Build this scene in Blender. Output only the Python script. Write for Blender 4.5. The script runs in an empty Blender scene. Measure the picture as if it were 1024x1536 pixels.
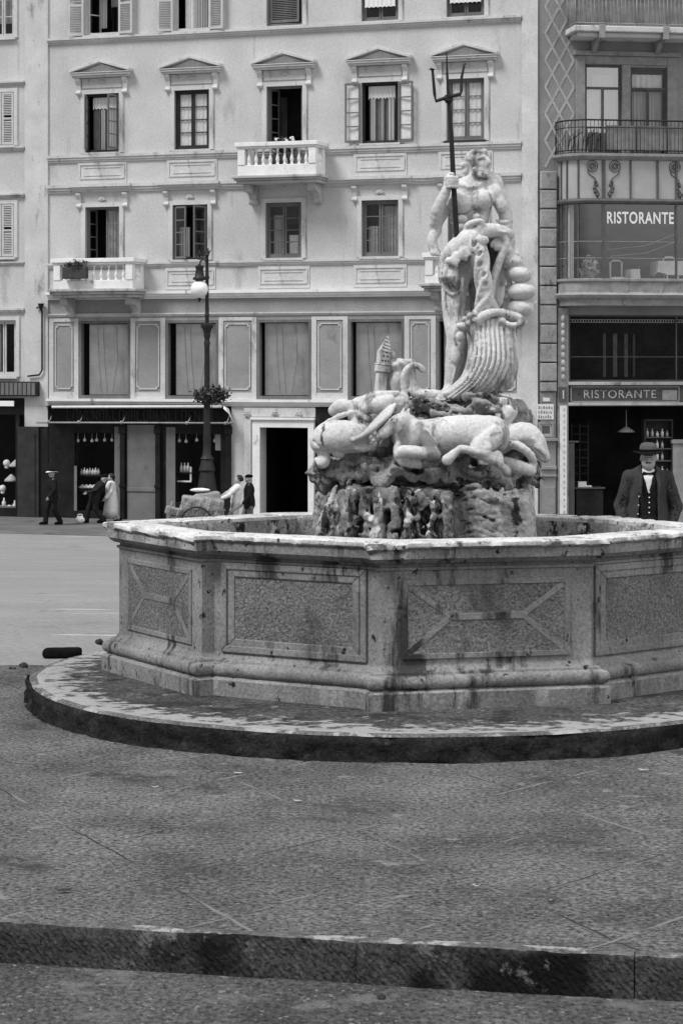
EXPO=0.5
import bpy, bmesh, math, random
import numpy as np
from mathutils import Vector, Matrix
random.seed(7)
R = math.radians
scene = bpy.context.scene
COL = scene.collection
CAMZ, F, HY, CX = 2.6, 3400.0, 552.0, 512.0     # eye height (m), focal length (px of the 1024 px wide photograph), horizon row, centre column

def at(px, py, Y):
    return Vector(((px-CX)/F*Y, Y, CAMZ-(py-HY)/F*Y))

# ---------------------------------------------------------------- scene graph helpers
def tag(o, label=None, cat=None, group=None, kind=None):
    if label: o['label'] = label
    if cat: o['category'] = cat
    if group: o['group'] = group
    if kind: o['kind'] = kind
    return o
def empty(name, loc=(0, 0, 0), rz=0.0, parent=None):
    o = bpy.data.objects.new(name, None); COL.objects.link(o)
    o.empty_display_size = .2
    o.location = loc; o.rotation_euler = (0, 0, rz)
    if parent: o.parent = parent
    return o
def link(name, me, m, parent=None, smooth=False, loc=None, rz=0.0):
    o = bpy.data.objects.new(name, me); COL.objects.link(o)
    if m is not None:
        for x in (m if isinstance(m, (list, tuple)) else [m]): me.materials.append(x)
    if smooth: me.polygons.foreach_set('use_smooth', [True]*len(me.polygons))
    if parent: o.parent = parent
    if loc is not None: o.location = loc
    if rz: o.rotation_euler = (0, 0, rz)
    return o
def copy_tree(o, parent=None):
    c = o.copy(); COL.objects.link(c)
    if parent: c.parent = parent
    for ch in list(o.children): copy_tree(ch, c)
    return c
def bevel(o, w, seg=2):
    b = o.modifiers.new('bevel', 'BEVEL'); b.width = w; b.segments = seg; b.limit_method = 'ANGLE'; b.angle_limit = R(40)
    return o

class MB:
    def __init__(s): s.v = []; s.f = []; s.mi = []; s.cur = 0
    def add(s, vs, fs):
        n = len(s.v); s.v += [tuple(p) for p in vs]
        for f in fs: s.f.append([i+n for i in f]); s.mi.append(s.cur)
        return s
    def box(s, x0, x1, y0, y1, z0, z1):
        if x0 > x1: x0, x1 = x1, x0
        if y0 > y1: y0, y1 = y1, y0
        if z0 > z1: z0, z1 = z1, z0
        vs = [(x0,y0,z0),(x1,y0,z0),(x1,y1,z0),(x0,y1,z0),(x0,y0,z1),(x1,y0,z1),(x1,y1,z1),(x0,y1,z1)]
        return s.add(vs, [(0,3,2,1),(4,5,6,7),(0,1,5,4),(1,2,6,5),(2,3,7,6),(3,0,4,7)])
    def obox(s, c, ax, ay, az):       # box from centre and three half-axis vectors
        c, ax, ay, az = map(Vector, (c, ax, ay, az))
        vs = [c+sx*ax+sy*ay+sz*az for sz in (-1,1) for sx, sy in ((-1,-1),(1,-1),(1,1),(-1,1))]
        return s.add(vs, [(0,3,2,1),(4,5,6,7),(0,1,5,4),(1,2,6,5),(2,3,7,6),(3,0,4,7)])
    def bar(s, a, b, w, d):           # rectangular bar between two points
        a, b = Vector(a), Vector(b); t = (b-a); L = t.length; t.normalize()
        u = t.cross(Vector((0,1,0)));
        if u.length < 1e-3: u = t.cross(Vector((1,0,0)))
        u.normalize(); n = t.cross(u)
        return s.obox((a+b)/2, t*(L/2), u*(w/2), n*(d/2))
    def prism(s, poly, y0, y1):       # polygon in x,z extruded along y
        n = len(poly)
        vs = [(x, y0, z) for x, z in poly]+[(x, y1, z) for x, z in poly]
        fs = [tuple(range(n)), tuple(range(2*n-1, n-1, -1))]
        fs += [(i, i+n, (i+1) % n+n, (i+1) % n) for i in range(n)]
        return s.add(vs, fs)
    def prism_x(s, poly, x0, x1):     # polygon in y,z extruded along x
        n = len(poly)
        vs = [(x0, y, z) for y, z in poly]+[(x1, y, z) for y, z in poly]
        fs = [tuple(range(n-1, -1, -1)), tuple(range(n, 2*n))]
        fs += [(i, (i+1) % n, (i+1) % n+n, i+n) for i in range(n)]
        return s.add(vs, fs)
    def tube(s, pts, r, n=8, cap=True):
        pts = [Vector(p) for p in pts]
        rs = r if isinstance(r, (list, tuple)) else [r]*len(pts)
        vs = []; ref = Vector((0,0,1))
        t0 = (pts[1]-pts[0]).normalized()
        if abs(t0.dot(ref)) > .9: ref = Vector((0,1,0))
        u = t0.cross(ref).normalized()
        for i, p in enumerate(pts):
            t = (pts[min(i+1, len(pts)-1)]-pts[max(i-1, 0)]).normalized()
            u = (u-t*u.dot(t)).normalized(); w = t.cross(u)
            for k in range(n):
                a = 2*math.pi*k/n
                vs.append(p+(u*math.cos(a)+w*math.sin(a))*rs[i])
        fs = []
        for i in range(len(pts)-1):
            for k in range(n):
                k2 = (k+1) % n
                fs.append((i*n+k, i*n+k2, (i+1)*n+k2, (i+1)*n+k))
        if cap: fs += [tuple(range(n-1, -1, -1)), tuple(range((len(pts)-1)*n, len(pts)*n))]
        return s.add(vs, fs)
    def lathe(s, prof, c=(0,0,0), n=20, a0=0, sx=1.0):
        vs = []; fs = []
        for r, z in prof:
            for k in range(n):
                a = a0+2*math.pi*k/n
                vs.append((c[0]+r*sx*math.cos(a), c[1]+r*math.sin(a), c[2]+z))
        for i in range(len(prof)-1):
            for k in range(n):
                k2 = (k+1) % n
                fs.append((i*n+k, i*n+k2, (i+1)*n+k2, (i+1)*n+k))
        fs += [tuple(range(n-1, -1, -1)), tuple(range((len(prof)-1)*n, len(prof)*n))]
        return s.add(vs, fs)
    def ball(s, c, r, n=12, m=8, sz=1.0):
        prof = [(max(r*math.sin(math.pi*i/m), .0005), -r*sz*math.cos(math.pi*i/m)) for i in range(m+1)]
        return s.lathe(prof, c, n)
    def mesh(s, name):
        me = bpy.data.meshes.new(name); me.from_pydata(s.v, [], s.f); 
        if any(s.mi): me.polygons.foreach_set('material_index', s.mi)
        me.update(); return me
    def build(s, name, m, parent=None, smooth=False, loc=None, rz=0.0):
        return link(name, s.mesh(name), m, parent, smooth, loc, rz)

# ---------------------------------------------------------------- materials (all grey: a black and white photograph)
def mat(name, g, rough=.8, var=.12, scale=4.0, fine=.10, fscale=70.0, stain=None, bump=.15, bscale=40.0, stretch=(1,1,1), spec=.3, metal=0.0, speck=None, coord='Object', stain2=None, bdist=.02):
    """g base grey; var large cloudy variation; fine grain; stain=(grey, noise scale, threshold, softness, vertical squeeze); speck=(grey, scale, threshold)"""
    m = bpy.data.materials.new(name); m.use_nodes = True
    nt = m.node_tree; N = nt.nodes; L = nt.links; N.clear()
    out = N.new('ShaderNodeOutputMaterial'); b = N.new('ShaderNodeBsdfPrincipled')
    L.new(b.outputs[0], out.inputs[0])
    b.inputs['Roughness'].default_value = rough; b.inputs['Metallic'].default_value = metal
    b.inputs['Specular IOR Level'].default_value = spec
    tc = N.new('ShaderNodeTexCoord'); mp = N.new('ShaderNodeMapping'); mp.inputs['Scale'].default_value = stretch
    L.new(tc.outputs[coord], mp.inputs[0]); vec = mp.outputs[0]
    def noise(sc, det=5, rg=.6, v=None):
        n = N.new('ShaderNodeTexNoise'); n.inputs['Scale'].default_value = sc; n.inputs['Detail'].default_value = det; n.inputs['Roughness'].default_value = rg
        L.new(v or vec, n.inputs['Vector']); return n.outputs['Fac']
    def mth(op, a, c, clamp=False):
        n = N.new('ShaderNodeMath'); n.operation = op; n.use_clamp = clamp
        for i, x in enumerate((a, c)):
            if isinstance(x, (int, float)): n.inputs[i].default_value = x
            else: L.new(x, n.inputs[i])
        return n.outputs[0]
    def lerp(a, c, f):
        n = N.new('ShaderNodeMix'); n.data_type = 'FLOAT'
        for s_, x in zip((2, 3, 0), (a, c, f)):
            if isinstance(x, (int, float)): n.inputs[s_].default_value = x
            else: L.new(x, n.inputs[s_])
        return n.outputs[0]
    def rng(x, a, c, smooth=True):
        n = N.new('ShaderNodeMapRange'); n.interpolation_type = 'SMOOTHSTEP'
        n.inputs[1].default_value = a; n.inputs[2].default_value = c
        L.new(x, n.inputs[0]); return n.outputs[0]
    val = mth('MULTIPLY', mth('MAXIMUM', mth('ADD', 1.0-var*3, mth('MULTIPLY', noise(scale, 6), 6*var)), .25), g)
    if fine: val = mth('MULTIPLY', val, mth('MAXIMUM', mth('ADD', 1.0-fine*3, mth('MULTIPLY', noise(fscale, 3, .7), 6*fine)), .15))
    for st in (stain, stain2):
        if st:
            sg, ss, th, sf, vq = st
            m2 = N.new('ShaderNodeMapping'); m2.inputs['Scale'].default_value = (1, 1, vq); m2.inputs['Location'].default_value = (3.7*ss, 1.3, .7)
            L.new(tc.outputs[coord], m2.inputs[0])
            f = rng(noise(ss, 8, .68, m2.outputs[0]), th, th+sf)
            val = lerp(val, mth('MULTIPLY', mth('ADD', .6, mth('MULTIPLY', noise(fscale*.6, 3), .8)), sg), f)
    if speck:
        f = rng(noise(speck[1], 2, .5), speck[2], speck[2]+.04)
        val = lerp(val, speck[0], f)
    val = mth('MAXIMUM', val, .004)
    cc = N.new('ShaderNodeCombineColor')
    for i in range(3): L.new(val, cc.inputs[i])
    L.new(cc.outputs[0], b.inputs['Base Color'])
    if bump:
        bn = N.new('ShaderNodeBump'); bn.inputs['Strength'].default_value = bump; bn.inputs['Distance'].default_value = bdist
        L.new(mth('ADD', noise(bscale, 6, .65), mth('MULTIPLY', noise(bscale*.2, 4), .8)), bn.inputs['Height']); L.new(bn.outputs[0], b.inputs['Normal'])
    m['nt'] = 1
    return m

def glass_mat(name, refl=.12, tint=.9, rough=.02, k=.7):
    m = bpy.data.materials.new(name); m.use_nodes = True
    nt = m.node_tree; N = nt.nodes; L = nt.links; N.clear()
    out = N.new('ShaderNodeOutputMaterial'); mix = N.new('ShaderNodeMixShader')
    t = N.new('ShaderNodeBsdfTransparent'); t.inputs[0].default_value = (tint, tint, tint, 1)
    gl = N.new('ShaderNodeBsdfGlossy'); gl.inputs[0].default_value = (.9, .9, .9, 1); gl.inputs['Roughness'].default_value = rough
    ma = N.new('ShaderNodeMath'); ma.operation = 'MULTIPLY_ADD'; ma.inputs[1].default_value = k; ma.inputs[2].default_value = refl; ma.use_clamp = True
    pw = N.new('ShaderNodeMath'); pw.operation = 'POWER'; pw.inputs[1].default_value = 3.0
    ab = N.new('ShaderNodeNewGeometry'); dp = N.new('ShaderNodeVectorMath'); dp.operation = 'DOT_PRODUCT'; L.new(ab.outputs['Normal'], dp.inputs[0]); L.new(ab.outputs['Incoming'], dp.inputs[1])
    aa = N.new('ShaderNodeMath'); aa.operation = 'ABSOLUTE'; L.new(dp.outputs['Value'], aa.inputs[0]); on = N.new('ShaderNodeMath'); on.operation = 'SUBTRACT'; on.inputs[0].default_value = 1.0; on.use_clamp = True; L.new(aa.outputs[0], on.inputs[1])
    L.new(on.outputs[0], pw.inputs[0]); L.new(pw.outputs[0], ma.inputs[0]); L.new(ma.outputs[0], mix.inputs[0])
    L.new(t.outputs[0], mix.inputs[1]); L.new(gl.outputs[0], mix.inputs[2]); L.new(mix.outputs[0], out.inputs[0])
    tc = N.new('ShaderNodeTexCoord'); n = N.new('ShaderNodeTexNoise'); n.inputs['Scale'].default_value = 2.2
    bn = N.new('ShaderNodeBump'); bn.inputs['Strength'].default_value = .06; bn.inputs['Distance'].default_value = .05
    L.new(tc.outputs['Object'], n.inputs['Vector']); L.new(n.outputs[0], bn.inputs['Height']); L.new(bn.outputs[0], gl.inputs['Normal'])
    return m

M = {}
M['stucco'] = mat('stucco', .52, .9, .11, .5, .10, 14, stain=(.33, .7, .56, .16, .4), stain2=(.36, 3.0, .59, .12, .10), bump=.15, bscale=20)
M['stucco_band'] = mat('stucco_band', .28, .9, .12, .9, .12, 16, stain=(.17, 1.3, .56, .16, .5), bump=.2, bscale=30)
M['trim'] = mat('trim_stone', .54, .85, .12, 1.2, .10, 20, stain=(.27, 2.0, .55, .15, .35), stain2=(.17, 5, .63, .08, .5), bump=.1, bscale=30)
M['trim_dark'] = mat('weathered_trim', .42, .85, .15, 1.5, .08, 25, stain=(.18, 2.4, .52, .18, .35), bump=.15)
M['white_stone'] = mat('white_stone', .76, .8, .10, 2, .08, 25, stain=(.3, 2.5, .59, .10, .4), stain2=(.2, 6, .66, .06, .6), bump=.1)
M['wood_dark'] = mat('dark_wood', .035, .7, .25, 3, .15, 40, bump=.1, spec=.15)
M['wood_mid'] = mat('grey_wood', .15, .75, .2, 3, .14, 40, bump=.1, stretch=(1, 1, .2), spec=.15)
M['shutter'] = mat('pale_shutter', .5, .7, .12, 3, .08, 40, stain=(.3, 4, .6, .1, .5), bump=.05)
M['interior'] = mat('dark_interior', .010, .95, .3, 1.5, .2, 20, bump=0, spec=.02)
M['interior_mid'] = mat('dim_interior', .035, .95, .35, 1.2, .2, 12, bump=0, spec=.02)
M['curtain'] = mat('curtain', .42, .9, .12, 5, .08, 60, bump=.1, stretch=(1, 1, .15))
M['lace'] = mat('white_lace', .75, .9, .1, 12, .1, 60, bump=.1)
M['blind'] = mat('slatted_blind', .64, .8, .16, 1.3, .10, 24, stain=(.4, 1.6, .55, .16, .25), bump=.1)
M['glass'] = glass_mat('window_glass', .05)
M['glass_bright'] = glass_mat('sky_glass', .42, .8)
M['shop_glass'] = glass_mat('shop_glass', .008, .96, k=.25)
M['iron'] = mat('dark_iron', .016, .55, .2, 6, .2, 50, bump=.1, spec=.3)
M['bronze'] = mat('dark_bronze', .018, .6, .2, 8, .2, 50, bump=.1, spec=.25)
M['globe'] = mat('opal_globe', .82, .35, .05, 6, .03, 30, stain=(.6, 6, .6, .1, 1), bump=0)
M['shop_dark'] = mat('black_shopfront', .014, .6, .35, 2, .25, 30, stain=(.035, 2.5, .58, .1, .4), bump=.08, spec=.12)
M['shop_grey'] = mat('grey_render', .17, .85, .12, 2, .12, 40, stain=(.1, 3, .6, .15, .5), bump=.2)
M['white_paint'] = mat('white_paint', .78, .5, .05, 4, .04, 30, bump=0)
M['sign_letter'] = mat('pale_letter', .46, .7, .2, 9, .2, 30, stain=(.16, 6, .54, .08, 1), bump=0)
M['sign_dim'] = mat('worn_letter', .05, .7, .3, 9, .2, 40, bump=0, spec=.1)
M['rust'] = mat('restaurant_render', .26, .9, .14, 1.3, .14, 20, stain=(.16, 1.5, .55, .2, .5), bump=.2)
M['rust_light'] = mat('diamond_band', .40, .9, .16, 2, .12, 24, stain=(.28, 2, .55, .15, .6), bump=.1)
M['rusticated'] = mat('rusticated_stone', .32, .9, .2, 2.5, .2, 18, stain=(.14, 3, .55, .12, .5), bump=.7, bscale=16)
M['frame_grey'] = mat('grey_frame', .26, .6, .18, 4, .12, 30, stain=(.13, 4, .57, .12, .4), bump=.08)
M['frame_dark'] = mat('dark_frame', .09, .6, .2, 4, .1, 40, bump=.08)
M['frost'] = mat('frosted_glass', .36, .25, .12, 1.2, .04, 40, bump=.03, spec=.6)
M['leaf'] = mat('leaves', .05, .6, .3, 6, .2, 40, bump=0)
M['petal'] = mat('petals', .6, .7, .1, 6, .1, 40, bump=0)
M['wicker'] = mat('wicker_box', .05, .8, .3, 10, .25, 50, bump=.3)
M['paper'] = mat('paper', .72, .8, .08, 6, .06, 40, stain=(.4, 5, .62, .1, 1), bump=.05)
M['cloth_dark'] = mat('dark_wool', .02, .95, .15, 8, .2, 120, bump=.3, bscale=90, spec=.05)
M['cloth_coat'] = mat('grey_wool_coat', .046, .95, .2, 6, .16, 90, bump=.4, bscale=60, spec=.05)
M['cloth_vest'] = mat('black_waistcoat', .016, .95, .2, 9, .25, 120, bump=.3, bscale=90, spec=.05)
M['cloth_mid'] = mat('grey_cloth', .16, .95, .2, 5, .15, 80, bump=.3, bscale=60, spec=.1)
M['cloth_white'] = mat('white_cloth', .66, .9, .08, 6, .05, 80, bump=.2, bscale=50, spec=.1)
M['felt'] = mat('grey_felt', .10, .95, .1, 8, .15, 120, bump=.1, spec=.05)
M['felt_dark'] = mat('black_felt', .008, .95, .1, 8, .15, 120, bump=.1, spec=.05)
M['skin'] = mat('skin', .35, .6, .08, 12, .05, 80, bump=.03)
M['hair'] = mat('dark_hair', .02, .6, .2, 20, .2, 100, bump=.2)
M['marble'] = mat('white_marble', .54, .8, .14, 3, .16, 45, stain=(.12, 3.2, .535, .10, .22), stain2=(.08, 9, .605, .06, .3), bump=.35, bscale=40)
M['marble_clean'] = mat('pale_marble', .56, .8, .14, 3, .16, 45, stain=(.17, 3.6, .545, .10, .20), stain2=(.10, 9, .62, .06, .25), bump=.35, bscale=40)
M['rock'] = mat('stained_rock', .25, .9, .3, 4, .3, 40, stain=(.03, 4.5, .53, .10, .6), stain2=(.50, 6.5, .59, .07, .6), bump=1.0, bscale=22, spec=.1)
M['rock_dark'] = mat('wet_rock', .14, .85, .3, 4, .2, 45, stain=(.025, 4.5, .47, .12, .4), stain2=(.4, 6, .63, .06, .7), bump=.6, bscale=25)
M['basin'] = mat('basin_stone', .21, .85, .24, 2.0, .26, 44, stain=(.045, 2.6, .52, .10, .16), stain2=(.02, 12, .605, .05, .7), bump=.5, bscale=32, spec=.12)
M['basin_panel'] = mat('stippled_stone', .195, .9, .2, 1.8, .5, 52, stain=(.09, 2.2, .52, .15, .5), bump=1.0, bscale=42, spec=.08, bdist=.03)
M['rim'] = mat('pale_rim_stone', .56, .85, .2, 4, .2, 36, stain=(.13, 5, .555, .07, .8), stain2=(.04, 12, .60, .05, 1), bump=.6, bscale=28, spec=.12)
M['water'] = mat('dark_water', .02, .08, .2, 2, 0, 30, bump=.05, bscale=6, spec=.5)

M['rock_blotch'] = mat('blotched_rock', .17, .9, .35, 4, .32, 40, stain=(.016, 4.6, .51, .08, .45), stain2=(.54, 5.6, .545, .07, .5), bump=1.0, bscale=22, spec=.1)
M['rock_wave'] = mat('rippled_rock', .42, .9, .25, 4, .25, 40, stain=(.05, 5, .56, .06, .6), stain2=(.03, 11, .62, .05, .6), bump=.8, bscale=25, spec=.1)
M['canvas'] = mat('pale_canvas', .27, .95, .25, 3, .15, 60, stain=(.1, 3, .55, .15, .3), bump=.3, bscale=40, spec=.1)

M['basin_inner'] = mat('mottled_inner_stone', .34, .9, .25, 3, .35, 40, stain=(.03, 5, .515, .07, .6), stain2=(.60, 8, .575, .05, .8), bump=.8, bscale=25, spec=.1)
# ---------------------------------------------------------------- carved and organic shapes: a distance field meshed with surface nets
def rotm(rx=0, ry=0, rz=0):
    return np.array(Matrix.Rotation(R(rz), 3, 'Z') @ Matrix.Rotation(R(ry), 3, 'Y') @ Matrix.Rotation(R(rx), 3, 'X'))
class Clay:
    def __init__(s, lo, hi, h):
        s.h = h; s.lo = np.array(lo, float); n = np.ceil((np.array(hi)-s.lo)/h).astype(int)+1
        s.n = n; s.d = np.full(n, .5, np.float32)
        s.ax = [s.lo[i]+h*np.arange(n[i]) for i in range(3)]
    def win(s, lo, hi):
        a = np.clip(np.floor((np.array(lo)-s.lo)/s.h).astype(int), 0, s.n); b = np.clip(np.ceil((np.array(hi)-s.lo)/s.h).astype(int)+1, 0, s.n)
        sl = tuple(slice(a[i], b[i]) for i in range(3))
        X = s.ax[0][sl[0]][:, None, None]; Y = s.ax[1][sl[1]][None, :, None]; Z = s.ax[2][sl[2]][None, None, :]
        return sl, X, Y, Z
    def put(s, sl, q, k, op):
        q = q.astype(np.float32); a = s.d[sl]
        if a.size == 0: return
        if op == '+':
            if k > 0: hh = np.maximum(k-np.abs(a-q), 0)/k; s.d[sl] = np.minimum(a, q)-hh*hh*k*.25
            else: s.d[sl] = np.minimum(a, q)
        elif op == '-':
            q = -q
            if k > 0: hh = np.maximum(k-np.abs(a-q), 0)/k; s.d[sl] = np.maximum(a, q)+hh*hh*k*.25
            else: s.d[sl] = np.maximum(a, q)
        elif op == '&': s.d[sl] = np.maximum(a, q)
    def cone(s, a, b, ra, rb=None, k=.02, op='+', flat=1.0):      # tapered capsule; flat<1 squashes it front to back
        rb = ra if rb is None else rb
        a = np.array(a, float); b = np.array(b, float); m = max(ra, rb)+k+3*s.h
        sl, X, Y, Z = s.win(np.minimum(a, b)-m, np.maximum(a, b)+m)
        ab = b-a; L2 = max(float(ab@ab), 1e-9)
        t = np.clip(((X-a[0])*ab[0]+(Y-a[1])*ab[1]+(Z-a[2])*ab[2])/L2, 0, 1)
        dy = (Y-a[1]-t*ab[1])/flat
        q = np.sqrt((X-a[0]-t*ab[0])**2+dy**2+(Z-a[2]-t*ab[2])**2)-(ra+(rb-ra)*t)
        s.put(sl, q, k, op); return s
    def chain(s, pts, rs, k=.02, op='+', flat=1.0, sub=3):
        P = [np.array(p, float) for p in pts]
        if not isinstance(rs, (list, tuple)): rs = [rs]*len(P)
        if len(P) > 2 and sub > 1:                                 # Catmull-Rom
            Q = []; Rr = []
            for i in range(len(P)-1):
                p0, p1, p2, p3 = P[max(i-1, 0)], P[i], P[i+1], P[min(i+2, len(P)-1)]
                for j in range(sub):
                    t = j/sub
                    Q.append(.5*((2*p1)+(p2-p0)*t+(2*p0-5*p1+4*p2-p3)*t*t+(3*p1-p0-3*p2+p3)*t**3)); Rr.append(rs[i]+(rs[i+1]-rs[i])*t)
            Q.append(P[-1]); Rr.append(rs[-1]); P, rs = Q, Rr
        for i in range(len(P)-1): s.cone(P[i], P[i+1], rs[i], rs[i+1], k, op, flat)
        return s
    def ell(s, c, r, rot=None, k=.02, op='+'):
        c = np.array(c, float); r = np.array([r]*3 if isinstance(r, (int, float)) else r, float); m = r.max()+k+3*s.h
        sl, X, Y, Z = s.win(c-m, c+m); x, y, z = X-c[0], Y-c[1], Z-c[2]
        if rot is not None: A = np.array(rot).T; x, y, z = (A[i, 0]*x+A[i, 1]*y+A[i, 2]*z for i in range(3))
        k0 = np.sqrt((x/r[0])**2+(y/r[1])**2+(z/r[2])**2); k1 = np.sqrt((x/r[0]**2)**2+(y/r[1]**2)**2+(z/r[2]**2)**2)
        s.put(sl, k0*(k0-1)/np.maximum(k1, 1e-6), k, op); return s
    def box(s, c, hf, rot=None, rd=.01, k=.02, op='+'):
        c = np.array(c, float); hf = np.array(hf, float); m = np.linalg.norm(hf)+k+3*s.h
        sl, X, Y, Z = s.win(c-m, c+m); x, y, z = X-c[0], Y-c[1], Z-c[2]
        if rot is not None: A = np.array(rot).T; x, y, z = (A[i, 0]*x+A[i, 1]*y+A[i, 2]*z for i in range(3))
        o = np.zeros(np.broadcast(x, y, z).shape); q = [np.abs(v+o)-(hf[i]-rd) for i, v in enumerate((x, y, z))]
        d = np.sqrt(sum(np.maximum(v, 0)**2 for v in q))+np.minimum(np.maximum(np.maximum(q[0], q[1]), q[2]), 0)-rd
        s.put(sl, d, k, op); return s
    def rough(s, amp, size, seed=1, stretch=(1, 1, 1), ridge=False):            # add lattice noise to the field
        rg = np.random.RandomState(seed); st = np.array(stretch)*size
        n = np.ceil(s.n*s.h/st).astype(int)+3; g = rg.uniform(-1, 1, n).astype(np.float32)
        idx = []
        for i in range(3):
            t = np.arange(s.n[i])*s.h/st[i]; j = np.floor(t).astype(int); f = (t-j); f = f*f*(3-2*f); idx.append((j, f.astype(np.float32)))
        (jx, fx), (jy, fy), (jz, fz) = idx
        a = g[jx]*(1-fx)[:, None, None]+g[jx+1]*fx[:, None, None]
        a = a[:, jy]*(1-fy)[None, :, None]+a[:, jy+1]*fy[None, :, None]
        a = a[:, :, jz]*(1-fz)[None, None]+a[:, :, jz+1]*fz[None, None]
        s.d += amp*(1.6*(.35-np.abs(a)) if ridge else a); return s
    def mesh(s, name):
        d = s.d; h = s.h
        d[0] = np.maximum(d[0], .001); d[-1] = np.maximum(d[-1], .001); d[:, 0] = np.maximum(d[:, 0], .001); d[:, -1] = np.maximum(d[:, -1], .001); d[:, :, 0] = np.maximum(d[:, :, 0], .001); d[:, :, -1] = np.maximum(d[:, :, -1], .001)
        ins = d < 0; n = np.array(d.shape)-1
        c8 = [ins[i:i+n[0], j:j+n[1], l:l+n[2]] for i in (0, 1) for j in (0, 1) for l in (0, 1)]
        cnt = sum(c.astype(np.int8) for c in c8); act = (cnt > 0) & (cnt < 8)
        ci = np.argwhere(act); ids = np.full(act.shape, -1, np.int32); ids[act] = np.arange(len(ci))
        acc = np.zeros((len(ci), 3)); w = np.zeros(len(ci))
        corners = [(i, j, l) for i in (0, 1) for j in (0, 1) for l in (0, 1)]
        for a in corners:
            for ax in range(3):
                if a[ax]: continue
                b = list(a); b[ax] = 1
                va = d[ci[:, 0]+a[0], ci[:, 1]+a[1], ci[:, 2]+a[2]]; vb = d[ci[:, 0]+b[0], ci[:, 1]+b[1], ci[:, 2]+b[2]]
                x = (va < 0) != (vb < 0); t = va/np.where(x, va-vb, 1)
                p = np.array(a, float)[None]+0*acc; p[:, ax] += t
                acc[x] += p[x]; w[x] += 1
        vs = (ci+acc/w[:, None])*h+s.lo
        fs = []
        for ax in range(3):
            b, c = (ax+1) % 3, (ax+2) % 3
            sl0 = [slice(None)]*3; sl1 = [slice(None)]*3; sl0[ax] = slice(0, -1); sl1[ax] = slice(1, None)
            A = ins[tuple(sl0)]; B = ins[tuple(sl1)]
            e = np.argwhere(A != B); e = e[(e[:, b] > 0) & (e[:, c] > 0) & (e[:, b] < d.shape[b]-1) & (e[:, c] < d.shape[c]-1)]
            fl = A[e[:, 0], e[:, 1], e[:, 2]]
            def g(db, dc):
                q = e.copy(); q[:, b] -= db; q[:, c] -= dc; return ids[q[:, 0], q[:, 1], q[:, 2]]
            q = np.stack([g(1, 1), g(0, 1), g(0, 0), g(1, 0)], 1)
            q[~fl] = q[~fl][:, ::-1]; fs.append(q)
        fs = np.concatenate(fs).astype(np.int32)
        me = bpy.data.meshes.new(name)
        me.vertices.add(len(vs)); me.vertices.foreach_set('co', vs.astype(np.float32).ravel())
        me.loops.add(len(fs)*4); me.loops.foreach_set('vertex_index', fs.ravel())
        me.polygons.add(len(fs)); me.polygons.foreach_set('loop_start', np.arange(0, len(fs)*4, 4, dtype=np.int32))
        me.update(calc_edges=True); me.validate()
        me.polygons.foreach_set('use_smooth', np.ones(len(fs), bool))
        return me
    def build(s, name, m, parent=None, loc=None, rz=0.0):
        return link(name, s.mesh(name), m, parent, False, loc, rz)
# ---------------------------------------------------------------- sky, sun, camera
from mathutils import noise as mn
SUN_EL, SUN_AZ = 54.0, -58.0          # the light comes over the viewer's left shoulder, high, through thin cloud
w = bpy.data.worlds.new('World'); scene.world = w; w.use_nodes = True
nt = w.node_tree; bg = nt.nodes['Background']
sky = nt.nodes.new('ShaderNodeTexSky'); sky.sky_type = 'NISHITA'; sky.sun_disc = False
sky.sun_elevation = R(SUN_EL); sky.sun_rotation = R(180+SUN_AZ); sky.dust_density = 3.0; sky.altitude = 50
bw = nt.nodes.new('ShaderNodeRGBToBW'); nt.links.new(sky.outputs[0], bw.inputs[0]); nt.links.new(bw.outputs[0], bg.inputs[0])
bg.inputs[1].default_value = .115
sl = bpy.data.lights.new('overcast_sun', 'SUN'); sl.energy = 2.45; sl.angle = R(20); sl.color = (1, 1, 1)
so = bpy.data.objects.new('overcast_sun', sl); COL.objects.link(so)
az = R(SUN_AZ); el = R(SUN_EL)
sdir = Vector((math.sin(az)*math.cos(el), -math.cos(az)*math.cos(el), math.sin(el)))   # towards the sun
so.rotation_euler = sdir.to_track_quat('Z', 'Y').to_euler(); so.location = (0, 0, 30)
cam = bpy.data.cameras.new('camera'); co = bpy.data.objects.new('camera', cam); COL.objects.link(co)
co.location = (0, 0, CAMZ); co.rotation_euler = (R(90), 0, 0)
cam.sensor_fit = 'HORIZONTAL'; cam.sensor_width = 36; cam.lens = F/1024*36; cam.shift_y = -(768-HY)/1024
cam.clip_end = 2000; cam.clip_start = .1
scene.camera = co
scene.view_settings.view_transform = 'Standard'; scene.view_settings.look = 'None'; scene.view_settings.exposure = EXPO; scene.view_settings.gamma = 1

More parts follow.
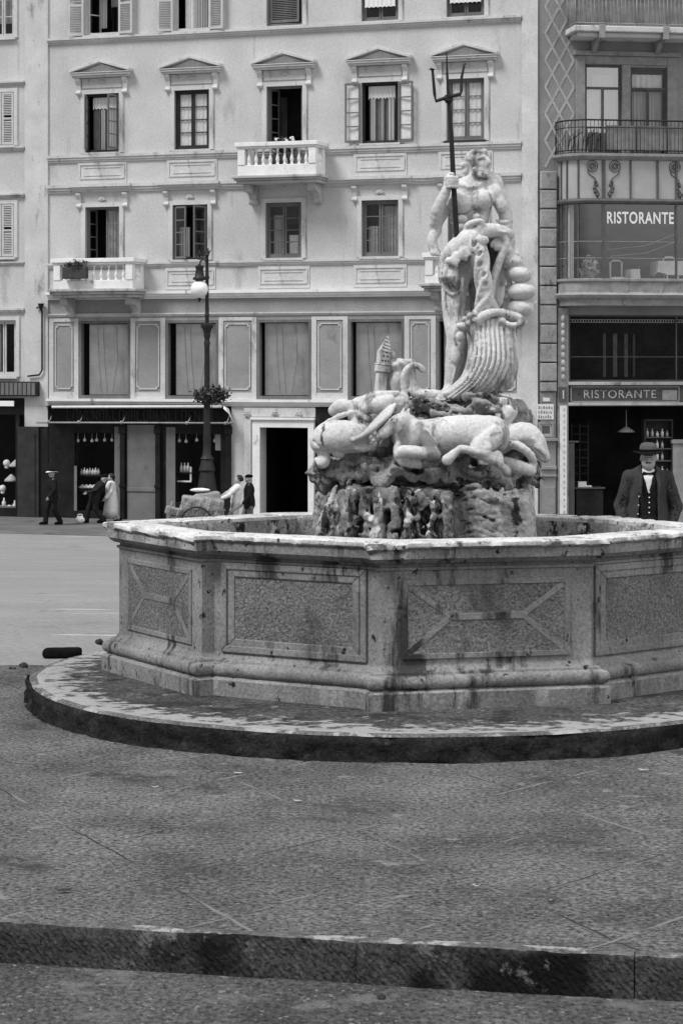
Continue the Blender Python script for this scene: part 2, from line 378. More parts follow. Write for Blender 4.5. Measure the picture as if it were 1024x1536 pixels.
# ---------------------------------------------------------------- ground
ZP = .19                              # top of the stone step round the basin
def gz(Y):                            # the piazza falls away towards the houses
    if Y < 20: t = min(max((Y-13)/5.5, 0), 1); return -.19+.184*t*t*(3-2*t)
    a, b = 25.0, 62.0
    t = (Y-a)/(b-a)
    t = 0 if t <= -.1 else 1 if t >= 1.1 else (t+.1)**2/.4 if t < .1 else t if t < .9 else 1-(1.1-t)**2/.4
    return -.006-2.41*t
def node_lines(m, fams, strength=1.0):
    """thin slab joints, drawn in the object's own plan coordinates, broken up by noise"""
    nt = m.node_tree; N = nt.nodes; L = nt.links
    b = next(n for n in N if n.type == 'BSDF_PRINCIPLED'); src = b.inputs['Base Color'].links[0].from_socket
    tc = N.new('ShaderNodeTexCoord'); sp = N.new('ShaderNodeSeparateXYZ'); L.new(tc.outputs['Object'], sp.inputs[0])
    def mth(op, a, c):
        n = N.new('ShaderNodeMath'); n.operation = op
        for i, x in enumerate((a, c)):
            if isinstance(x, (int, float)): n.inputs[i].default_value = x
            else: L.new(x, n.inputs[i])
        return n.outputs[0]
    wob = N.new('ShaderNodeTexNoise'); wob.inputs['Scale'].default_value = 1.5; wob.inputs['Detail'].default_value = 6; L.new(tc.outputs['Object'], wob.inputs['Vector'])
    for nx, ny, off, per, wid, grey, sc, th in fams:
        d = mth('ADD', mth('MULTIPLY', sp.outputs[0], nx), mth('MULTIPLY', sp.outputs[1], ny))
        d = mth('ADD', d, mth('MULTIPLY', wob.outputs[0], .10))
        f = mth('FRACT', mth('DIVIDE', mth('SUBTRACT', d, off), per), 0)
        f = mth('ABSOLUTE', mth('SUBTRACT', f, .5), 0)
        ns = N.new('ShaderNodeTexNoise'); ns.inputs['Scale'].default_value = sc; ns.inputs['Detail'].default_value = 4; L.new(tc.outputs['Object'], ns.inputs['Vector'])
        mr = N.new('ShaderNodeMapRange'); mr.inputs[1].default_value = th; mr.inputs[2].default_value = th+.1; L.new(ns.outputs[0], mr.inputs[0])
        ww = mth('MULTIPLY', mr.outputs[0], wid/per)
        msk = mth('GREATER_THAN', f, mth('SUBTRACT', .5, ww))
        mx = N.new('ShaderNodeMix'); mx.data_type = 'RGBA'; L.new(mth('MULTIPLY', msk, strength), mx.inputs[0]); L.new(src, mx.inputs[6]); mx.inputs[7].default_value = (grey, grey, grey, 1)
        src = mx.outputs[2]
    L.new(src, b.inputs['Base Color'])
M['pave'] = mat('worn_pavement', .155, .92, .36, 1.1, .8, 38, stain=(.07, 2.0, .55, .14, 1), stain2=(.29, 4.5, .60, .07, 1), speck=(.36, 30, .67), bump=.9, bscale=34, stretch=(.9, .9, 1), spec=.1, bdist=.06)
node_lines(M['pave'], [(.9, .43, 4.17, 1.42, .006, .04, 1.1, .50), (-.77, .64, 8.95, .82, .006, .04, 1.7, .52), (.9, .43, 4.184, 1.42, .011, .27, 1.5, .51), (-.77, .64, 8.964, .82, .011, .27, 1.9, .545)])
M['piazza'] = mat('pale_piazza', .24, .85, .10, .5, .2, 26, stain=(.19, .45, .55, .2, 1), stain2=(.18, 2.2, .60, .06, 1), bump=.3, bscale=16, stretch=(.6, 1, 1), spec=.15)
node_lines(M['piazza'], [(.06, 1, .3, 1.45, .035, .50, .55, .56), (-.13, 1, .1, 3.1, .04, .52, .7, .58), (.10, 1, .7, 2.3, .05, .13, .6, .58)])
M['roadway'] = mat('dusty_road', .125, .9, .28, 1.5, .6, 32, stain=(.21, 2, .54, .08, 1), speck=(.3, 24, .66), bump=1.0, bscale=22, stretch=(1.2, .8, 1), spec=.1, bdist=.08)
M['footway'] = mat('footway', .12, .9, .2, .8, .12, 30, stain=(.06, 1, .55, .15, 1), bump=.3, bscale=20)
M['kerb_side'] = mat('tooled_kerb', .055, .9, .35, 2, .5, 46, stain=(.010, 1.2, .49, .12, .8), stain2=(.12, 7, .58, .06, 1), bump=.9, bscale=30, spec=.08, bdist=.03)
M['kerb_top'] = mat('kerb_top', .15, .9, .35, 6, .5, 40, stain=(.42, 5, .53, .07, 1), bump=1.0, bscale=26, spec=.1, bdist=.04)
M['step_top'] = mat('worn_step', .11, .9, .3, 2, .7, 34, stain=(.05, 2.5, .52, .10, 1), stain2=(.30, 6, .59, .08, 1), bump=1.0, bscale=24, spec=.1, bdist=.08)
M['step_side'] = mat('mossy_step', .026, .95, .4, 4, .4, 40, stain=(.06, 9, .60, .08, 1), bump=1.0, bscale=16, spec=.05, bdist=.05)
def chisel(m, ang, sc):               # diagonal tooling grooves in the stone face
    nt = m.node_tree; N = nt.nodes; L = nt.links
    b = next(n for n in N if n.type == 'BSDF_PRINCIPLED'); old = next(n for n in N if n.type == 'BUMP')
    tc = N.new('ShaderNodeTexCoord'); mp = N.new('ShaderNodeMapping'); mp.inputs['Rotation'].default_value = (0, R(ang), 0)
    L.new(tc.outputs['Object'], mp.inputs[0]); wv = N.new('ShaderNodeTexWave'); wv.inputs['Scale'].default_value = sc; wv.inputs['Distortion'].default_value = 7; wv.inputs['Detail'].default_value = 5; wv.inputs['Detail Scale'].default_value = 2
    L.new(mp.outputs[0], wv.inputs['Vector'])
    bn = N.new('ShaderNodeBump'); bn.inputs['Strength'].default_value = .5; bn.inputs['Distance'].default_value = .025
    L.new(wv.outputs['Fac'], bn.inputs['Height']); L.new(old.outputs[0], bn.inputs['Normal']); L.new(bn.outputs[0], b.inputs['Normal'])
chisel(M['kerb_side'], 40, 11)

def sheet(name, xs, ys, zf, m, kind='structure'):
    vs = [(x, y, zf(x, y)) for y in ys for x in xs]; n = len(xs)
    fs = [(j*n+i, j*n+i+1, (j+1)*n+i+1, (j+1)*n+i) for j in range(len(ys)-1) for i in range(n-1)]
    me = bpy.data.meshes.new(name); me.from_pydata(vs, [], fs); me.update()
    o = link(name, me, m, None, True); o['kind'] = kind; return o
ys = [-60, -20, 0, 6, 9, 11, 12.5]+[13+.5*i for i in range(16)]+[21+i for i in range(44)]+[66, 70, 80, 120, 250, 600]
sheet('piazza_ground', [-500, -200, -80, -40, -20, -10, -5, 0, 5, 10, 20, 40, 80, 200, 500], ys, lambda x, y: gz(y), M['piazza'])
# foreground road: a sheet on the ground in front of the kerb
KD = Vector((3.1, -.655, 0)).normalized(); KN = Vector((KD.y, -KD.x, 0))   # kerb direction and its outward normal (towards the viewer)
K0 = Vector((-.05, 10.28, 0))
mb = MB()
def kp(u, wd, z): return K0+KD*u+KN*wd+Vector((0, 0, z))
mb.add([kp(-30, 40, -.184), kp(30, 40, -.184), kp(30, -.4, -.184), kp(-30, -.4, -.184)], [(0, 1, 2, 3)])
o = mb.build('road', M['roadway']); o['kind'] = 'structure'
# pavement island: from the kerb back to a ragged edge beyond the fountain
nx, ny = 120, 60
vs = []; fs = []
for j in range(ny+1):
    for i in range(nx+1):
        u = -14+28*i/nx
        p0 = kp(u, -.10, 0)
        yb = 19.95+.25*mn.noise(Vector((u*1.3, 2, 0)))+.1*mn.noise(Vector((u*6, 5, 0)))
        y = p0.y+(yb-p0.y)*j/ny; x = p0.x+(.0)*j
        h = .010*mn.noise(Vector((x*1.2, y*1.2, 3)))+.006*mn.noise(Vector((x*5, y*5, 1)))
        vs.append((x, y, h*(0 if j == 0 else 1)+(.0 if j < ny else -.012)))
fs = [(j*(nx+1)+i, j*(nx+1)+i+1, (j+1)*(nx+1)+i+1, (j+1)*(nx+1)+i) for j in range(ny) for i in range(nx)]
me = bpy.data.meshes.new('pavement'); me.from_pydata(vs, [], fs); me.update()
o = link('pavement', me, M['pave'], None, True); o['kind'] = 'structure'
# kerb: one run of dressed stones with worn, slightly wavy top edge and dark tooled faces
mb = MB(); us = []
joints = [-13.9, -12.2, -10.4, -8.7, -6.9, -5.2, -3.4, -1.62, .12, 1.37, 3.1, 4.9, 6.6, 8.4, 10.1, 11.9, 13.9]
prof = [(-.10, .003), (-.04, .006), (-.012, .002), (-.002, -.012), (.006, -.05), (.004, -.11), (.012, -.19)]
for a, b in zip(joints[:-1], joints[1:]):
    n = 90; dz = random.uniform(-.004, .004); dw = random.uniform(-.006, .006); vs = []
    for i in range(n+1):
        u = a+.002+(b-a-.004)*i/n; e = .006 if i in (0, n) else 0
        for k, (wd, z) in enumerate(prof):
            q = mn.noise(Vector((u*3, k*.4, 7)))*.012+mn.noise(Vector((u*14, k*.8, 3)))*.010+mn.noise(Vector((u*40, k*.8, 3)))*.006
            vs.append(kp(u, wd+dw+(q if k > 1 else 0)-e*(k > 1), z+dz+(q*.8 if 0 < k < 5 else 0)-e*(1 < k < 4)))
    m_ = len(prof)
    for i in range(n):
        for k in range(m_-1):
            pass
    base = len(mb.v); mb.v += [tuple(p) for p in vs]
    for i in range(n):
        for k in range(m_-1):
            mb.f.append([base+i*m_+k, base+i*m_+k+1, base+(i+1)*m_+k+1, base+(i+1)*m_+k]); mb.mi.append(0 if k < 2 else 1)
    for i in (0, n): mb.f.append([base+i*m_+k for k in range(m_)]); mb.mi.append(1)
o = mb.build('kerb', [M['kerb_top'], M['kerb_side']], None, True); o['kind'] = 'structure'
o.data.set_sharp_from_angle(angle=R(60))
# footway in front of the houses, with a low kerb
mb = MB(); FA = R(-18.5); fd = Vector((math.cos(FA), math.sin(FA), 0)); fn = Vector((fd.y, -fd.x, 0))
P0 = Vector((-9.654, 74.6, 0)); ZB = -2.3
def fpt(u, wd, z): return P0+fd*u+fn*wd+Vector((0, 0, z))
pro = [(-3, ZB), (5.6, ZB-.05), (5.72, ZB-.06), (5.8, ZB-.10), (5.8, ZB-.4)]
vs = [fpt(u, wd, z) for u in (-40, 60) for wd, z in pro]; n = len(pro)
mb.add(vs, [(k, k+1, n+k+1, n+k) for k in range(n-1)])
o = mb.build('footway', M['footway']); o['kind'] = 'structure'

# ---------------------------------------------------------------- the fountain: stone step, basin
FC = Vector((.58, 17.95))
step = empty('stone_step', (FC.x, FC.y, 0))
tag(step, 'low round stone step with a pale worn edge and black mossy side under the fountain', 'step')
rings = [(0, ZP), (1.2, ZP), (2.0, ZP), (2.45, ZP), (2.7, ZP-.002), (2.9, ZP-.004), (2.94, ZP-.005), (2.97, ZP-.007)]
edge = [(2.97, ZP-.007), (3.01, ZP-.011), (3.025, ZP-.024)]
def rsurf(prof, n, name, m, amp):
    vs = []
    for i, (r, z) in enumerate(prof):
        for k in range(n):
            a = 2*math.pi*k/n; c, s_ = math.cos(a), math.sin(a)
            q = mn.noise(Vector((c*9, s_*9, z*6)))*.5+mn.noise(Vector((c*30, s_*30, z*14)))*.4+mn.noise(Vector((c*80, s_*80, z*30)))*.3
            rr = r+(q*amp if r > 2.93 else 0)+ (0.03*mn.noise(Vector((c*2, s_*2, 9))) if r > 2 else 0)
            vs.append((rr*c, rr*s_, z+(q*amp*.3 if 2.5 < r and z > .1 else 0)))
    fs = [(i*n+k, (i+1)*n+k, (i+1)*n+(k+1) % n, i*n+(k+1) % n) for i in range(len(prof)-1) for k in range(n)]
    me = bpy.data.meshes.new(name); me.from_pydata(vs, [], fs); me.update()
    return link(name, me, m, step, True)
def wear(m, r0, r1, grey):           # worn bright patches along the outer edge of the step
    nt = m.node_tree; N = nt.nodes; L = nt.links
    b = next(n for n in N if n.type == 'BSDF_PRINCIPLED'); src = b.inputs['Base Color'].links[0].from_socket
    tc = N.new('ShaderNodeTexCoord'); mp = N.new('ShaderNodeMapping'); mp.inputs['Scale'].default_value = (1, 1, 0); L.new(tc.outputs['Object'], mp.inputs[0])
    ln = N.new('ShaderNodeVectorMath'); ln.operation = 'LENGTH'; L.new(mp.outputs[0], ln.inputs[0])
    mr = N.new('ShaderNodeMapRange'); mr.inputs[1].default_value = r0; mr.inputs[2].default_value = r1; L.new(ln.outputs['Value'], mr.inputs[0])
    ns = N.new('ShaderNodeTexNoise'); ns.inputs['Scale'].default_value = 5.5; ns.inputs['Detail'].default_value = 8; ns.inputs['Roughness'].default_value = .65; 
    m2 = N.new('ShaderNodeMapping'); m2.inputs['Scale'].default_value = (1.0, 1.5, 1); L.new(tc.outputs['Object'], m2.inputs[0]); L.new(m2.outputs[0], ns.inputs['Vector'])
    ad = N.new('ShaderNodeMath'); ad.operation = 'MULTIPLY_ADD'; ad.inputs[1].default_value = .30; L.new(mr.outputs[0], ad.inputs[0]); L.new(ns.outputs[0], ad.inputs[2])
    m3 = N.new('ShaderNodeMapRange'); m3.inputs[1].default_value = .66; m3.inputs[2].default_value = .74; L.new(ad.outputs[0], m3.inputs[0])
    mx = N.new('ShaderNodeMix'); mx.data_type = 'RGBA'; L.new(m3.outputs[0], mx.inputs[0]); L.new(src, mx.inputs[6]); mx.inputs[7].default_value = (grey, grey, grey, 1)
    L.new(mx.outputs[2], b.inputs['Base Color'])
wear(M['step_top'], 2.3, 2.98, .52)
rsurf(rings, 360, 'step_top', M['step_top'], .02)
rsurf(edge, 520, 'worn_edge', M['kerb_top'], .03)
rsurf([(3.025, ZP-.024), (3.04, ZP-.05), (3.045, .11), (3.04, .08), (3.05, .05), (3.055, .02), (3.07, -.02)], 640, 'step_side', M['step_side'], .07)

basin = empty('fountain_basin', (FC.x, FC.y, ZP))
tag(basin, 'large eight-sided carved stone fountain basin with panelled sides and a worn white rim', 'fountain basin')
V4 = [(-1.934, 18.42), (-1.09, 16.93), (.218, 16.14), (1.891, 16.53)]
V4 = [(x*.985, y*.985) for x, y in V4]
pts = [Vector(p) for p in V4]+[Vector((1.17-p[0], 35.48-p[1])) for p in V4]     # the far half mirrors the near half through the centre
PRJ = .10
def offset(poly, d):
    out = []
    for i in range(len(poly)):
        p0, p1, p2 = poly[i-1], poly[i], poly[(i+1) % len(poly)]
        e1 = (p1-p0).normalized(); e2 = (p2-p1).normalized()
        n1 = Vector((e1.y, -e1.x)); n2 = Vector((e2.y, -e2.x)); m = n1+n2
        m = m/max(m.dot(n1), .3); out.append(p1+m*d)
    return out
pts = offset(pts, -.175)
poly = []

for i in range(8):
    a, b = pts[i], pts[(i+1) % 8]
    if i % 2 == 0:
        d = (b-a).normalized(); n = Vector((d.y, -d.x))
        poly += [a, a+n*PRJ, b+n*PRJ, b]
poly = [p-FC for p in poly]; NP = len(poly)
bprof = [(.105, -.02), (.11, .118), (.1, .130), (.075, .137), (.075, .142)]+[(.07+.034*math.sin(math.pi*t/8), .192-.048*math.cos(math.pi*t/8)) for t in range(9)]+[(.055, .243), (.05, .258), (.02, .275), (.004, .300), (0, .31), (0, .975), (.014, .98), (.016, .998), (-.004, 1.004), (-.004, 1.018), (.03, 1.026), (.055, 1.046), (.066, 1.062), (.082, 1.064), (.086, 1.13), (.098, 1.136), (.106, 1.150), (.104, 1.176), (.09, 1.184), (-.05, 1.187), (-.17, 1.186), (-.20, 1.178), (-.205, 1.15), (-.205, .9), (-.205, .3)]
segs = []
for i in range(NP):
    L_ = (poly[(i+1) % NP]-poly[i]).length; segs.append(1 if L_ < .2 else int(L_/.022))
vs = []; per = sum(segs)
for kk, (d, z) in enumerate(bprof):
    op = offset(poly, d)
    for i in range(NP):
        a, b = op[i], op[(i+1) % NP]; e = (b-a).normalized(); nn = Vector((e.y, -e.x))
        for j in range(segs[i]):
            t = j/segs[i]; p = a.lerp(b, t); dd = 0; dz = 0
            s1 = mn.noise(Vector((p.x*2.2, p.y*2.2, z*3))); s2 = mn.noise(Vector((p.x*9, p.y*9, z*8))); s3 = mn.noise(Vector((p.x*26, p.y*26, z*20)))
            amp = 1.0 if segs[i] > 1 and 0 < j else .25
            if z < .3: dd = (s2*.006+s3*.004)*amp; dz = s2*.003
            elif z > 1.0:
                dd = (s2*.005+s3*.003)*amp; dz = s2*.002*amp
                if z > 1.12 and d > -.1:
                    q = max(0, s2*.8+s3*.5+s1*.5-.15); dz -= .026*q*(d > .05); dd -= .045*q*(d > .05)
                    if i == 1:                       # the long weathered face: deep flaked and scalloped edge
                        fl = max(0, .35+.65*math.sin(p.y*15+3*s1)+.8*s2)*(1 if .02 < t < .98 else .2)
                        if d > .07: dd -= .085*fl; dz -= .030*fl
                        elif d > -.1: dz -= .012*fl
            else: dd = s3*.0015
            vs.append((p.x+nn.x*dd, p.y+nn.y*dd, z+dz))
fs = []; mi = []
for k in range(len(bprof)-1):
    zz = bprof[k][1]; zi = 2 if k >= len(bprof)-3 else 1 if zz > 1.145 else 0
    for j in range(per):
        fs.append((k*per+j, k*per+(j+1) % per, (k+1)*per+(j+1) % per, (k+1)*per+j)); mi.append(zi)
me = bpy.data.meshes.new('basin_wall'); me.from_pydata(vs, [], fs); me.polygons.foreach_set('material_index', mi); me.update()
o = link('basin_wall', me, [M['basin'], M['rim'], M['basin_inner']], basin, True); me.set_sharp_from_angle(angle=R(38))
# panels
def face_fn(a, b):
    d = (b-a).normalized(); n = Vector((d.y, -d.x)); L_ = (b-a).length
    return (lambda u, wd, z: (a.x+d.x*u+n.x*wd, a.y+d.y*u+n.y*wd, z)), L_
def strip(mb, T, q, w0, w1):          # quadrilateral q (u,z) extruded from offset w0 to w1
    n = len(q); vs = [T(u, w0, z) for u, z in q]+[T(u, w1, z) for u, z in q]
    return mb.add(vs, [tuple(range(n, 2*n))]+[(i, (i+1) % n, (i+1) % n+n, i+n) for i in range(n)])
def fbar(mb, T, p, q, wd, h):
    d = Vector((q[0]-p[0], q[1]-p[1])).normalized(); n = Vector((-d.y, d.x))*wd/2
    strip(mb, T, [(p[0]-n.x, p[1]-n.y), (q[0]-n.x, q[1]-n.y), (q[0]+n.x, q[1]+n.y), (p[0]+n.x, p[1]+n.y)], 0, h)
def frame(mb, T, u0, u1, z0, z1, wd, h):
    ui0, ui1, zi0, zi1 = u0+wd, u1-wd, z0+wd, z1-wd
    strip(mb, T, [(u0, z0), (u1, z0), (ui1, zi0), (ui0, zi0)], 0, h); strip(mb, T, [(u1, z0), (u1, z1), (ui1, zi1), (ui1, zi0)], 0, h)
    strip(mb, T, [(u1, z1), (u0, z1), (ui0, zi1), (ui1, zi1)], 0, h); strip(mb, T, [(u0, z1), (u0, z0), (ui0, zi0), (ui0, zi1)], 0, h)
for i in range(8):
    a, b = pts[i]-FC, pts[(i+1) % 8]-FC
    if i % 2 == 0:
        d = (b-a).normalized(); n = Vector((d.y, -d.x)); a = a+n*PRJ; b = b+n*PRJ
        T, L_ = face_fn(a, b); u0, u1, z0, z1 = .17, L_-.17, .35, .905
        pb = MB(); strip(pb, T, [(u0, z0), (u1, z0), (u1, z1), (u0, z1)], 0, .006); pn = pb.build('panel', M['basin_panel'], basin)
        tag(pn, 'stippled panel with a raised bow-tie rib pattern')
        fb = MB(); frame(fb, T, u0-.004, u1+.004, z0-.004, z1+.004, .04, .012)
        cz = (z0+z1)/2+.015; c0, c1 = L_/2-(u1-u0)*.235, L_/2+(u1-u0)*.235; wdt = .042
        fbar(fb, T, (c0-.01, cz), (c1+.01, cz), wdt*1.2, .0108)
        for q, r_ in (((u0+.045, z0+.045), (c0+.01, cz-.012)), ((u0+.045, z1-.045), (c0+.01, cz+.012)), ((u1-.045, z0+.045), (c1-.01, cz-.012)), ((u1-.045, z1-.045), (c1-.01, cz+.012))):
            fbar(fb, T, q, r_, wdt, .0095)
        bevel(fb.build('rib', M['basin'], pn), .004)
    else:
        T, L_ = face_fn(a, b); u0, u1, z0, z1 = .16, L_-.16, .385, .90
        pb = MB(); strip(pb, T, [(u0+.03, z0+.03), (u1-.03, z0+.03), (u1-.03, z1-.03), (u0+.03, z1-.03)], 0, .004); pn = pb.build('panel', M['basin_panel'], basin)
        fb = MB()
        frame(fb, T, u0-.03, u1+.03, z0-.03, z1+.03, .06, .014)
        frame(fb, T, .07, L_-.07, .312, .975, .052, .022)
        bevel(fb.build('panel_frame', M['basin'], pn), .008)
# water, inside the basin
ip = offset(poly, -.2)
mb = MB(); mb.add([(p.x+FC.x, p.y+FC.y, .86+ZP) for p in ip], [tuple(range(NP))])
o = mb.build('water', M['water']); o['kind'] = 'structure'
# ---------------------------------------------------------------- the sculpture group on its rock
YS = 18.0
def P(px, py, dy=0.0): return np.array(at(px, py, YS+dy))
def r_(px): return px/189.0
def Pl(l): return [P(*q) for q in l]
def RL(l): return [r_(q) for q in l]

# --- rock: craggy core, blotched dripping block in front, rippled block on the right
rock = empty('fountain_rock', (P(640, 0)[0], YS, .45))
tag(rock, 'craggy dark-stained rock rising from the fountain water and carrying the white statues', 'rock')
def rsub(c, name, m):
    o = c.build(name, m, rock); o.matrix_parent_inverse = Matrix.Translation(-rock.location); return o
lo = P(455, 830, -.95); hi = P(845, 585, 1.0)
RB = ((lo[0]-.1, YS-1.05, .45), (hi[0]+.1, YS+1.05, hi[2]+.12))
rs = random.Random(5)
def blk(c, px0, px1, py0, py1, y0, y1, rx=0, ry=0, rz=0, rd=.05, k=.05):
    a = P(px0, py1, (y0+y1)/2); b = P(px1, py0, (y0+y1)/2)
    c.box(((a[0]+b[0])/2, YS+(y0+y1)/2, (a[2]+b[2])/2), (abs(b[0]-a[0])/2, (y1-y0)/2, abs(b[2]-a[2])/2), rotm(rx, ry, rz), rd, k)
c = Clay(RB[0], RB[1], .0125)
blk(c, 505, 785, 705, 900, -.30, .75, 0, 0, 0, .15)
blk(c, 486, 560, 742, 900, -.42, .5, 4, 3, 14, .05)
for i in range(30):                                         # fractured ledge: tilted slabs round the rim
    t = rs.random(); px = 486+t*305; dy = -.62+.9*abs(t-.45)**1.6+rs.uniform(-.03, .06); py = 700+rs.uniform(-4, 24)
    c.box(P(px, py, dy), (r_(rs.uniform(13, 30)), rs.uniform(.08, .16), r_(rs.uniform(5, 12))), rotm(rs.uniform(-16, 16), rs.uniform(-22, 22), rs.uniform(-40, 40)), .008, .012)
for i in range(9):
    px = 478+rs.uniform(0, 26); py = 700+rs.uniform(0, 34); c.box(P(px, py, -.25+rs.uniform(-.15, .2)), (r_(rs.uniform(6, 13)), .08, r_(rs.uniform(5, 10))), rotm(rs.uniform(-30, 30), rs.uniform(-40, 40), rs.uniform(-40, 40)), .008, .012)
for i in range(14):                                         # undercut cracks
    px = rs.uniform(500, 790); c.box(P(px, 728+rs.uniform(-5, 8), -.66+rs.uniform(-.06, .1)), (r_(rs.uniform(10, 24)), .12, r_(rs.uniform(1.5, 4))), rotm(0, rs.uniform(-18, 18), rs.uniform(-20, 20)), .004, .01, '-')
c.ell(P(640, 668, .15), (r_(146), .58, r_(44)), None, .06); c.ell(P(600, 650, .08), (r_(64), .40, r_(56)), rotm(0, 10, 0), .06); c.ell(P(715, 640, .2), (r_(86), .46, r_(50)), None, .06); c.ell(P(725, 614, .10), (r_(66), .38, r_(22)), None, .04); c.ell(P(768, 690, .1), (r_(42), .42, r_(40)), None, .06)
for i in range(26):                                         # angular crags between the figures
    px = rs.uniform(545, 790); py = rs.uniform(604, 690); c.box(P(px, py, -.30+rs.uniform(-.08, .08)+(690-py)/400), (r_(rs.uniform(7, 16)), .09, r_(rs.uniform(5, 11))), rotm(rs.uniform(-40, 40), rs.uniform(-40, 40), rs.uniform(-40, 40)), .006, .01, '+' if i % 4 else '-')
for q in ([(590, 605, -.40), (575, 632, -.52), (556, 656, -.58), (545, 668, -.56)], [(598, 612, -.42), (588, 640, -.54), (578, 662, -.61)], [(606, 612, -.40), (604, 640, -.52), (600, 668, -.58)],
          [(614, 605, -.36), (630, 632, -.46), (660, 646, -.46), (700, 640, -.40)], [(622, 600, -.32), (650, 622, -.42), (690, 628, -.40)], [(610, 612, -.40), (622, 645, -.48), (640, 655, -.48)],
          [(700, 618, -.28), (720, 606, -.40), (744, 612, -.40), (762, 632, -.32)], [(640, 600, -.26), (680, 612, -.36), (710, 622, -.36)], [(690, 598, -.26), (720, 594, -.36), (755, 602, -.26)], [(580, 612, -.36), (566, 634, -.46), (548, 650, -.50)]):
    c.chain(Pl(q), RL([5, 6, 5.5, 4][:len(q)]), .012)
    c.chain(Pl([(x+5, y+5, d-.02) for x, y, d in q]), RL([1.5, 2.5, 2.5, 1.5][:len(q)]), .006, '-')
for q in ([(750, 705, -.42), (775, 694, -.44), (800, 712, -.30)], [(752, 715, -.42), (778, 708, -.45), (803, 724, -.3)], [(690, 700, -.62), (715, 712, -.66), (745, 704, -.6)]):
    c.chain(Pl(q), RL([5, 8, 6]), .012)
c.rough(.020, .12, 3).rough(.020, .07, 4, (1.3, 1.3, 1), True).rough(.012, .034, 5, (1, 1, 1.3), True).rough(.005, .018, 6)
rsub(c, 'crag', M['rock'])
c = Clay((P(500, 0)[0], YS-1.05, .45), (P(700, 0)[0], YS+.1, P(0, 712)[2]), .011)
blk(c, 516, 674, 742, 900, -.80, .1, 9, 0, 0, .06)
blk(c, 516, 678, 729, 752, -.86, -.1, 0, 1.5, 0, .05)
for px, rr in ((512, 7), (528, 10), (548, 8), (566, 11), (590, 12), (612, 8), (630, 11), (652, 9), (668, 8)):
    d0 = -.88; x2 = px+rs.uniform(-6, 6); c.chain(Pl([(px, 742, d0+.02), (x2, 776, d0-.05), (px+rs.uniform(-8, 8), 840, d0-.09)]), RL([rr, rr*1.0, rr*1.25]), .015)
    c.chain(Pl([(px+rr*1.1, 750, d0-.04), (x2+rr*1.1, 784, d0-.09), (px+rr*1.1, 830, d0-.12)]), RL([1.5, 3.5, 3]), .008, '-')
for i in range(22): px = rs.uniform(525, 668); py = rs.uniform(745, 812); c.ell(P(px, py, -.93-.0006*(py-745)), (r_(rs.uniform(3, 8)), .05, r_(rs.uniform(5, 13))), rotm(0, rs.uniform(-20, 20), 0), .01, '-' if i % 2 else '+')
c.rough(.022, .09, 13, (1, 1, 2.2), True).rough(.014, .04, 14, (1, 1, 1.6), True).rough(.006, .02, 15)
rsub(c, 'dripping_block', M['rock_blotch'])
c = Clay((P(672, 0)[0], YS-.85, .45), (P(815, 0)[0], YS+.5, P(0, 715)[2]), .011)
blk(c, 683, 800, 730, 900, -.60, .4, 7, -2.5, -8, .05)
for i in range(18):
    py = 736+i*5.0; x0 = 686+rs.uniform(0, 10); x1 = 794-rs.uniform(0, 14)
    c.chain(Pl([(x0, py, -.60), (x0+24, py-6+rs.uniform(-3, 3), -.66), (x0+54, py+3+rs.uniform(-3, 3), -.64), (x1, py-3, -.52)]), RL([2.0, 3.6, 3.2, 2]), .006)
for i in range(12): px = rs.uniform(695, 785); py = rs.uniform(742, 812); c.chain(Pl([(px-8, py, -.68), (px, py-3, -.70), (px+9, py+1, -.67)]), RL([.8, 2.2, .8]), .004, '-')
for q in ([(752, 735, -.62), (746, 765, -.66), (752, 815, -.66)], [(772, 735, -.58), (764, 770, -.62), (774, 815, -.6)], [(735, 732, -.64), (742, 748, -.68), (760, 752, -.64)]): c.chain(Pl(q), RL([4, 5, 5]), .006)
c.rough(.010, .06, 23, (1.6, 1, .8), True).rough(.006, .025, 24)
rsub(c, 'rippled_block', M['rock_wave'])
c = Clay((P(462, 0)[0], YS-.7, .45), (P(545, 0)[0], YS+.2, P(0, 725)[2]), .0115)
for a, b in (((478, 830), (505, 745)), ((487, 830), (520, 748)), ((500, 830), (532, 755)), ((474, 830), (500, 742)), ((494, 830), (512, 740)), ((510, 830), (538, 770))):
    c.chain(Pl([(a[0], a[1], -.46), ((a[0]+b[0])/2-5, (a[1]+b[1])/2, -.54), (b[0], b[1], -.50)]), RL([5.5, 6, 4.5]), .004)
c.ell(P(505, 800, -.40), (r_(24), .14, r_(60)), rotm(0, 14, 0), .02); c.rough(.010, .05, 33, (1, 1, 1.8), True).rough(.005, .02, 34)
rsub(c, 'weed_fronds', M['rock_wave'])

# --- bearded god
c = Clay((P(632, 0)[0], YS-.62, P(0, 608)[2]), (P(808, 0)[0], YS+.45, P(0, 222)[2]), .0088)
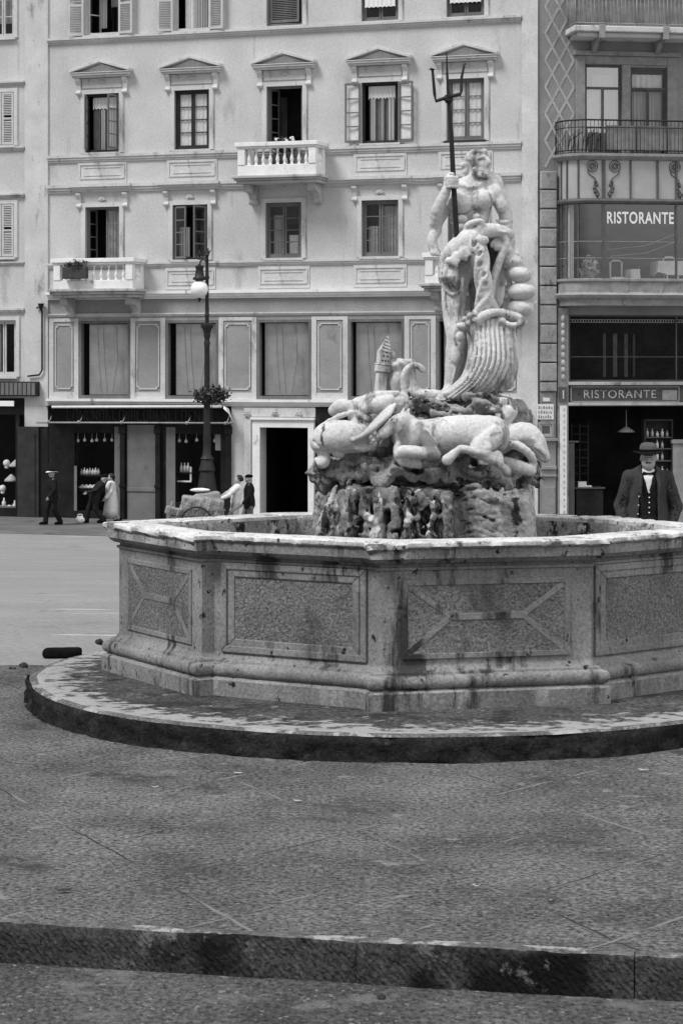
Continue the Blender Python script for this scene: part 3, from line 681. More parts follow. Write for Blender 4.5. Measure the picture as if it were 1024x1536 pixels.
# torso
c.chain(Pl([(709, 292, .0), (706, 325, .01), (704, 352, .02), (703, 385, .03)]), RL([31, 25.5, 22, 31]), .03, flat=.74)
c.ell(P(686, 285, -.0), (r_(17), r_(17), r_(16)), None, .03); c.ell(P(735, 277, .01), (r_(20), r_(20), r_(20)), None, .05)
c.ell(P(690, 305, -.115), (r_(19), r_(12), r_(15)), rotm(0, 8, 0), .012); c.ell(P(722, 299, -.115), (r_(19), r_(12), r_(15)), rotm(0, -10, 0), .012)
for a_, q in ((1, (692, 328, -.125)), (1, (691, 341, -.12)), (1, (693, 354, -.115)), (1, (716, 326, -.125)), (1, (716, 339, -.12)), (1, (715, 352, -.115))): c.ell(P(*q), (r_(9), r_(6), r_(6.5)), None, .008)
c.ell(P(681, 297, -.09), (r_(12), r_(10), r_(14)), rotm(0, 20, 0), .012); c.ell(P(741, 289, -.06), (r_(13), r_(12), r_(16)), rotm(0, -25, 0), .012)
c.ell(P(665, 313, -.09), (r_(8), r_(7), r_(13)), rotm(0, 30, 0), .012); c.ell(P(750, 304, -.08), (r_(9), r_(8), r_(15)), rotm(0, -22, 0), .012)
c.ell(P(688, 338, -.06), (r_(6), r_(7), r_(16)), rotm(0, -8, 0), .01); c.ell(P(722, 334, -.06), (r_(6), r_(7), r_(16)), rotm(0, 8, 0), .01)
c.chain(Pl([(733, 288, -.15), (738, 306, -.13), (739, 330, -.08)]), RL([1.5, 2.5, 2]), .006, '-'); c.chain(Pl([(677, 300, -.16), (675, 316, -.14)]), RL([1.5, 2]), .006, '-')
c.chain(Pl([(700, 318, -.16), (712, 320, -.165), (726, 314, -.15), (736, 304, -.12)]), RL([1.8, 3, 2.8, 1.4]), .008, '-')
c.chain(Pl([(680, 316, -.17), (690, 321, -.185), (702, 319, -.18)]), RL([1.4, 2.6, 1.6]), .008, '-')
c.chain(Pl([(707, 285, -.165), (706, 315, -.17), (704, 348, -.15), (703, 362, -.15)]), RL([1.6, 2.2, 2.2, 1.6]), .008, '-')
for k in range(4): c.chain(Pl([(676, 312+7*k, -.07), (684, 316+7*k, -.11)]), RL([2.6, 1.8]), .02)
c.ell(P(704, 356, -.15), r_(2), None, .01, '-')
c.chain(Pl([(690, 276, -.08), (704, 281, -.12)]), RL([3, 2.5]), .02); c.chain(Pl([(728, 272, -.08), (712, 280, -.12)]), RL([3, 2.5]), .02)
# neck and head, thrown back and turned to the right
c.cone(P(711, 280, .0), P(716, 255, .0), r_(15), r_(12.5), .03)
c.chain(Pl([(703, 279, -.07), (713, 262, -.06)]), RL([3, 3]), .02)
H = lambda x, y, d=0: P(718+x, 244+y, -.02+d)
c.ell(H(0, -2), (r_(15), r_(17), r_(17)), rotm(0, 24, 0), .02)
c.ell(H(7, 7, -.05), (r_(11), r_(11), r_(10)), rotm(0, 24, 0), .03)
c.chain([H(10, -7, -.085), H(14.5, -1, -.095), H(13, 2, -.09)], RL([2.6, 3.6, 2.6]), .012)                  # nose
c.chain([H(-1, -6, -.095), H(6, -9, -.095), H(12, -8, -.07), H(16, -5, -.04)], RL([1.8, 2.4, 2.2, 1.8]), .01)  # brow
c.ell(H(5, -4, -.10), r_(3.2), None, .008, '-'); c.ell(H(14, -4, -.075), r_(2.8), None, .008, '-')
c.ell(H(5, -4, -.085), r_(2.5), None, .004); c.ell(H(13, -4, -.062), r_(2.2), None, .004)
c.ell(H(4, 1, -.085), r_(4.5), None, .02); c.chain([H(7, 6, -.10), H(13, 6, -.085)], RL([1.6, 1.4]), .006)    # cheek, moustache
c.chain([H(8, 8.5, -.10), H(13, 8, -.085)], RL([1.3, 1.2]), .006, '-')
c.ell(H(-10, 1, -.06), (r_(2.5), r_(2.2), r_(4.5)), None, .006)                                          # ear
rs = random.Random(11)
for i in range(60):                                        # curls of hair
    a = rs.uniform(0, 2*math.pi); b = rs.uniform(-.2, 1.0)
    d = np.array([math.cos(a)*math.cos(b), math.sin(a)*math.cos(b), math.sin(b)])
    if d[1] < -.25 and d[0] > -.35 and d[2] < .62: continue
    p = H(-1, -3)+d*np.array([r_(17), r_(18), r_(17)])
    c.ell(p, r_(rs.uniform(3.2, 5.2)), None, .008); c.ell(p+d*r_(4), r_(rs.uniform(1.2, 2)), None, .004, '-')
for i in range(26):                                        # beard
    p = H(rs.uniform(-9, 14), rs.uniform(9, 19), -.05-.05*rs.random())
    c.ell(p, r_(rs.uniform(3, 4.6)), None, .008); c.ell(p+np.array([rs.uniform(-.01, .01), -r_(4), 0]), r_(1.3), None, .003, '-')
for p in ((-17, -6), (-16, 1), (-18, 8), (-20, 13), (-23, 3)): c.ell(H(*p), r_(rs.uniform(4, 5.2)), None, .01)
# right arm, bent up to the trident
c.chain(Pl([(684, 287, -.02), (666, 312, -.05), (652, 338, -.07)]), RL([13.5, 10.5, 9]), .012)
c.chain(Pl([(652, 339, -.08), (656, 316, -.15), (665, 294, -.19), (671, 280, -.20)]), RL([8.5, 9.5, 7.5, 6]), .01)
c.ell(P(673, 273, -.20), (r_(8.5), r_(8), r_(9)), None, .015)
for k in range(4):                                         # fingers closed round the shaft
    y = 266+k*4.6
    c.chain(Pl([(670+k*.3, y, -.245), (678, y-.6, -.262), (685, y+.2, -.235), (685, y+1, -.20), (680, y+1.2, -.185)]), RL([2.7, 2.8, 2.6, 2.4, 2]), .004)
c.chain(Pl([(668, 268, -.22), (674, 261, -.235), (681, 261, -.22)]), RL([3.2, 2.8, 2.3]), .005)
c.chain(Pl([(655, 345, -.07), (648, 358, -.09), (650, 372, -.09), (657, 380, -.08)]), RL([7, 6.5, 6, 4]), .02)   # cloth end hanging from the elbow
for k in range(3): c.chain(Pl([(652, 368, -.11), (647+4*k, 378, -.12), (650+5*k, 383, -.12)]), RL([2, 2.4, 1.6]), .006)
# left arm, hanging, hand in the drapery
c.chain(Pl([(737, 278, .01), (750, 300, .02), (758, 320, .02)]), RL([16, 12.5, 10]), .012)
c.chain(Pl([(758, 320, .02), (758, 338, -.02), (752, 356, -.07)]), RL([10, 10, 7]), .01)
c.chain(Pl([(746, 331, -.05), (757, 333, -.075), (768, 330, -.03)]), RL([2.5, 3, 2.5]), .006); c.chain(Pl([(745, 347, -.06), (756, 349, -.10), (766, 346, -.05)]), RL([2.5, 3, 2.5]), .006)
c.ell(P(750, 360, -.10), (r_(9), r_(6), r_(8)), None, .015)
for k in range(4): c.chain(Pl([(744+k*4, 362, -.13), (742+k*4.2, 369, -.15), (743+k*4, 375, -.14)]), RL([2.6, 2.5, 2]), .004)
c.chain(Pl([(743, 358, -.12), (738, 364, -.14), (737, 370, -.14)]), RL([2.8, 2.4, 2]), .004)
# legs
c.chain(Pl([(690, 388, .02), (681, 436, -.03), (681, 475, -.06), (686, 503, -.09)]), RL([23, 18, 15, 15]), .03)
c.chain(Pl([(686, 505, -.09), (684, 532, -.05), (680, 558, -.03), (675, 580, -.02)]), RL([15, 15.5, 12, 8.5]), .02)
c.ell(P(690, 503, -.16), (r_(8), r_(6), r_(9)), None, .006); c.ell(P(684, 530, -.13), (r_(8), r_(6), r_(18)), None, .01); c.chain(Pl([(688, 520, -.15), (684, 550, -.12), (678, 576, -.08)]), RL([1.5, 2, 1.2]), .006)
c.ell(P(684, 450, -.12), (r_(9), r_(7), r_(26)), rotm(0, 3, 0), .012); c.chain(Pl([(692, 494, -.17), (684, 500, -.175), (686, 512, -.17), (695, 512, -.165)]), RL([1.8, 2, 2, 1.5]), .01, '-')
c.chain(Pl([(676, 582, -.02), (668, 592, -.10), (658, 596, -.17)]), RL([9, 8, 6]), .02)
for k in range(5): c.cone(P(655+k*3.6, 597, -.16), P(651+k*3.8, 600, -.215+.008*k), r_(2.8-.2*k), r_(2.2), .004)
c.chain(Pl([(715, 392, .08), (722, 440, .10), (724, 490, .06)]), RL([22, 18, 16]), .03); c.chain(Pl([(724, 492, .06), (726, 540, .12), (722, 586, .12)]), RL([14, 14, 9]), .03)
c.rough(.0025, .03, 9)
nep = empty('god_statue', (P(700, 0)[0], YS, P(0, 600)[2]))
tag(nep, 'tall white marble statue of a bare-chested bearded man standing on top of the rock', 'statue')
def sub(clay, name, m, label=None):
    o = clay.build(name, m, nep); o.matrix_parent_inverse = Matrix.Translation(-nep.location)
    if label: o['label'] = label
    return o
sub(c, 'figure', M['marble_clean'])

# --- drapery
c = Clay((P(640, 0)[0], YS-.62, P(0, 615)[2]), (P(815, 0)[0], YS+.50, P(0, 322)[2]), .0078)
c.chain(Pl([(765, 352, -.06), (745, 345, -.15), (722, 348, -.19), (700, 360, -.20), (682, 375, -.18), (667, 390, -.12)]), RL([7, 9, 11, 15, 14, 8]), .02, flat=.8)
c.chain(Pl([(697, 352, -.16), (702, 338, -.22), (714, 332, -.24), (722, 333, -.22), (716, 345, -.22)]), RL([5, 5, 4, 4, 6]), .012)
for q in ((708, 368, 9), (697, 377, 9), (684, 386, 8), (673, 391, 6), (716, 360, 8)): c.ell(P(q[0], q[1], -.25), (r_(q[2]), r_(5), r_(q[2])), None, .012)
for q in ((712, 371, 11, 20), (697, 382, 11, 35), (683, 392, 9, 45), (724, 360, 9, 5)): c.ell(P(q[0], q[1], -.265), (r_(q[2]), r_(3), r_(q[2]*.8)), rotm(0, q[3], 0), .004)
for q in ((704, 384), (690, 393), (718, 372)): c.ell(P(q[0], q[1]+3, -.28), (r_(3), r_(8), r_(5)), rotm(0, 30, 0), .003, '-')
for k in range(5): c.chain(Pl([(706-k*8, 350+k*6, -.30), (700-k*7.5, 364+k*5.5, -.31)]), RL([1.6, 1]), .006, '-')
for k in range(7):                                         # fluted skirt on the thigh
    t = k/6; c.chain(Pl([(664+t*26, 392+t*3, -.15-.05*math.sin(3.1*t)), (662+t*30, 415-t*2, -.17-.07*math.sin(3.1*t)), (678+t*12, 437-t*4, -.13-.05*math.sin(3.1*t))]), RL([2.6, 3.6, 2.4]), .006)
for k in range(6):
    t = (k+.5)/6; c.chain(Pl([(664+t*26, 394+t*3, -.17-.05*math.sin(3.1*t)), (662+t*30, 415-t*2, -.20-.07*math.sin(3.1*t)), (678+t*12, 436-t*4, -.15-.05*math.sin(3.1*t))]), RL([1, 1.7, 1]), .003, '-')
c.chain(Pl([(690, 398, -.17), (694, 410, -.19), (700, 424, -.17)]), RL([5, 7, 5]), .008, '-')
c.chain(Pl([(660, 395, -.1), (660, 420, -.12), (676, 440, -.15), (690, 436, -.2), (693, 415, -.2)]), RL([2.5, 2.5, 3, 3, 2.5]), .006)
# twisted central fall
rs = random.Random(3)
AX = [(711, 352, -.19), (718, 380, -.22), (723, 412, -.23), (727, 440, -.21), (721, 466, -.19), (707, 482, -.18)]
AXN = np.array(AX, float)
def axis(t): f = t*(len(AX)-1); k = min(int(f), len(AX)-2); return AXN[k]+(AXN[k+1]-AXN[k])*(f-k)
c.chain(Pl(AX), RL([10, 10, 10, 9, 9, 7]), .01)
for st in range(4):                                        # strands of cloth twisted round one another
    pp = []; rr_ = []
    for i in range(15):
        t = i/14; a = 2*math.pi*(st/4+1.05*t); w_ = 10.5*(1-.35*t); p = axis(t); pp.append((p[0]+w_*math.cos(a), p[1]+2*math.sin(a*2), p[2]-w_/189*math.sin(a))); rr_.append(5.6-1.6*t)
    c.chain(Pl(pp), RL(rr_), .004, sub=2)
for k in range(9):
    t = .1+.8*k/8; p = axis(t); c.ell(P(p[0]+rs.uniform(-7, 8), p[1], p[2]-.062), (r_(3.2), r_(6), r_(5.5)), rotm(0, 35, 0), .004, '-')
c.chain(Pl([(722, 440, -.22), (735, 455, -.16), (742, 470, -.12)]), RL([8, 8, 8]), .02)
# curtain of cloth arching on the right, hollow behind
for k in range(6):
    t = k/5; c.chain(Pl([(752+t*12, 350-1*t, -.12+.03*k), (758+t*9, 366, -.14+.05*k), (748+t*9, 392, -.14+.06*k), (738+t*7, 422, -.12+.05*k), (736+t*4, 452, -.1+.04*k)]), RL([4.5, 5, 5.5, 5, 4]), .007)
c.chain(Pl([(735, 345, -.12), (736, 358, .12), (738, 400, .24), (736, 450, .22)]), RL([9, 16, 20, 18]), .03)
c.ell(P(746, 350, .06), (r_(22), .26, r_(7)), rotm(0, 4, 0), .02); c.chain(Pl([(764, 352, .1), (762, 385, .16), (752, 420, .16)]), RL([7, 8, 8]), .02, flat=2.2)
c.chain(Pl([(745, 418, -.02), (752, 404, .0), (760, 410, .0), (765, 435, .01), (763, 470, .0)]), RL([3.5, 4, 4, 4, 5]), .01)
# the big leaf of drapery falling to the rock
LV = []
def qb(a, b, d, t): return tuple((1-t)*(1-t)*np.array(a, float)+2*t*(1-t)*np.array(b, float)+t*t*np.array(d, float))
for k in range(11):
    t = k/10
    E = qb((702, 488, -.16), (738, 470, -.30), (770, 500, -.10), t); M_ = qb((707, 530, -.24), (738, 536, -.44), (772, 548, -.14), t)
    L_ = qb((696, 566, -.22), (716, 574, -.40), (764, 574, -.16), t); S_ = qb((662, 594, -.14), (684, 602, -.28), (752, 588, -.16), t)
    c.chain(Pl([E, M_, L_, S_]), RL([4.0, 6.0, 5.4, 2.6]), .0015, sub=5); LV.append((E, M_, L_, S_))
c.chain(Pl([(722, 500, -.05), (732, 540, -.06), (722, 580, -.05)]), RL([24, 30, 22]), .01, flat=.4)
for a_, b_ in zip(LV[:-1], LV[1:]): c.chain(Pl([tuple((np.array(p)+np.array(q))/2-(0, 0, .018)) for p, q in zip(a_, b_)]), RL([1.4, 2.3, 2.0, .9]), .002, '-', sub=6)
c.chain(Pl([(688, 488, -.18), (704, 490, -.24), (713, 508, -.27), (712, 535, -.26), (702, 562, -.24), (684, 584, -.2), (655, 594, -.15)]), RL([4, 5, 5, 5, 4.5, 4.5, 4]), .006)
for dx in (6, 12): c.chain(Pl([(716+dx, 512, -.29), (715+dx, 540, -.29), (706+dx, 566, -.26), (690+dx, 588, -.22)]), RL([2.5, 3.5, 3, 2.5]), .005)
for q in ([(712, 545), (706, 520)], [(722, 548), (713, 522)], [(728, 552), (722, 530)], [(716, 575), (708, 556)]): c.chain(Pl([(q[0][0], q[0][1], -.40), (q[1][0], q[1][1], -.39)]), RL([1.4, 3]), .006, '-')
# curled lip and shells at the top of the leaf
c.chain(Pl([(712, 488, -.24), (724, 474, -.26), (745, 468, -.22), (766, 472, -.18), (778, 476, -.18), (782, 484, -.2), (770, 488, -.22), (757, 484, -.22)]), RL([6, 6.5, 6, 5.5, 5, 4.5, 4, 3]), .01)
c.chain(Pl([(742, 486, -.2), (752, 480, -.22), (760, 490, -.2), (764, 520, -.2)]), RL([4, 4, 4, 4]), .01)
for q in ((697, 478), (704, 473), (712, 470), (701, 484), (711, 480), (718, 476)): c.ell(P(q[0], q[1], -.27), r_(4.6), None, .006); c.ell(P(q[0], q[1]-.5, -.30), r_(1.8), None, .003, '-')
# small frond at the lower right
for k in range(4): c.chain(Pl([(735+k*7, 590-k*2, -.14), (752+k*4, 584-k*4, -.2), (759+k*1.5, 572-k*2, -.2)]), RL([3.4, 3.6, 1.6]), .005)
c.rough(.0012, .03, 12)
sub(c, 'drapery', M['marble_clean'])
# --- ringed shell horn behind the hip
c = Clay((P(735, 0)[0], YS-.40, P(0, 500)[2]), (P(812, 0)[0], YS+.30, P(0, 352)[2]), .0085)
for q in ((760, 378, 12, 10), (769, 392, 16, 11), (778, 411, 19, 13), (782, 437, 22, 14), (779, 463, 21, 14), (772, 479, 14, 9)):
    c.ell(P(q[0], q[1], -.06), (r_(q[2]), r_(q[2]*.95), r_(q[3])), rotm(0, 14 if q[1] < 420 else -4, 0), .006)
c.chain(Pl([(786, 466, -.05), (797, 458, -.03), (805, 450, -.02)]), RL([6, 4, 1.5]), .01); c.chain(Pl([(774, 484, -.05), (780, 490, -.08), (790, 482, -.1)]), RL([5, 4, 2]), .01)
c.chain(Pl([(760, 378, -.06), (752, 366, -.03), (754, 358, .02)]), RL([10, 9, 7]), .02)
c.rough(.002, .03, 13)
sub(c, 'ringed_horn', M['marble_clean'])
# --- trident
tr = empty('trident', tuple(P(686, 392, -.22)))
tag(tr, 'thin dark iron trident with three prongs held upright in the statue\'s raised hand', 'trident')
def tsub(mb, name):
    o = mb.build(name, M['bronze'], tr, True); o.matrix_parent_inverse = Matrix.Translation(-tr.location); o.data.set_sharp_from_angle(angle=R(40)); return o
V = lambda *a: Vector(P(*a))
tsub(MB().tube([V(687, 392, -.21), V(680, 275, -.215), V(676.5, 200, -.22), V(672.5, 148, -.22)], [.021, .021, .018, .0135], 10), 'shaft')
tsub(MB().tube([V(672.5, 152, -.22), V(670.5, 112, -.22), V(669.5, 77, -.22)], [.012, .010, .004], 8), 'prong')
tsub(MB().tube([V(672, 145, -.23), V(653.5, 151, -.24), V(651.5, 140, -.24), V(648.5, 105, -.25), V(648, 103.5, -.25), V(648.5, 102, -.25)], [.016, .014, .013, .010, .026, .016], 8), 'prong')
tsub(MB().tube([V(672, 145, -.23), V(690, 140.5, -.22), V(691.5, 136, -.21), V(692, 116, -.21), V(696, 97, -.20), V(698, 94, -.20)], [.016, .014, .012, .011, .009, .003], 8), 'prong')
cl = MB()
for zz, rr in ((144, .03), (149, .036), (152, .026)): cl.lathe([(.004, -.014), (rr, -.010), (rr, .010), (.004, .014)], V(672.5, zz, -.22), 12)
tsub(cl, 'collar')

# --- horse lying on the ledge
c = Clay((P(555, 0)[0], YS-1.05, P(0, 708)[2]), (P(770, 0)[0], YS-.10, P(0, 576)[2]), .0085)
D = -.62
c.chain(Pl([(612, 656, D+.02), (640, 657, D-.03), (680, 652, D-.06), (716, 652, D-.03), (738, 655, D+.02)]), RL([23, 25, 26, 27, 25]), .03)
c.ell(P(738, 648, D-.05), (r_(24), r_(17), r_(23)), rotm(0, 20, 0), .04); c.ell(P(620, 655, D-.10), (r_(17), r_(13), r_(23)), rotm(0, 20, 0), .04)
c.chain(Pl([(614, 654, D), (610, 642, D-.05), (606, 634, D-.08)]), RL([21, 17, 13]), .03)               # low neck, head turned down to the left
c.chain(Pl([(605, 631, D-.10), (595, 634, D-.17), (583, 643, D-.22), (574, 652, D-.235)]), RL([11, 11, 8, 7]), .012)
c.ell(P(593, 641, D-.2), (r_(8), r_(6), r_(8)), None, .01)
for s_ in (-1, 1): c.cone(P(606+s_*4, 622, D-.08+.02*s_), P(610+s_*4, 612, D-.06+.02*s_), r_(3.6), r_(1.2), .008)
c.ell(P(591, 632, D-.245), r_(2.8), None, .004); c.chain(Pl([(586, 629, D-.235), (591, 627.5, D-.245), (596, 629, D-.235)]), RL([1.2, 1.6, 1.2]), .003); c.ell(P(572, 650, D-.275), r_(1.8), None, .003, '-')
c.chain(Pl([(568, 656, D-.26), (575, 654, D-.275), (584, 651, D-.27)]), RL([.8, 1.1, .8]), .003, '-')
for k in range(7): c.chain(Pl([(608+rs.uniform(-2, 2), 620+k*3, D-.02), (616, 627+k*3.5, D-.05), (622, 637+k*3.5, D-.10)]), RL([2.6, 3, 1.6]), .005)   # mane
for k in range(3): c.chain(Pl([(609+k*6, 642, D-.19), (612+k*7, 656, D-.215), (622+k*6, 668, D-.2)]), RL([1.2, 1.8, 1]), .02, '-')
# near foreleg folded under, far foreleg
c.chain(Pl([(626, 640, D-.12), (640, 662, D-.20), (652, 682, D-.24)]), RL([10, 9, 8.5]), .02)
c.chain(Pl([(652, 684, D-.24), (630, 679, D-.27), (606, 677, D-.26), (598, 680, D-.25)]), RL([8.5, 8.5, 8.5, 7]), .015)
c.chain(Pl([(600, 672, D-.06), (606, 690, D-.14), (640, 694, D-.2), (655, 690, D-.2)]), RL([10, 9, 7.5, 6]), .02)
# hind leg with hock, cannon and hoof
c.chain(Pl([(742, 655, D-.12), (722, 668, D-.2), (712, 676, D-.22)]), RL([16, 12, 9]), .02)
c.chain(Pl([(712, 676, D-.22), (734, 686, D-.24), (745, 690, D-.22)]), RL([9, 8, 7]), .015)
c.chain(Pl([(730, 680, D-.26), (708, 676, D-.28), (690, 672, D-.28)]), RL([7, 5.2, 5]), .012); c.cone(P(688, 674, D-.28), P(670, 690, D-.28), r_(5), r_(8), .012)
c.chain(Pl([(745, 685, D-.2), (747, 694, D-.22)]), RL([9, 8]), .012)
for k in range(5): c.chain(Pl([(744+k*1.5, 640+k*2, D-.18), (728-k*3+4*k, 652, D-.24), (716+k*4.6, 672, D-.28), (712+k*5, 686, D-.27)]), RL([2.6, 3.2, 3, 1.8]), .004)   # tail
c.rough(.003, .03, 15)
h = c.build('horse_statue', M['marble_clean'])
tag(h, 'white marble horse lying with folded legs on the right of the rock ledge', 'horse statue')

# --- reclining sea creature on the left
c = Clay((P(462, 0)[0], YS-.95, P(0, 708)[2]), (P(600, 0)[0], YS-.05, P(0, 586)[2]), .0092)
D = -.50
c.chain(Pl([(562, 655, D-.0), (540, 657, D-.06), (516, 655, D-.10), (494, 655, D-.08), (480, 664, D-.06)]), RL([13, 20, 23, 22, 15]), .02)
c.chain(Pl([(497, 633, D-.19), (490, 650, D-.23), (492, 670, D-.22), (501, 680, D-.18)]), RL([1.4, 2, 2, 1.4]), .012, '-')
c.chain(Pl([(470, 661, D-.12), (479, 672, D-.16), (490, 680, D-.15)]), RL([1.4, 2, 1.4]), .01, '-')
c.chain(Pl([(492, 636, D-.12), (508, 624, D-.12), (530, 619, D-.08)]), RL([3.5, 3.5, 3.5]), .01); c.chain(Pl([(478, 645, D-.10), (494, 630, D-.13), (515, 624, D-.1)]), RL([2.6, 2.6, 2.6]), .006)
c.chain(Pl([(500, 616, D+.05), (512, 609, D-.02), (528, 611, D-.02), (540, 604, D+.02), (560, 600, D+.04)]), RL([8, 10, 9, 9, 9]), .015)    # head
c.ell(P(508, 612, D-.08), r_(2), None, .004, '-'); c.chain(Pl([(497, 621, D-.03), (505, 622, D-.06), (514, 620, D-.06)]), RL([1, 1.4, 1]), .004, '-')
c.chain(Pl([(545, 602, D), (560, 596, D-.03), (580, 592, D-.02), (594, 588, D)]), RL([7, 8, 8, 6]), .015); c.chain(Pl([(548, 612, D-.06), (570, 606, D-.08), (585, 600, D-.05)]), RL([9, 10, 7]), .015)
c.chain(Pl([(484, 674, D-.05), (486, 686, D-.06), (484, 694, D-.08)]), RL([9, 8, 9]), .015); c.ell(P(507, 680, D-.10), (r_(10), r_(8), r_(7)), rotm(0, 20, 0), .01); c.ell(P(476, 690, D-.05), r_(5), None, .01)
for k in range(7):                                         # folds of weed over the back
    c.chain(Pl([(531+k*2, 660+k*1.2, D-.22+.01*k), (546+k*3, 652-k*2, D-.24), (556+k*4.5, 640-k*3, D-.2), (580+k*2, 612-k, D-.10)]), RL([3.4, 4, 3.6, 2.4]), .006)
c.chain(Pl([(524, 668, D-.16), (545, 673, D-.18), (562, 666, D-.14)]), RL([4, 5, 4]), .01)
for q in ((556, 656), (562, 650), (568, 655), (560, 661), (571, 647)): c.ell(P(q[0], q[1], D-.24), r_(3.6), None, .005)
c.chain(Pl([(535, 636, D-.08), (528, 626, D-.06), (540, 622, D-.06), (552, 628, D-.06)]), RL([6, 6, 6, 6]), .01)
c.rough(.003, .03, 17)
o = c.build('sea_creature_statue', M['marble'])
tag(o, 'pale carved sea creature sprawling over the left end of the rock with folds of weed', 'sea creature')

# --- dolphin-like tail on the right with a broken stone tube beside it
c = Clay((P(738, 0)[0], YS-.70, P(0, 722)[2]), (P(832, 0)[0], YS+.25, P(0, 596)[2]), .0092)
D = -.28
c.chain(Pl([(748, 668, D-.02), (768, 655, D-.04), (788, 653, D-.05), (803, 664, D-.06), (812, 678, D-.07), (818, 688, D-.08)]), RL([14, 17, 18, 14, 9, 6]), .02)
for k in range(5): c.chain(Pl([(800+k, 658+k*3, D-.14), (810+k*1.5, 668+k*3, D-.13), (820+k*.6-1.2*k, 682+k*2.6, D-.10)]), RL([2.6, 3, 1.4]), .005)
c.chain(Pl([(752, 668, D-.16), (775, 668, D-.22), (796, 684, D-.20), (800, 700, D-.14)]), RL([5, 6, 6, 5]), .012)
c.chain(Pl([(752, 690, D-.14), (775, 700, D-.22), (796, 706, D-.18)]), RL([6, 10, 8]), .015); c.chain(Pl([(738, 676, D-.2), (752, 700, D-.25), (772, 716, D-.2)]), RL([5, 6, 4]), .012)
c.cone(P(748, 644, D-.02), P(765, 617, D-.03), r_(10), r_(11), .008); c.ell(P(768, 612, D-.03), r_(8), None, .006, '-')
c.chain(Pl([(738, 604, D+.05), (750, 602, D+.0), (760, 606, D), (752, 622, D), (744, 632, D)]), RL([6, 7, 6, 8, 9]), .015)
c.rough(.004, .04, 19)
o = c.build('fish_tail_statue', M['marble'])
tag(o, 'carved curling fish tail and broken stone tube at the right end of the rock', 'fish tail')

# --- little stone tower leaning on the left of the rock, with the scroll beside it
tw = empty('tower_model', tuple(P(569, 592, -.1)))
tag(tw, 'small pale carved stone tower with pointed roof and tiny windows leaning on the rock', 'stone tower')
tw.rotation_euler = (0, R(7), R(18))
s = r_(1)
mb = MB()
mb.box(-7.5*s, 7.5*s, -7*s, 7*s, -4*s, 34*s); mb.box(-10*s, 10*s, -9*s, 9*s, 34*s, 44*s); mb.box(-10.5*s, 10.5*s, -9.6*s, 9.6*s, 44*s, 47*s); mb.box(-9*s, 9*s, -8.4*s, 8.4*s, 47*s, 66*s)
bevel(mb.build('tower_shaft', M['marble_clean'], tw), .006)
mb = MB(); t_ = 66*s
mb.add([(-8.2*s, -8*s, t_), (8.2*s, -8*s, t_), (8.2*s, 8*s, t_), (-8.2*s, 8*s, t_), (3*s, 0, 92*s)], [(3, 2, 1, 0), (0, 1, 4), (1, 2, 4), (2, 3, 4), (3, 0, 4)])
for k in range(5): mb.bar((-9*s+k*1.7*s, -8.6*s+k*1.5*s, t_+k*5*s+1*s), (9*s-k*1.1*s, -8.6*s+k*1.5*s, t_+k*5*s-2*s), 2.2*s, 2.2*s)
bevel(mb.build('tower_roof', M['marble_clean'], tw), .004)
for x, z in ((-4.5, 51), (0, 51), (4.5, 51), (-3, 58), (3, 58), (0, 64)):
    MB().box(x*s-1.1*s, x*s+1.1*s, -8.6*s, -8.3*s, z*s-1.2*s, z*s+1.2*s).build('tower_window', M['interior'], tw)
c = Clay((P(572, 0)[0], YS-.55, P(0, 625)[2]), (P(700, 0)[0], YS+.35, P(0, 520)[2]), .009)
c.ell(P(594, 572, .02), (r_(17), .14, r_(28)), rotm(0, 8, 0), .02); c.ell(P(592, 548, -.02), (r_(13), .10, r_(9)), None, .02); c.ell(P(589, 532, -.03), (r_(4), .03, r_(6)), None, .01); c.ell(P(602, 544, -.05), (r_(10), .07, r_(6)), rotm(0, 30, 0), .015)
for dd, dx in ((-.18, 0), (-.145, 1.5), (-.11, 3), (-.075, 4.5)):     # broad ribbon of stone curling over at the top
    c.chain(Pl([(607+dx, 592, dd), (604+dx, 573, dd-.01), (607+dx, 558, dd-.01), (616+dx, 549, dd), (626+dx, 549, dd), (632+dx, 556, dd-.01)]), RL([5, 4.2, 4.2, 4.2, 4, 3]), .008)
c.chain(Pl([(596, 560, -.06), (600, 548, -.05), (612, 542, -.04), (622, 543, -.04)]), RL([5, 4.5, 4, 2.5]), .01)
c.chain(Pl([(618, 558, -.14), (617, 575, -.15), (624, 589, -.17), (650, 592, -.16), (690, 593, -.12)]), RL([5, 7, 8, 7, 5]), .015)
c.chain(Pl([(612, 562, -.21), (611, 580, -.22), (617, 595, -.24)]), RL([1.5, 2.5, 2]), .01, '-')
c.ell(P(600, 598, -.18), (r_(14), .12, r_(8)), None, .02); c.ell(P(598, 603, -.34), (r_(10.5), r_(8), r_(11.5)), None, .006); c.chain(Pl([(588, 596, -.34), (598, 590, -.35), (609, 597, -.34), (609, 608, -.35), (598, 616, -.36), (588, 609, -.35)]), RL([2.4]*6), .004)
for k in range(4): c.chain(Pl([(585+k*4, 560, -.12), (588+k*3, 578, -.15), (590+k*5, 596, -.14)]), RL([1.5, 2, 1.5]), .01, '-')
c.rough(.004, .03, 21)
o = c.build('scroll_carving', M['marble'])
tag(o, 'carved curling stone scroll standing between the little tower and the tall statue', 'stone scroll')
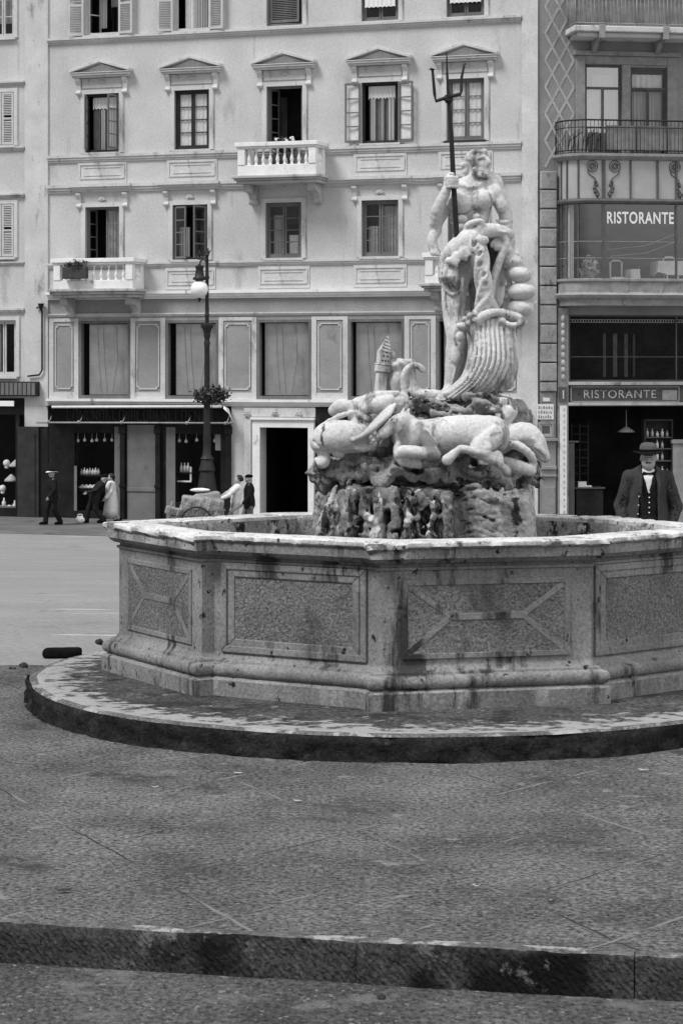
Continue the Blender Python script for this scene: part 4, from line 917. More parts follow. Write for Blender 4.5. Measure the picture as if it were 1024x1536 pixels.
# ---------------------------------------------------------------- buildings: each in its own frame (x along the wall, -y towards the viewer, z up)
class Wall:
    def __init__(s, p0, ang, zb): s.o = Vector((p0[0], p0[1], zb)); s.ang = ang; s.d = Vector((math.cos(ang), math.sin(ang), 0)); s.n = Vector((s.d.y, -s.d.x, 0))
    def U(s, px, py, w=0.0):
        rx = (px-CX)/F; k = (w+s.o.x*s.n.x+s.o.y*s.n.y)/(rx*s.n.x+s.n.y)
        p = Vector((rx*k, k, CAMZ-(py-HY)/F*k)); q = p-s.o
        return q.dot(s.d), q.z
    def world(s, u, w, z): return s.o+s.d*u+s.n*w+Vector((0, 0, z))
def wall_mesh(u0, u1, z0, z1, holes, depth=.32, y=0.0):
    us = sorted({u0, u1} | {h[0] for h in holes} | {h[1] for h in holes}); zs = sorted({z0, z1} | {h[2] for h in holes} | {h[3] for h in holes})
    mb = MB()
    for i in range(len(us)-1):
        for j in range(len(zs)-1):
            cu, cz = (us[i]+us[i+1])/2, (zs[j]+zs[j+1])/2
            if any(h[0] < cu < h[1] and h[2] < cz < h[3] for h in holes): continue
            mb.add([(us[i], y, zs[j]), (us[i+1], y, zs[j]), (us[i+1], y, zs[j+1]), (us[i], y, zs[j+1])], [(0, 1, 2, 3)])
    for a, b, c_, d_ in holes:
        y2 = y+depth
        mb.add([(a, y, c_), (a, y2, c_), (a, y2, d_), (a, y, d_)], [(0, 1, 2, 3)]); mb.add([(b, y, c_), (b, y, d_), (b, y2, d_), (b, y2, c_)], [(0, 1, 2, 3)])
        mb.add([(a, y, d_), (a, y2, d_), (b, y2, d_), (b, y, d_)], [(0, 1, 2, 3)]); mb.add([(a, y, c_), (b, y, c_), (b, y2, c_), (a, y2, c_)], [(0, 1, 2, 3)])
    return mb
def room(mb, a, b, c_, d_, y0, y1):    # dark recess behind an opening
    mb.add([(a, y0, c_), (b, y0, c_), (b, y0, d_), (a, y0, d_), (a, y1, c_), (b, y1, c_), (b, y1, d_), (a, y1, d_)], [(4, 5, 6, 7), (0, 4, 7, 3), (1, 2, 6, 5), (3, 7, 6, 2), (0, 1, 5, 4)])
def mould(mb, u0, u1, z0, z1, p, y=0.0, ends=True):  # stepped string course
    h = z1-z0
    mb.box(u0, u1, y-p, y+.05, z0+h*.62, z1); mb.box(u0+.02, u1-.02, y-p*.72, y+.05, z0+h*.3, z0+h*.62-.002); mb.box(u0+.035, u1-.035, y-p*.4, y+.05, z0, z0+h*.3-.002)
def leaf_mesh(name, n, rx, ry, rz, size, m, parent, rng, flowers=0, fm=None):
    mb = MB()
    for i in range(n):
        a = rng.uniform(0, 6.283); b = rng.uniform(-1, 1); r = rng.random()**.45*(1+.25*math.sin(3*a))
        c = Vector((rx*r*math.cos(a)*math.sqrt(1-b*b), ry*r*math.sin(a)*math.sqrt(1-b*b), rz*r*b))
        t = Vector((rng.uniform(-1, 1), rng.uniform(-1, 1), rng.uniform(-.6, 1))).normalized(); q = t.cross(Vector((rng.uniform(-1, 1), rng.uniform(-1, 1), 1))).normalized()
        L_ = size*rng.uniform(.6, 1.3)
        mb.add([c-t*L_, c+q*L_*.42, c+t*L_, c-q*L_*.42], [(0, 1, 2, 3)])
    o = mb.build(name, m, parent)
    if flowers:
        for i in range(flowers):
            a = rng.uniform(0, 6.283); c = Vector((rx*.8*math.cos(a), ry*.9*math.sin(a)-ry*.3, rz*rng.uniform(.1, 1)))
            MB().ball((0, 0, 0), size*.65, 7, 5).build('flower', fm, parent, True).location = c
    return o

A = Wall((P0.x, P0.y), FA, ZB)
U = A.U
bA = empty('apartment_building', A.o, FA)
tag(bA, 'pale plastered five-bay apartment house with pedimented windows, stone balconies and dark shops below', 'building')
def z_(py): return U(153, py)[1]
UL, UR = 0.0, U(783, 300)[0]
BAY = [U(p, y)[0] for p, y in ((153.5, 184), (288, 184), (427, 184), (570, 184), (698, 184))]
BAY2 = [U(p, y)[0] for p, y in ((154, 350), (285.5, 350), (425.5, 350), (570, 350), (700, 350))]
BAYM = [U(p, y)[0] for p, y in ((157, 540), (288, 540), (426, 540), (564, 540), (697, 540))]
hw = (U(179, 184)[0]-U(128, 184)[0])/2
hm = (U(194, 540)[0]-U(116, 540)[0])/2
ZT = 20.5
# row levels
zt0, zt1 = z_(52), z_(52)+2.0
z30, z31 = z_(228), z_(140); z20, z21 = z_(391), z_(310); zm0, zm1 = z_(596), z_(481)
zc0, zc1 = z_(449), z_(437); zl0, zl1 = z_(608), z_(598)
holesU = [(b-hw, b+hw, zt0, zt1) for b in BAY]+[(b-hw, b+hw, z30 if i != 2 else z_(232), z31) for i, b in enumerate(BAY)]+[(b-hw, b+hw, z20 if i not in (0, 4) else z_(398), z21) for i, b in enumerate(BAY2)]
wall_mesh(UL, UR, zc0, ZT, holesU).build('wall', M['stucco'], bA)
holesM = [(b-hm, b+hm, zm0, zm1) for b in BAYM]
wm = wall_mesh(UL, UR, zl0, zc0, holesM).build('mezzanine_wall', M['stucco_band'], bA)
# ground floor: piers between the openings
d0, dtop = U(391, 700), U(391, 641); d1 = U(463, 700)[0]
sA0, sA1 = U(68, 700)[0], U(347, 700)[0]; sB0, sB1 = U(473, 700)[0], U(799, 700)[0]
zsh = z_(611)
wall_mesh(sA1, sB0, -.3, zl0, [(d0[0], d1, -.3, dtop[1])], .5).build('ground_floor_wall', M['stucco'], bA)
# solid back so that nothing shows through
mb = MB(); mb.box(UL, UR, 3.2, 9, -.3, ZT); mb.box(UL, UL+.3, .33, 3.2, -.3, ZT); mb.box(UR-.3, UR, .33, 3.2, -.3, ZT); mb.box(UL+.3, UR-.3, 1.2, 3.2, ZT-.3, ZT); mb.build('back_walls', M['interior_mid'], bA)
mb = MB(); mb.prism_x([(-.5, ZT), (-.5, ZT+.15), (4.5, ZT+1.9), (9.3, ZT+.15), (9.3, ZT)], UL-.2, UR+.2); mb.build('roof', M['shop_grey'], bA)
# end pilaster on the right, white
pr0, pr1 = UR, U(807, 300)[0]
mb = MB(); mb.box(pr0, pr1, -.07, 1.0, -.3, ZT); bevel(mb.build('pilaster', M['trim'], bA), .01)
# string courses and cornices: one piece each along the whole front
mb = MB()
mould(mb, UL, UR-.002, z_(63), z_(54), .14); mb.build('string_course', M['trim'], bA)
mb = MB(); mould(mb, UL, UR-.002, z_(242), z_(231), .12)
mb.build('string_course', M['trim'], bA)
mb = MB(); mould(mb, UL, UR-.002, z_(288), z_(276), .14); mb.build('string_course', M['trim'], bA)
mb = MB(); mould(mb, UL, UR-.002, z_(402), z_(394), .10); mb.build('string_course', M['trim'], bA)
mb = MB(); mould(mb, UL, UR-.002, zc0, zc1, .20); mb.build('main_cornice', M['white_stone'], bA)
mb = MB(); mould(mb, UL, UR-.002, z_(475), z_(470), .07); mb.build('string_course', M['trim'], bA)
mb = MB(); mould(mb, UL, UR-.002, zl0, zl1, .16); mb.build('string_course', M['white_stone'], bA)
# mezzanine pilaster strips and notched panels
edges = [UL]+[x for b in BAYM for x in (b-hm, b+hm)]+[UR]
for i in range(0, len(edges), 2):
    mb = MB(); pbm = MB(); a, b = edges[i], edges[i+1]
    wd = .16
    mb.box(a+.002 if i else a+.05, a+wd+(.05 if not i else 0), -.03, .02, zl1+.002, z_(477)); mb.box(b-wd, b-.002, -.03, .02, zl1+.002, z_(477))
    mb.box(a+wd+.002, b-wd-.002, -.026, .02, zl1+.002, z_(588)); mb.box(a+wd+.002, b-wd-.002, -.026, .02, z_(482), z_(477))
    x0, x1, y0, y1 = a+wd+.07+(.05 if not i else 0), b-wd-.07, z_(583), z_(487)
    n_ = .07; ps = [(x0+n_, y0), (x1-n_, y0), (x1-n_, y0+n_), (x1, y0+n_), (x1, y1-n_), (x1-n_, y1-n_), (x1-n_, y1), (x0+n_, y1), (x0+n_, y1-n_), (x0, y1-n_), (x0, y0+n_), (x0+n_, y0+n_)]
    for p, q in zip(ps, ps[1:]+ps[:1]): pbm.bar((p[0], -.012, p[1]), (q[0], -.012, q[1]), .035, .03)
    mb.build('pier_facing', M['trim'], wm); pbm.build('panel_moulding', M['trim'], wm)

def sub_empty(name, parent, x, y, z): return empty(name, (x, y, z), 0, parent)
def casement(w_, uc, z0, z1, half, y=.10, cols=1, rows=4, leaf='both', m='wood_mid', t=.05):
    """fixed frame and two closed leaves with glazing bars"""
    mb = MB(); x0, x1 = -half, half; h = z1-z0
    f = .075
    mb.box(x0, x0+f, y-.03, y+.06, 0, h); mb.box(x1-f, x1, y-.03, y+.06, 0, h); mb.box(x0+f, x1-f, y-.03, y+.06, h-f, h); mb.box(x0+f, x1-f, y-.03, y+.06, 0, f*1.2)
    mb.build('frame', M[m], w_)
    if leaf in ('both',):
        lb = MB()
        for s_ in (-1, 1):
            a, b = (x0+f, -.012) if s_ < 0 else (.012, x1-f)
            lb.box(a, a+t, y-.012, y+.03, f*1.2, h-f); lb.box(b-t, b, y-.012, y+.03, f*1.2, h-f); lb.box(a+t, b-t, y-.012, y+.03, f*1.2, f*1.2+t); lb.box(a+t, b-t, y-.012, y+.03, h-f-t, h-f)
            for k in range(1, rows): zz = f*1.2+t+(h-f*2.2-2*t)*k/rows; lb.box(a+t, b-t, y-.004, y+.022, zz-.016, zz+.016)
        lb.build('sash', M[m], w_)
def pane(w_, half, h, m='glass', y=.112, z0=0):
    mb = MB(); mb.add([(-half+.08, y, z0+.05), (half-.08, y, z0+.05), (half-.08, y, h-.05), (-half+.08, y, h-.05)], [(0, 1, 2, 3)]); return mb.build('pane', M[m], w_)
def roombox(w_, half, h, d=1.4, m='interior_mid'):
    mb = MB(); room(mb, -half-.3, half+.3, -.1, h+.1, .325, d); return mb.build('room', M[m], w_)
def curtain(w_, x0, x1, z0, z1, y=.2, m='curtain', folds=6, amp=.02, name='curtain', scallop=0):
    n = folds*8; vs = []
    for i in range(n+1):
        t = i/n; yy = y+amp*math.sin(t*folds*6.283)+amp*.4*math.sin(t*folds*2.3*6.283)
        zl = z0+(scallop*abs(math.sin(t*folds*3.1416)) if scallop else 0)
        vs += [(x0+(x1-x0)*t, yy, zl), (x0+(x1-x0)*t, yy, z1)]
    me = bpy.data.meshes.new(name); me.from_pydata(vs, [], [(2*i, 2*i+2, 2*i+3, 2*i+1) for i in range(n)]); me.update()
    return link(name, me, M[m], w_, True)
def leaf_panel(w_, hx, y0, wid, z0, z1, ang, rows=4, m='wood_mid', pm='glass', hinge=-1, name='open_sash'):
    """a glazed leaf swung on its hinge; ang>0 swings outwards"""
    e = MB(); t = .055; s_ = -hinge
    def box(a, b, c_, d_, th=.04): e.box(a*s_, b*s_, -th/2, th/2, c_, d_)
    h = z1-z0
    box(0, t, 0, h); box(wid-t, wid, 0, h); box(t, wid-t, 0, t*1.3); box(t, wid-t, h-t, h)
    for k in range(1, rows): zz = t*1.3+(h-t*2.3)*k/rows; box(t, wid-t, zz-.018, zz+.018, .03)
    o = e.build(name, M[m], w_); o.location = (hx, y0, z0); o.rotation_euler = (0, 0, (ang if hinge > 0 else -ang))
    g = MB(); g.add([(t*s_, 0, t), ((wid-t)*s_, 0, t), ((wid-t)*s_, 0, h-t), (t*s_, 0, h-t)], [(0, 1, 2, 3)])
    # the glass of the leaf shares its mesh so that it stays one sub-part
    return o, g
def add_glass(w_, o, g, m):
    gl = g.build('leaf_glass', M[m], w_); gl.location = o.location; gl.rotation_euler = o.rotation_euler
def louvre(w_, hx, y0, wid, z0, z1, ang, hinge=-1, m='shutter'):
    e = MB(); t = .07; s_ = -hinge; h = z1-z0
    def box(a, b, c_, d_, th=.045): e.box(a*s_, b*s_, -th/2, th/2, c_, d_)
    box(0, t, 0, h); box(wid-t, wid, 0, h); box(t, wid-t, 0, t*1.2); box(t, wid-t, h-t, h); box(t, wid-t, h*.48, h*.48+t)
    n = int(h/.06)
    for k in range(n):
        zz = t+(h-2*t)*k/n
        if abs(zz-h*.5) < .07: continue
        e.obox(((wid/2)*s_, 0, zz+.02), ((wid/2-t)*s_, 0, 0), (0, .02, .018), (0, -.004, .004))
    o = e.build('shutter', M[m], w_); o.location = (hx, y0, z0); o.rotation_euler = (0, 0, (ang if hinge > 0 else -ang)); return o
def sill(w_, half, m='trim', h=.08, p=.12):
    MB().box(-half-.06, half+.06, -p, .09, -h, -.002).build('sill', M[m], w_)
def surround(w_, half, h, wd=.14, p=.05, m='trim', bottom=None):
    mb = MB(); b0 = -.02 if bottom is None else bottom
    mb.box(-half-wd, -half, -p, .03, b0, h+wd); mb.box(half, half+wd, -p, .03, b0, h+wd); mb.box(-half, half, -p, .03, h, h+wd)
    mb.box(-half-wd-.03, -half-wd, -p*.5, .03, b0, h+wd+.03); mb.box(half+wd, half+wd+.03, -p*.5, .03, b0, h+wd+.03)
    mb.build('surround', M[m], w_)
def console_pair(w_, xo, ztop, zbot, m='trim'):
    h = ztop-zbot
    for s_ in (-1, 1):
        x = s_*xo; mb = MB()
        mb.prism_x([(-.0, zbot), (-.07, zbot+h*.08), (-.09, zbot+h*.2), (-.06, zbot+h*.34), (-.08, zbot+h*.6), (-.17, zbot+h*.86), (-.18, ztop), (0, ztop)], x-.075, x+.075)
        mb.tube([(x-.09, -.07, zbot+h*.14), (x+.09, -.07, zbot+h*.14)], .055, 8)
        mb.build('bracket', M[m], w_)
def swag(w_, z, m='trim'):                      # small shell ornament over the opening
    mb = MB()
    for k in range(5):
        a = math.pi*(.1+.8*k/4); mb.tube([(0, -.045, z-.05), (.13*math.cos(a), -.06, z-.05+.12*math.sin(a))], [.018, .03], 6)
    mb.build('shell_ornament', M[m], w_, True)
rng = random.Random(21)
# ---- third row: pedimented windows
ow = U(189, 125)[0]-U(153.5, 125)[0]
def pediment(w_, zb_, zt_, half, p=.26):
    mb = MB(); t = .10
    mb.box(-half, half, -p, .02, zb_, zb_+.07); mb.box(-half+.03, half-.03, -p*.8, .02, zb_-.06, zb_-.002)
    mb.box(-half-.03, half+.03, -p*1.12, .02, zb_+.072, zb_+.10)
    for s_ in (-1, 1):
        mb.prism([(s_*(half+.04), zb_+.102), (0, zt_-t*1.1), (0, zt_), (s_*(half+.04), zb_+.20)][::s_], -p*1.1, .02)
    mb.prism([(-half+.2, zb_+.103), (half-.2, zb_+.103), (0, zt_-t*1.3)], -.07, .02)
    bevel(mb.build('pediment', M['trim'], w_), .012)
def hood(w_, z0, half, p=.24):
    mb = MB(); mould(mb, -half, half, z0, z0+.24, p); mb.build('hood_mould', M['trim'], w_)
for i, b in enumerate(BAY):
    z0 = holesU[5+i][2]; h = z31-z0
    w_ = sub_empty('window', bA, b, 0, z0)
    surround(w_, hw, h); pediment(w_, z_(113)-z0, z_(89)-z0, U(197, 110)[0]-U(153.5, 110)[0]); console_pair(w_, ow-.02, z_(116)-z0, z_(142)-z0); swag(w_, z_(122)-z0)
    fr = MB(); fr.box(-hw-.10, hw+.10, -.035, .02, z_(131)-z0, z_(117)-z0); fr.build('frieze', M['trim'], w_)
    # panel under the sill
    if i != 2:
        pm = MB(); x0, x1, y0, y1 = -ow+.05, ow-.05, z_(267)-z0, z_(246)-z0
        pm.box(x0-.08, x1+.08, -.03, .02, z_(275)-z0, z_(242.5)-z0)
        for p, q in (((x0, y0), (x1, y0)), ((x1, y0), (x1, y1)), ((x1, y1), (x0, y1)), ((x0, y1), (x0, y0))): pm.bar((p[0], -.035, p[1]), (q[0], -.035, q[1]), .04, .045)
        for p, q in (((x0+.14, y0+.1), (x1-.14, y0+.1)), ((x0+.14, y1-.1), (x1-.14, y1-.1))): pm.bar((p[0], -.033, p[1]), (q[0], -.033, q[1]), .03, .03)
        pm.build('apron_panel', M['trim'], w_)
    roombox(w_, hw, h)
    if i == 0:
        casement(w_, 0, 0, h, hw, m='wood_dark', leaf=None)
        for s_ in (-1, 1):
            o, g = leaf_panel(w_, s_*(hw-.06), -.0, .50, .08, h-.06, R(74), 4, 'wood_mid', hinge=s_); add_glass(w_, o, g, 'glass')
        curtain(w_, -.42, .42, h-.5, h-.1, .2, 'lace', 7, .012, 'valance', .05); curtain(w_, -.14, .02, .06, h-.5, .2, 'curtain', 2, .02); curtain(w_, .06, .40, .06, h-.5, .22, 'curtain', 4, .02); curtain(w_, -.42, -.18, .06, h-.5, .24, 'cloth_mid', 3, .02)
        sill(w_, hw)
    elif i == 1:
        casement(w_, 0, 0, h, hw, m='wood_dark'); pane(w_, hw, h, 'glass'); curtain(w_, -.46, .46, .1, h-.1, .15, 'lace', 7, .012); sill(w_, hw)
    elif i == 2:
        casement(w_, 0, 0, h, hw, m='wood_mid', leaf=None); o, g = leaf_panel(w_, -hw+.07, .12, .48, .06, h-.06, R(-72), 4, 'wood_mid', hinge=-1); add_glass(w_, o, g, 'glass')
        curtain(w_, -.35, -.1, .3, h-.3, .5, 'interior_mid', 3, .03)
    elif i == 3:
        casement(w_, 0, 0, h, hw, m='wood_dark', leaf=None)
        for s_ in (-1, 1):
            o, g = leaf_panel(w_, s_*(hw+.01), -.09, .50, .03, h-.02, R(172), 4, 'wood_mid', hinge=s_); add_glass(w_, o, g, 'shop_glass')
            bk = MB(); bk.add([(s_*(hw+.09), -.057, .09), (s_*(hw+.46), -.057, .09), (s_*(hw+.46), -.057, h-.09), (s_*(hw+.09), -.057, h-.09)], [(0, 1, 2, 3)]); bk.build('leaf_lining', M['lace'], w_)
        curtain(w_, -.44, .44, h-.52, h-.1, .2, 'lace', 8, .012, 'valance', .06)
        curtain(w_, -.44, .44, .06, h-.4, .27, 'cloth_mid', 7, .02)
        for x0, x1 in ((-.38, -.22), (-.04, .06), (.2, .4)): curtain(w_, x0, x1, .06, h-.5, .2, 'curtain', 2, .02)
        sill(w_, hw)
    else:
        casement(w_, 0, 0, h, hw, m='wood_mid'); pane(w_, hw, h, 'glass'); curtain(w_, -.46, .46, .1, h-.1, .15, 'lace', 6, .012); sill(w_, hw, 'wood_dark')
# ---- second row
for i, b in enumerate(BAY2):
    z0 = holesU[10+i][2]; h = z21-z0
    w_ = sub_empty('window', bA, b, 0, z0)
    surround(w_, hw, h, .14); 
    if i != 2:
        console_pair(w_, ow-.02, z_(289)-z0, z_(312)-z0); hood(w_, z_(287)-z0, U(199, 280)[0]-U(154, 280)[0]); swag(w_, z_(298)-z0)
    if i in (1, 2, 3):
        pm = MB(); x0, x1, y0, y1 = -ow+.05, ow-.05, z_(428)-z0, z_(407)-z0
        pm.box(x0-.08, x1+.08, -.03, .02, z_(435)-z0, z_(402.5)-z0)
        for p, q in (((x0, y0), (x1, y0)), ((x1, y0), (x1, y1)), ((x1, y1), (x0, y1)), ((x0, y1), (x0, y0))): pm.bar((p[0], -.035, p[1]), (q[0], -.035, q[1]), .04, .045)
        for p, q in (((x0+.14, y0+.1), (x1-.14, y0+.1)), ((x0+.14, y1-.1), (x1-.14, y1-.1))): pm.bar((p[0], -.033, p[1]), (q[0], -.033, q[1]), .03, .03)
        pm.build('apron_panel', M['trim'], w_); sill(w_, hw)
    roombox(w_, hw, h)
    if i == 0:
        casement(w_, 0, 0, h, hw, m='wood_mid', leaf=None); o, g = leaf_panel(w_, hw-.07, .10, .50, .05, h-.06, R(-12), 4, 'wood_mid', hinge=1); add_glass(w_, o, g, 'glass')
        curtain(w_, .05, .46, .2, h-.1, .26, 'curtain', 4, .03); o, g = leaf_panel(w_, -hw+.07, .10, .48, .05, h-.06, R(-80), 4, 'wood_mid', hinge=-1); add_glass(w_, o, g, 'glass')
    elif i == 1:
        casement(w_, 0, 0, h, hw, m='wood_dark', leaf=None); o, g = leaf_panel(w_, -hw+.07, .02, .50, .03, h-.05, R(24), 4, 'wood_mid', hinge=-1); add_glass(w_, o, g, 'glass')
        o, g = leaf_panel(w_, hw-.06, .0, .50, .03, h-.05, R(58), 4, 'wood_mid', hinge=1); add_glass(w_, o, g, 'glass'); curtain(w_, -.48, -.12, .1, h*.6, .25, 'curtain', 4, .03)
    elif i == 2:
        casement(w_, 0, 0, h, hw, m='wood_mid'); pane(w_, hw, h, 'glass'); curtain(w_, -.42, -.1, .1, h*.78, .24, 'curtain', 4, .03); curtain(w_, .1, .42, .1, h*.42, .24, 'lace', 4, .03); curtain(w_, -.44, .44, h*.62, h-.1, .3, 'interior_mid', 6, .03)
    else:
        casement(w_, 0, 0, h, hw, m='wood_mid'); pane(w_, hw, h, 'glass'); curtain(w_, -.45, -.05, .1, h*.55, .24, 'curtain', 4, .03); curtain(w_, .03, .45, .1, h*.9, .26, 'curtain', 4, .03); curtain(w_, -.45, -.03, h*.55, h-.1, .3, 'interior_mid', 4, .03)
# ---- top row (only the lower parts show)
for i, b in enumerate(BAY):
    h = zt1-zt0; w_ = sub_empty('window', bA, b, 0, zt0)
    surround(w_, hw, h, .13); roombox(w_, hw, h)
    if i < 2:
        casement(w_, 0, 0, h, hw, m='shutter', leaf=None)
        for s_ in (-1, 1): louvre(w_, s_*(hw+.02), -.09, .52, .0, h, R(170), hinge=s_)
        if i == 0:
            o, g = leaf_panel(w_, -hw+.07, .10, .50, .05, h-.05, R(-60), 3, 'shutter', hinge=-1); add_glass(w_, o, g, 'glass'); curtain(w_, -.3, -.05, .3, h-.1, .5, 'curtain', 3, .04); curtain(w_, .05, .45, .1, h*.5, .6, 'interior', 3, .04); curtain(w_, .0, .48, h*.3, h, .7, 'curtain', 4, .03)
        else:
            curtain(w_, -.35, .0, .05, h-.1, .3, 'lace', 4, .04); curtain(w_, .0, .45, .05, h-.1, .24, 'curtain', 5, .03)
    elif i == 2:
        casement(w_, 0, 0, h, hw, m='wood_mid', leaf=None); louvre(w_, -hw+.08, .12, 1.0, .12, h-.05, R(4), hinge=-1, m='wood_mid')
    else:
        casement(w_, 0, 0, h, hw, m='wood_mid', leaf='both'); pane(w_, hw, h, 'glass'); curtain(w_, -.5, .5, .42, h, -.02, 'lace', 7, .015, 'blind', .03)
    sill(w_, hw, 'trim', .07)
# ---- mezzanine shop windows with slatted blinds
for i, b in enumerate(BAYM):
    h = zm1-zm0; w_ = sub_empty('mezzanine_window', bA, b, 0, zm0)
    mb = MB(); f = .10
    mb.box(-hm, -hm+f, -.02, .2, 0, h); mb.box(hm-f, hm, -.02, .2, 0, h); mb.box(-hm+f, hm-f, -.02, .2, h-f*.9, h); mb.box(-hm+f, hm-f, -.02, .2, 0, f*.7); mb.build('frame', M['wood_mid'], w_)
    roombox(w_, hm-.05, h, 1.0)
    sb = MB(); n = int((h-.2)/.045); x0, x1 = -hm+f+(.17 if i < 2 else .09), hm-f-.01
    for k in range(n):
        zz = .09+k*.045; sb.add([(x0, .26, zz), (x1, .26+.02*math.sin(k*.3+i), zz), (x1, .24+.02*math.sin(k*.3+i), zz+.046), (x0, .24, zz+.046)], [(0, 1, 2, 3)])
    sb.build('blind', M['blind'], w_)
    cd = MB()
    for k, xx in enumerate((-.35, -.15, .32)): cd.tube([(xx, .225, h-.2), (xx+.05, .22, h*.5), (xx+.14*(1 if k < 2 else -1), .22, .15)], .004, 4)
    cd.build('blind_cord', M['wood_dark'], w_)
    pane(w_, hm, h, 'shop_glass', .12)

# ---- balconies
def baluster_mesh():
    return MB().lathe([(.055, 0), (.055, .04), (.03, .06), (.05, .12), (.062, .18), (.045, .26), (.026, .36), (.022, .42), (.04, .46), (.028, .49), (.05, .52), (.05, .56)], (0, 0, 0), 10).mesh('baluster')
bal_me = baluster_mesh(); bal_me.materials.append(M['white_stone']); bal_me.polygons.foreach_set('use_smooth', [True]*len(bal_me.polygons))
def balcony(x0, x1, zrail1, zrail0, zbase1, zslab1, zslab0, w=.95, zc=None):
    e = sub_empty('balcony', bA, 0, 0, 0)
    mb = MB(); mb.box(x0-.16, x1+.16, -w-.14, -.002, zslab1-.09, zslab1); mb.box(x0-.10, x1+.10, -w-.08, -.002, zslab0+.1, zslab1-.092); mb.box(x0-.04, x1+.04, -w, -.002, zslab0, zslab0+.098)
    bevel(mb.build('slab', M['trim_dark'], e), .02)
    mb = MB(); mb.box(x0, x1, -w, -w+.2, zslab1+.002, zbase1); mb.box(x0, x0+.2, -w+.2, -.21, zslab1+.002, zbase1); mb.box(x1-.2, x1, -w+.2, -.21, zslab1+.002, zbase1)
    for xx in (x0+.01, x1-.25): mb.box(xx, xx+.24, -w-.02, -w+.22, zbase1+.002, zrail0-.002); mb.box(xx, xx+.24, -.26, -.005, zslab1+.003, zrail0-.002)
    bevel(mb.build('plinth', M['white_stone'], e), .015)
    mb = MB(); mb.box(x0-.07, x1+.07, -w-.08, -w+.27, zrail0+.06, zrail1); mb.box(x0-.03, x1+.03, -w-.04, -w+.23, zrail0, zrail0+.058)
    for xa, xb in ((x0-.07, x0+.25), (x1-.25, x1+.07)): mb.box(xa, xb, -w+.272, -.005, zrail0+.06, zrail1); mb.box(xa+.04, xb-.04, -w+.232, -.005, zrail0, zrail0+.058)
    bevel(mb.build('handrail', M['white_stone'], e), .012)
    hh = zrail0-zbase1; n = 9
    for k in range(n):
        o = bpy.data.objects.new('baluster', bal_me); COL.objects.link(o); o.parent = e
        o.location = (x0+.36+(x1-x0-.72)*k/(n-1), -w+.1, zbase1); o.scale = (1.05, 1.05, hh/.56)
    for k in range(3):
        o = bpy.data.objects.new('baluster', bal_me); COL.objects.link(o); o.parent = e
        o.location = (x1-.11, -w+.36+.17*k, zbase1); o.scale = (1, 1, hh/.56)
    for xx in (x0+.12, x1-.36):
        mb = MB(); h_ = .62
        mb.prism_x([(0, zslab0-h_), (-.12, zslab0-h_), (-.2, zslab0-h_+.08), (-.22, zslab0-h_+.2), (-.3, zslab0-.30), (-.55, zslab0-.22), (-.72, zslab0-.12), (-.74, zslab0-.002), (0, zslab0-.002)], xx, xx+.24)
        mb.tube([(xx-.02, -.62, zslab0-.14), (xx+.26, -.62, zslab0-.14)], .10, 12); mb.tube([(xx-.02, -.14, zslab0-h_+.1), (xx+.26, -.14, zslab0-h_+.1)], .09, 12)
        bevel(mb.build('console', M['trim_dark'], e), .01)
    return e
Wb = .95
a, b = U(356, 250, Wb)[0], U(474, 250, Wb)[0]
balcony(a, b, U(415, 212, Wb)[1], U(415, 221, Wb)[1], U(415, 246, Wb)[1], U(415, 262, Wb)[1], U(415, 274, Wb)[1])
a, b = U(80, 420, Wb)[0], U(199, 420, Wb)[0]
bal1 = (a, b, U(140, 387, Wb)[1], U(140, 396, Wb)[1], U(140, 420, Wb)[1], U(140, 433, Wb)[1], U(140, 446, Wb)[1])
balcony(*bal1)
a, b = U(637, 420, Wb)[0], U(762, 420, Wb)[0]
balcony(a, b, U(700, 378, Wb)[1], U(700, 388, Wb)[1], U(700, 412, Wb)[1], U(700, 424, Wb)[1], U(700, 436, Wb)[1])

# ---- door and ground floor trim
dr = sub_empty('doorway', bA, (d0[0]+d1)/2, 0, -.3); hd = (d1-d0[0])/2; hdz = dtop[1]+.3
mb = MB(); mb.box(-hd-.26, -hd, -.10, .05, 0, hdz+.24); mb.box(hd, hd+.20, -.10, .05, 0, hdz+.24); mb.box(-hd, hd, -.10, .05, hdz, hdz+.24); mb.box(-hd-.3, hd+.24, -.16, .02, hdz+.243, hdz+.32)
bevel(mb.build('door_surround', M['white_stone'], dr), .01)
mb = MB(); mb.box(-hd-.55, -hd-.305, -.07, .02, 0, hdz+.62); mb.box(-hd-.303, hd+.24, -.07, .02, hdz+.34, hdz+.62); mb.box(-hd-.36, -hd-.304, -.10, .02, 1.5, hdz+.2)
bevel(mb.build('weathered_facing', M['trim'], dr), .01)
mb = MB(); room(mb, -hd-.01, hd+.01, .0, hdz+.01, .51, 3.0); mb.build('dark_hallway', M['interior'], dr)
for x in (-hd-.43, -.3, .5):
    mb = MB()
    for k in range(6): an = k*1.047; mb.ball((x+.07*math.cos(an), -.09, hdz+.42+.07*math.sin(an)), .045, 8, 6)
    mb.ball((x, -.1, hdz+.42), .05, 8, 6); mb.build('carved_rosette', M['trim_dark'], dr, True)

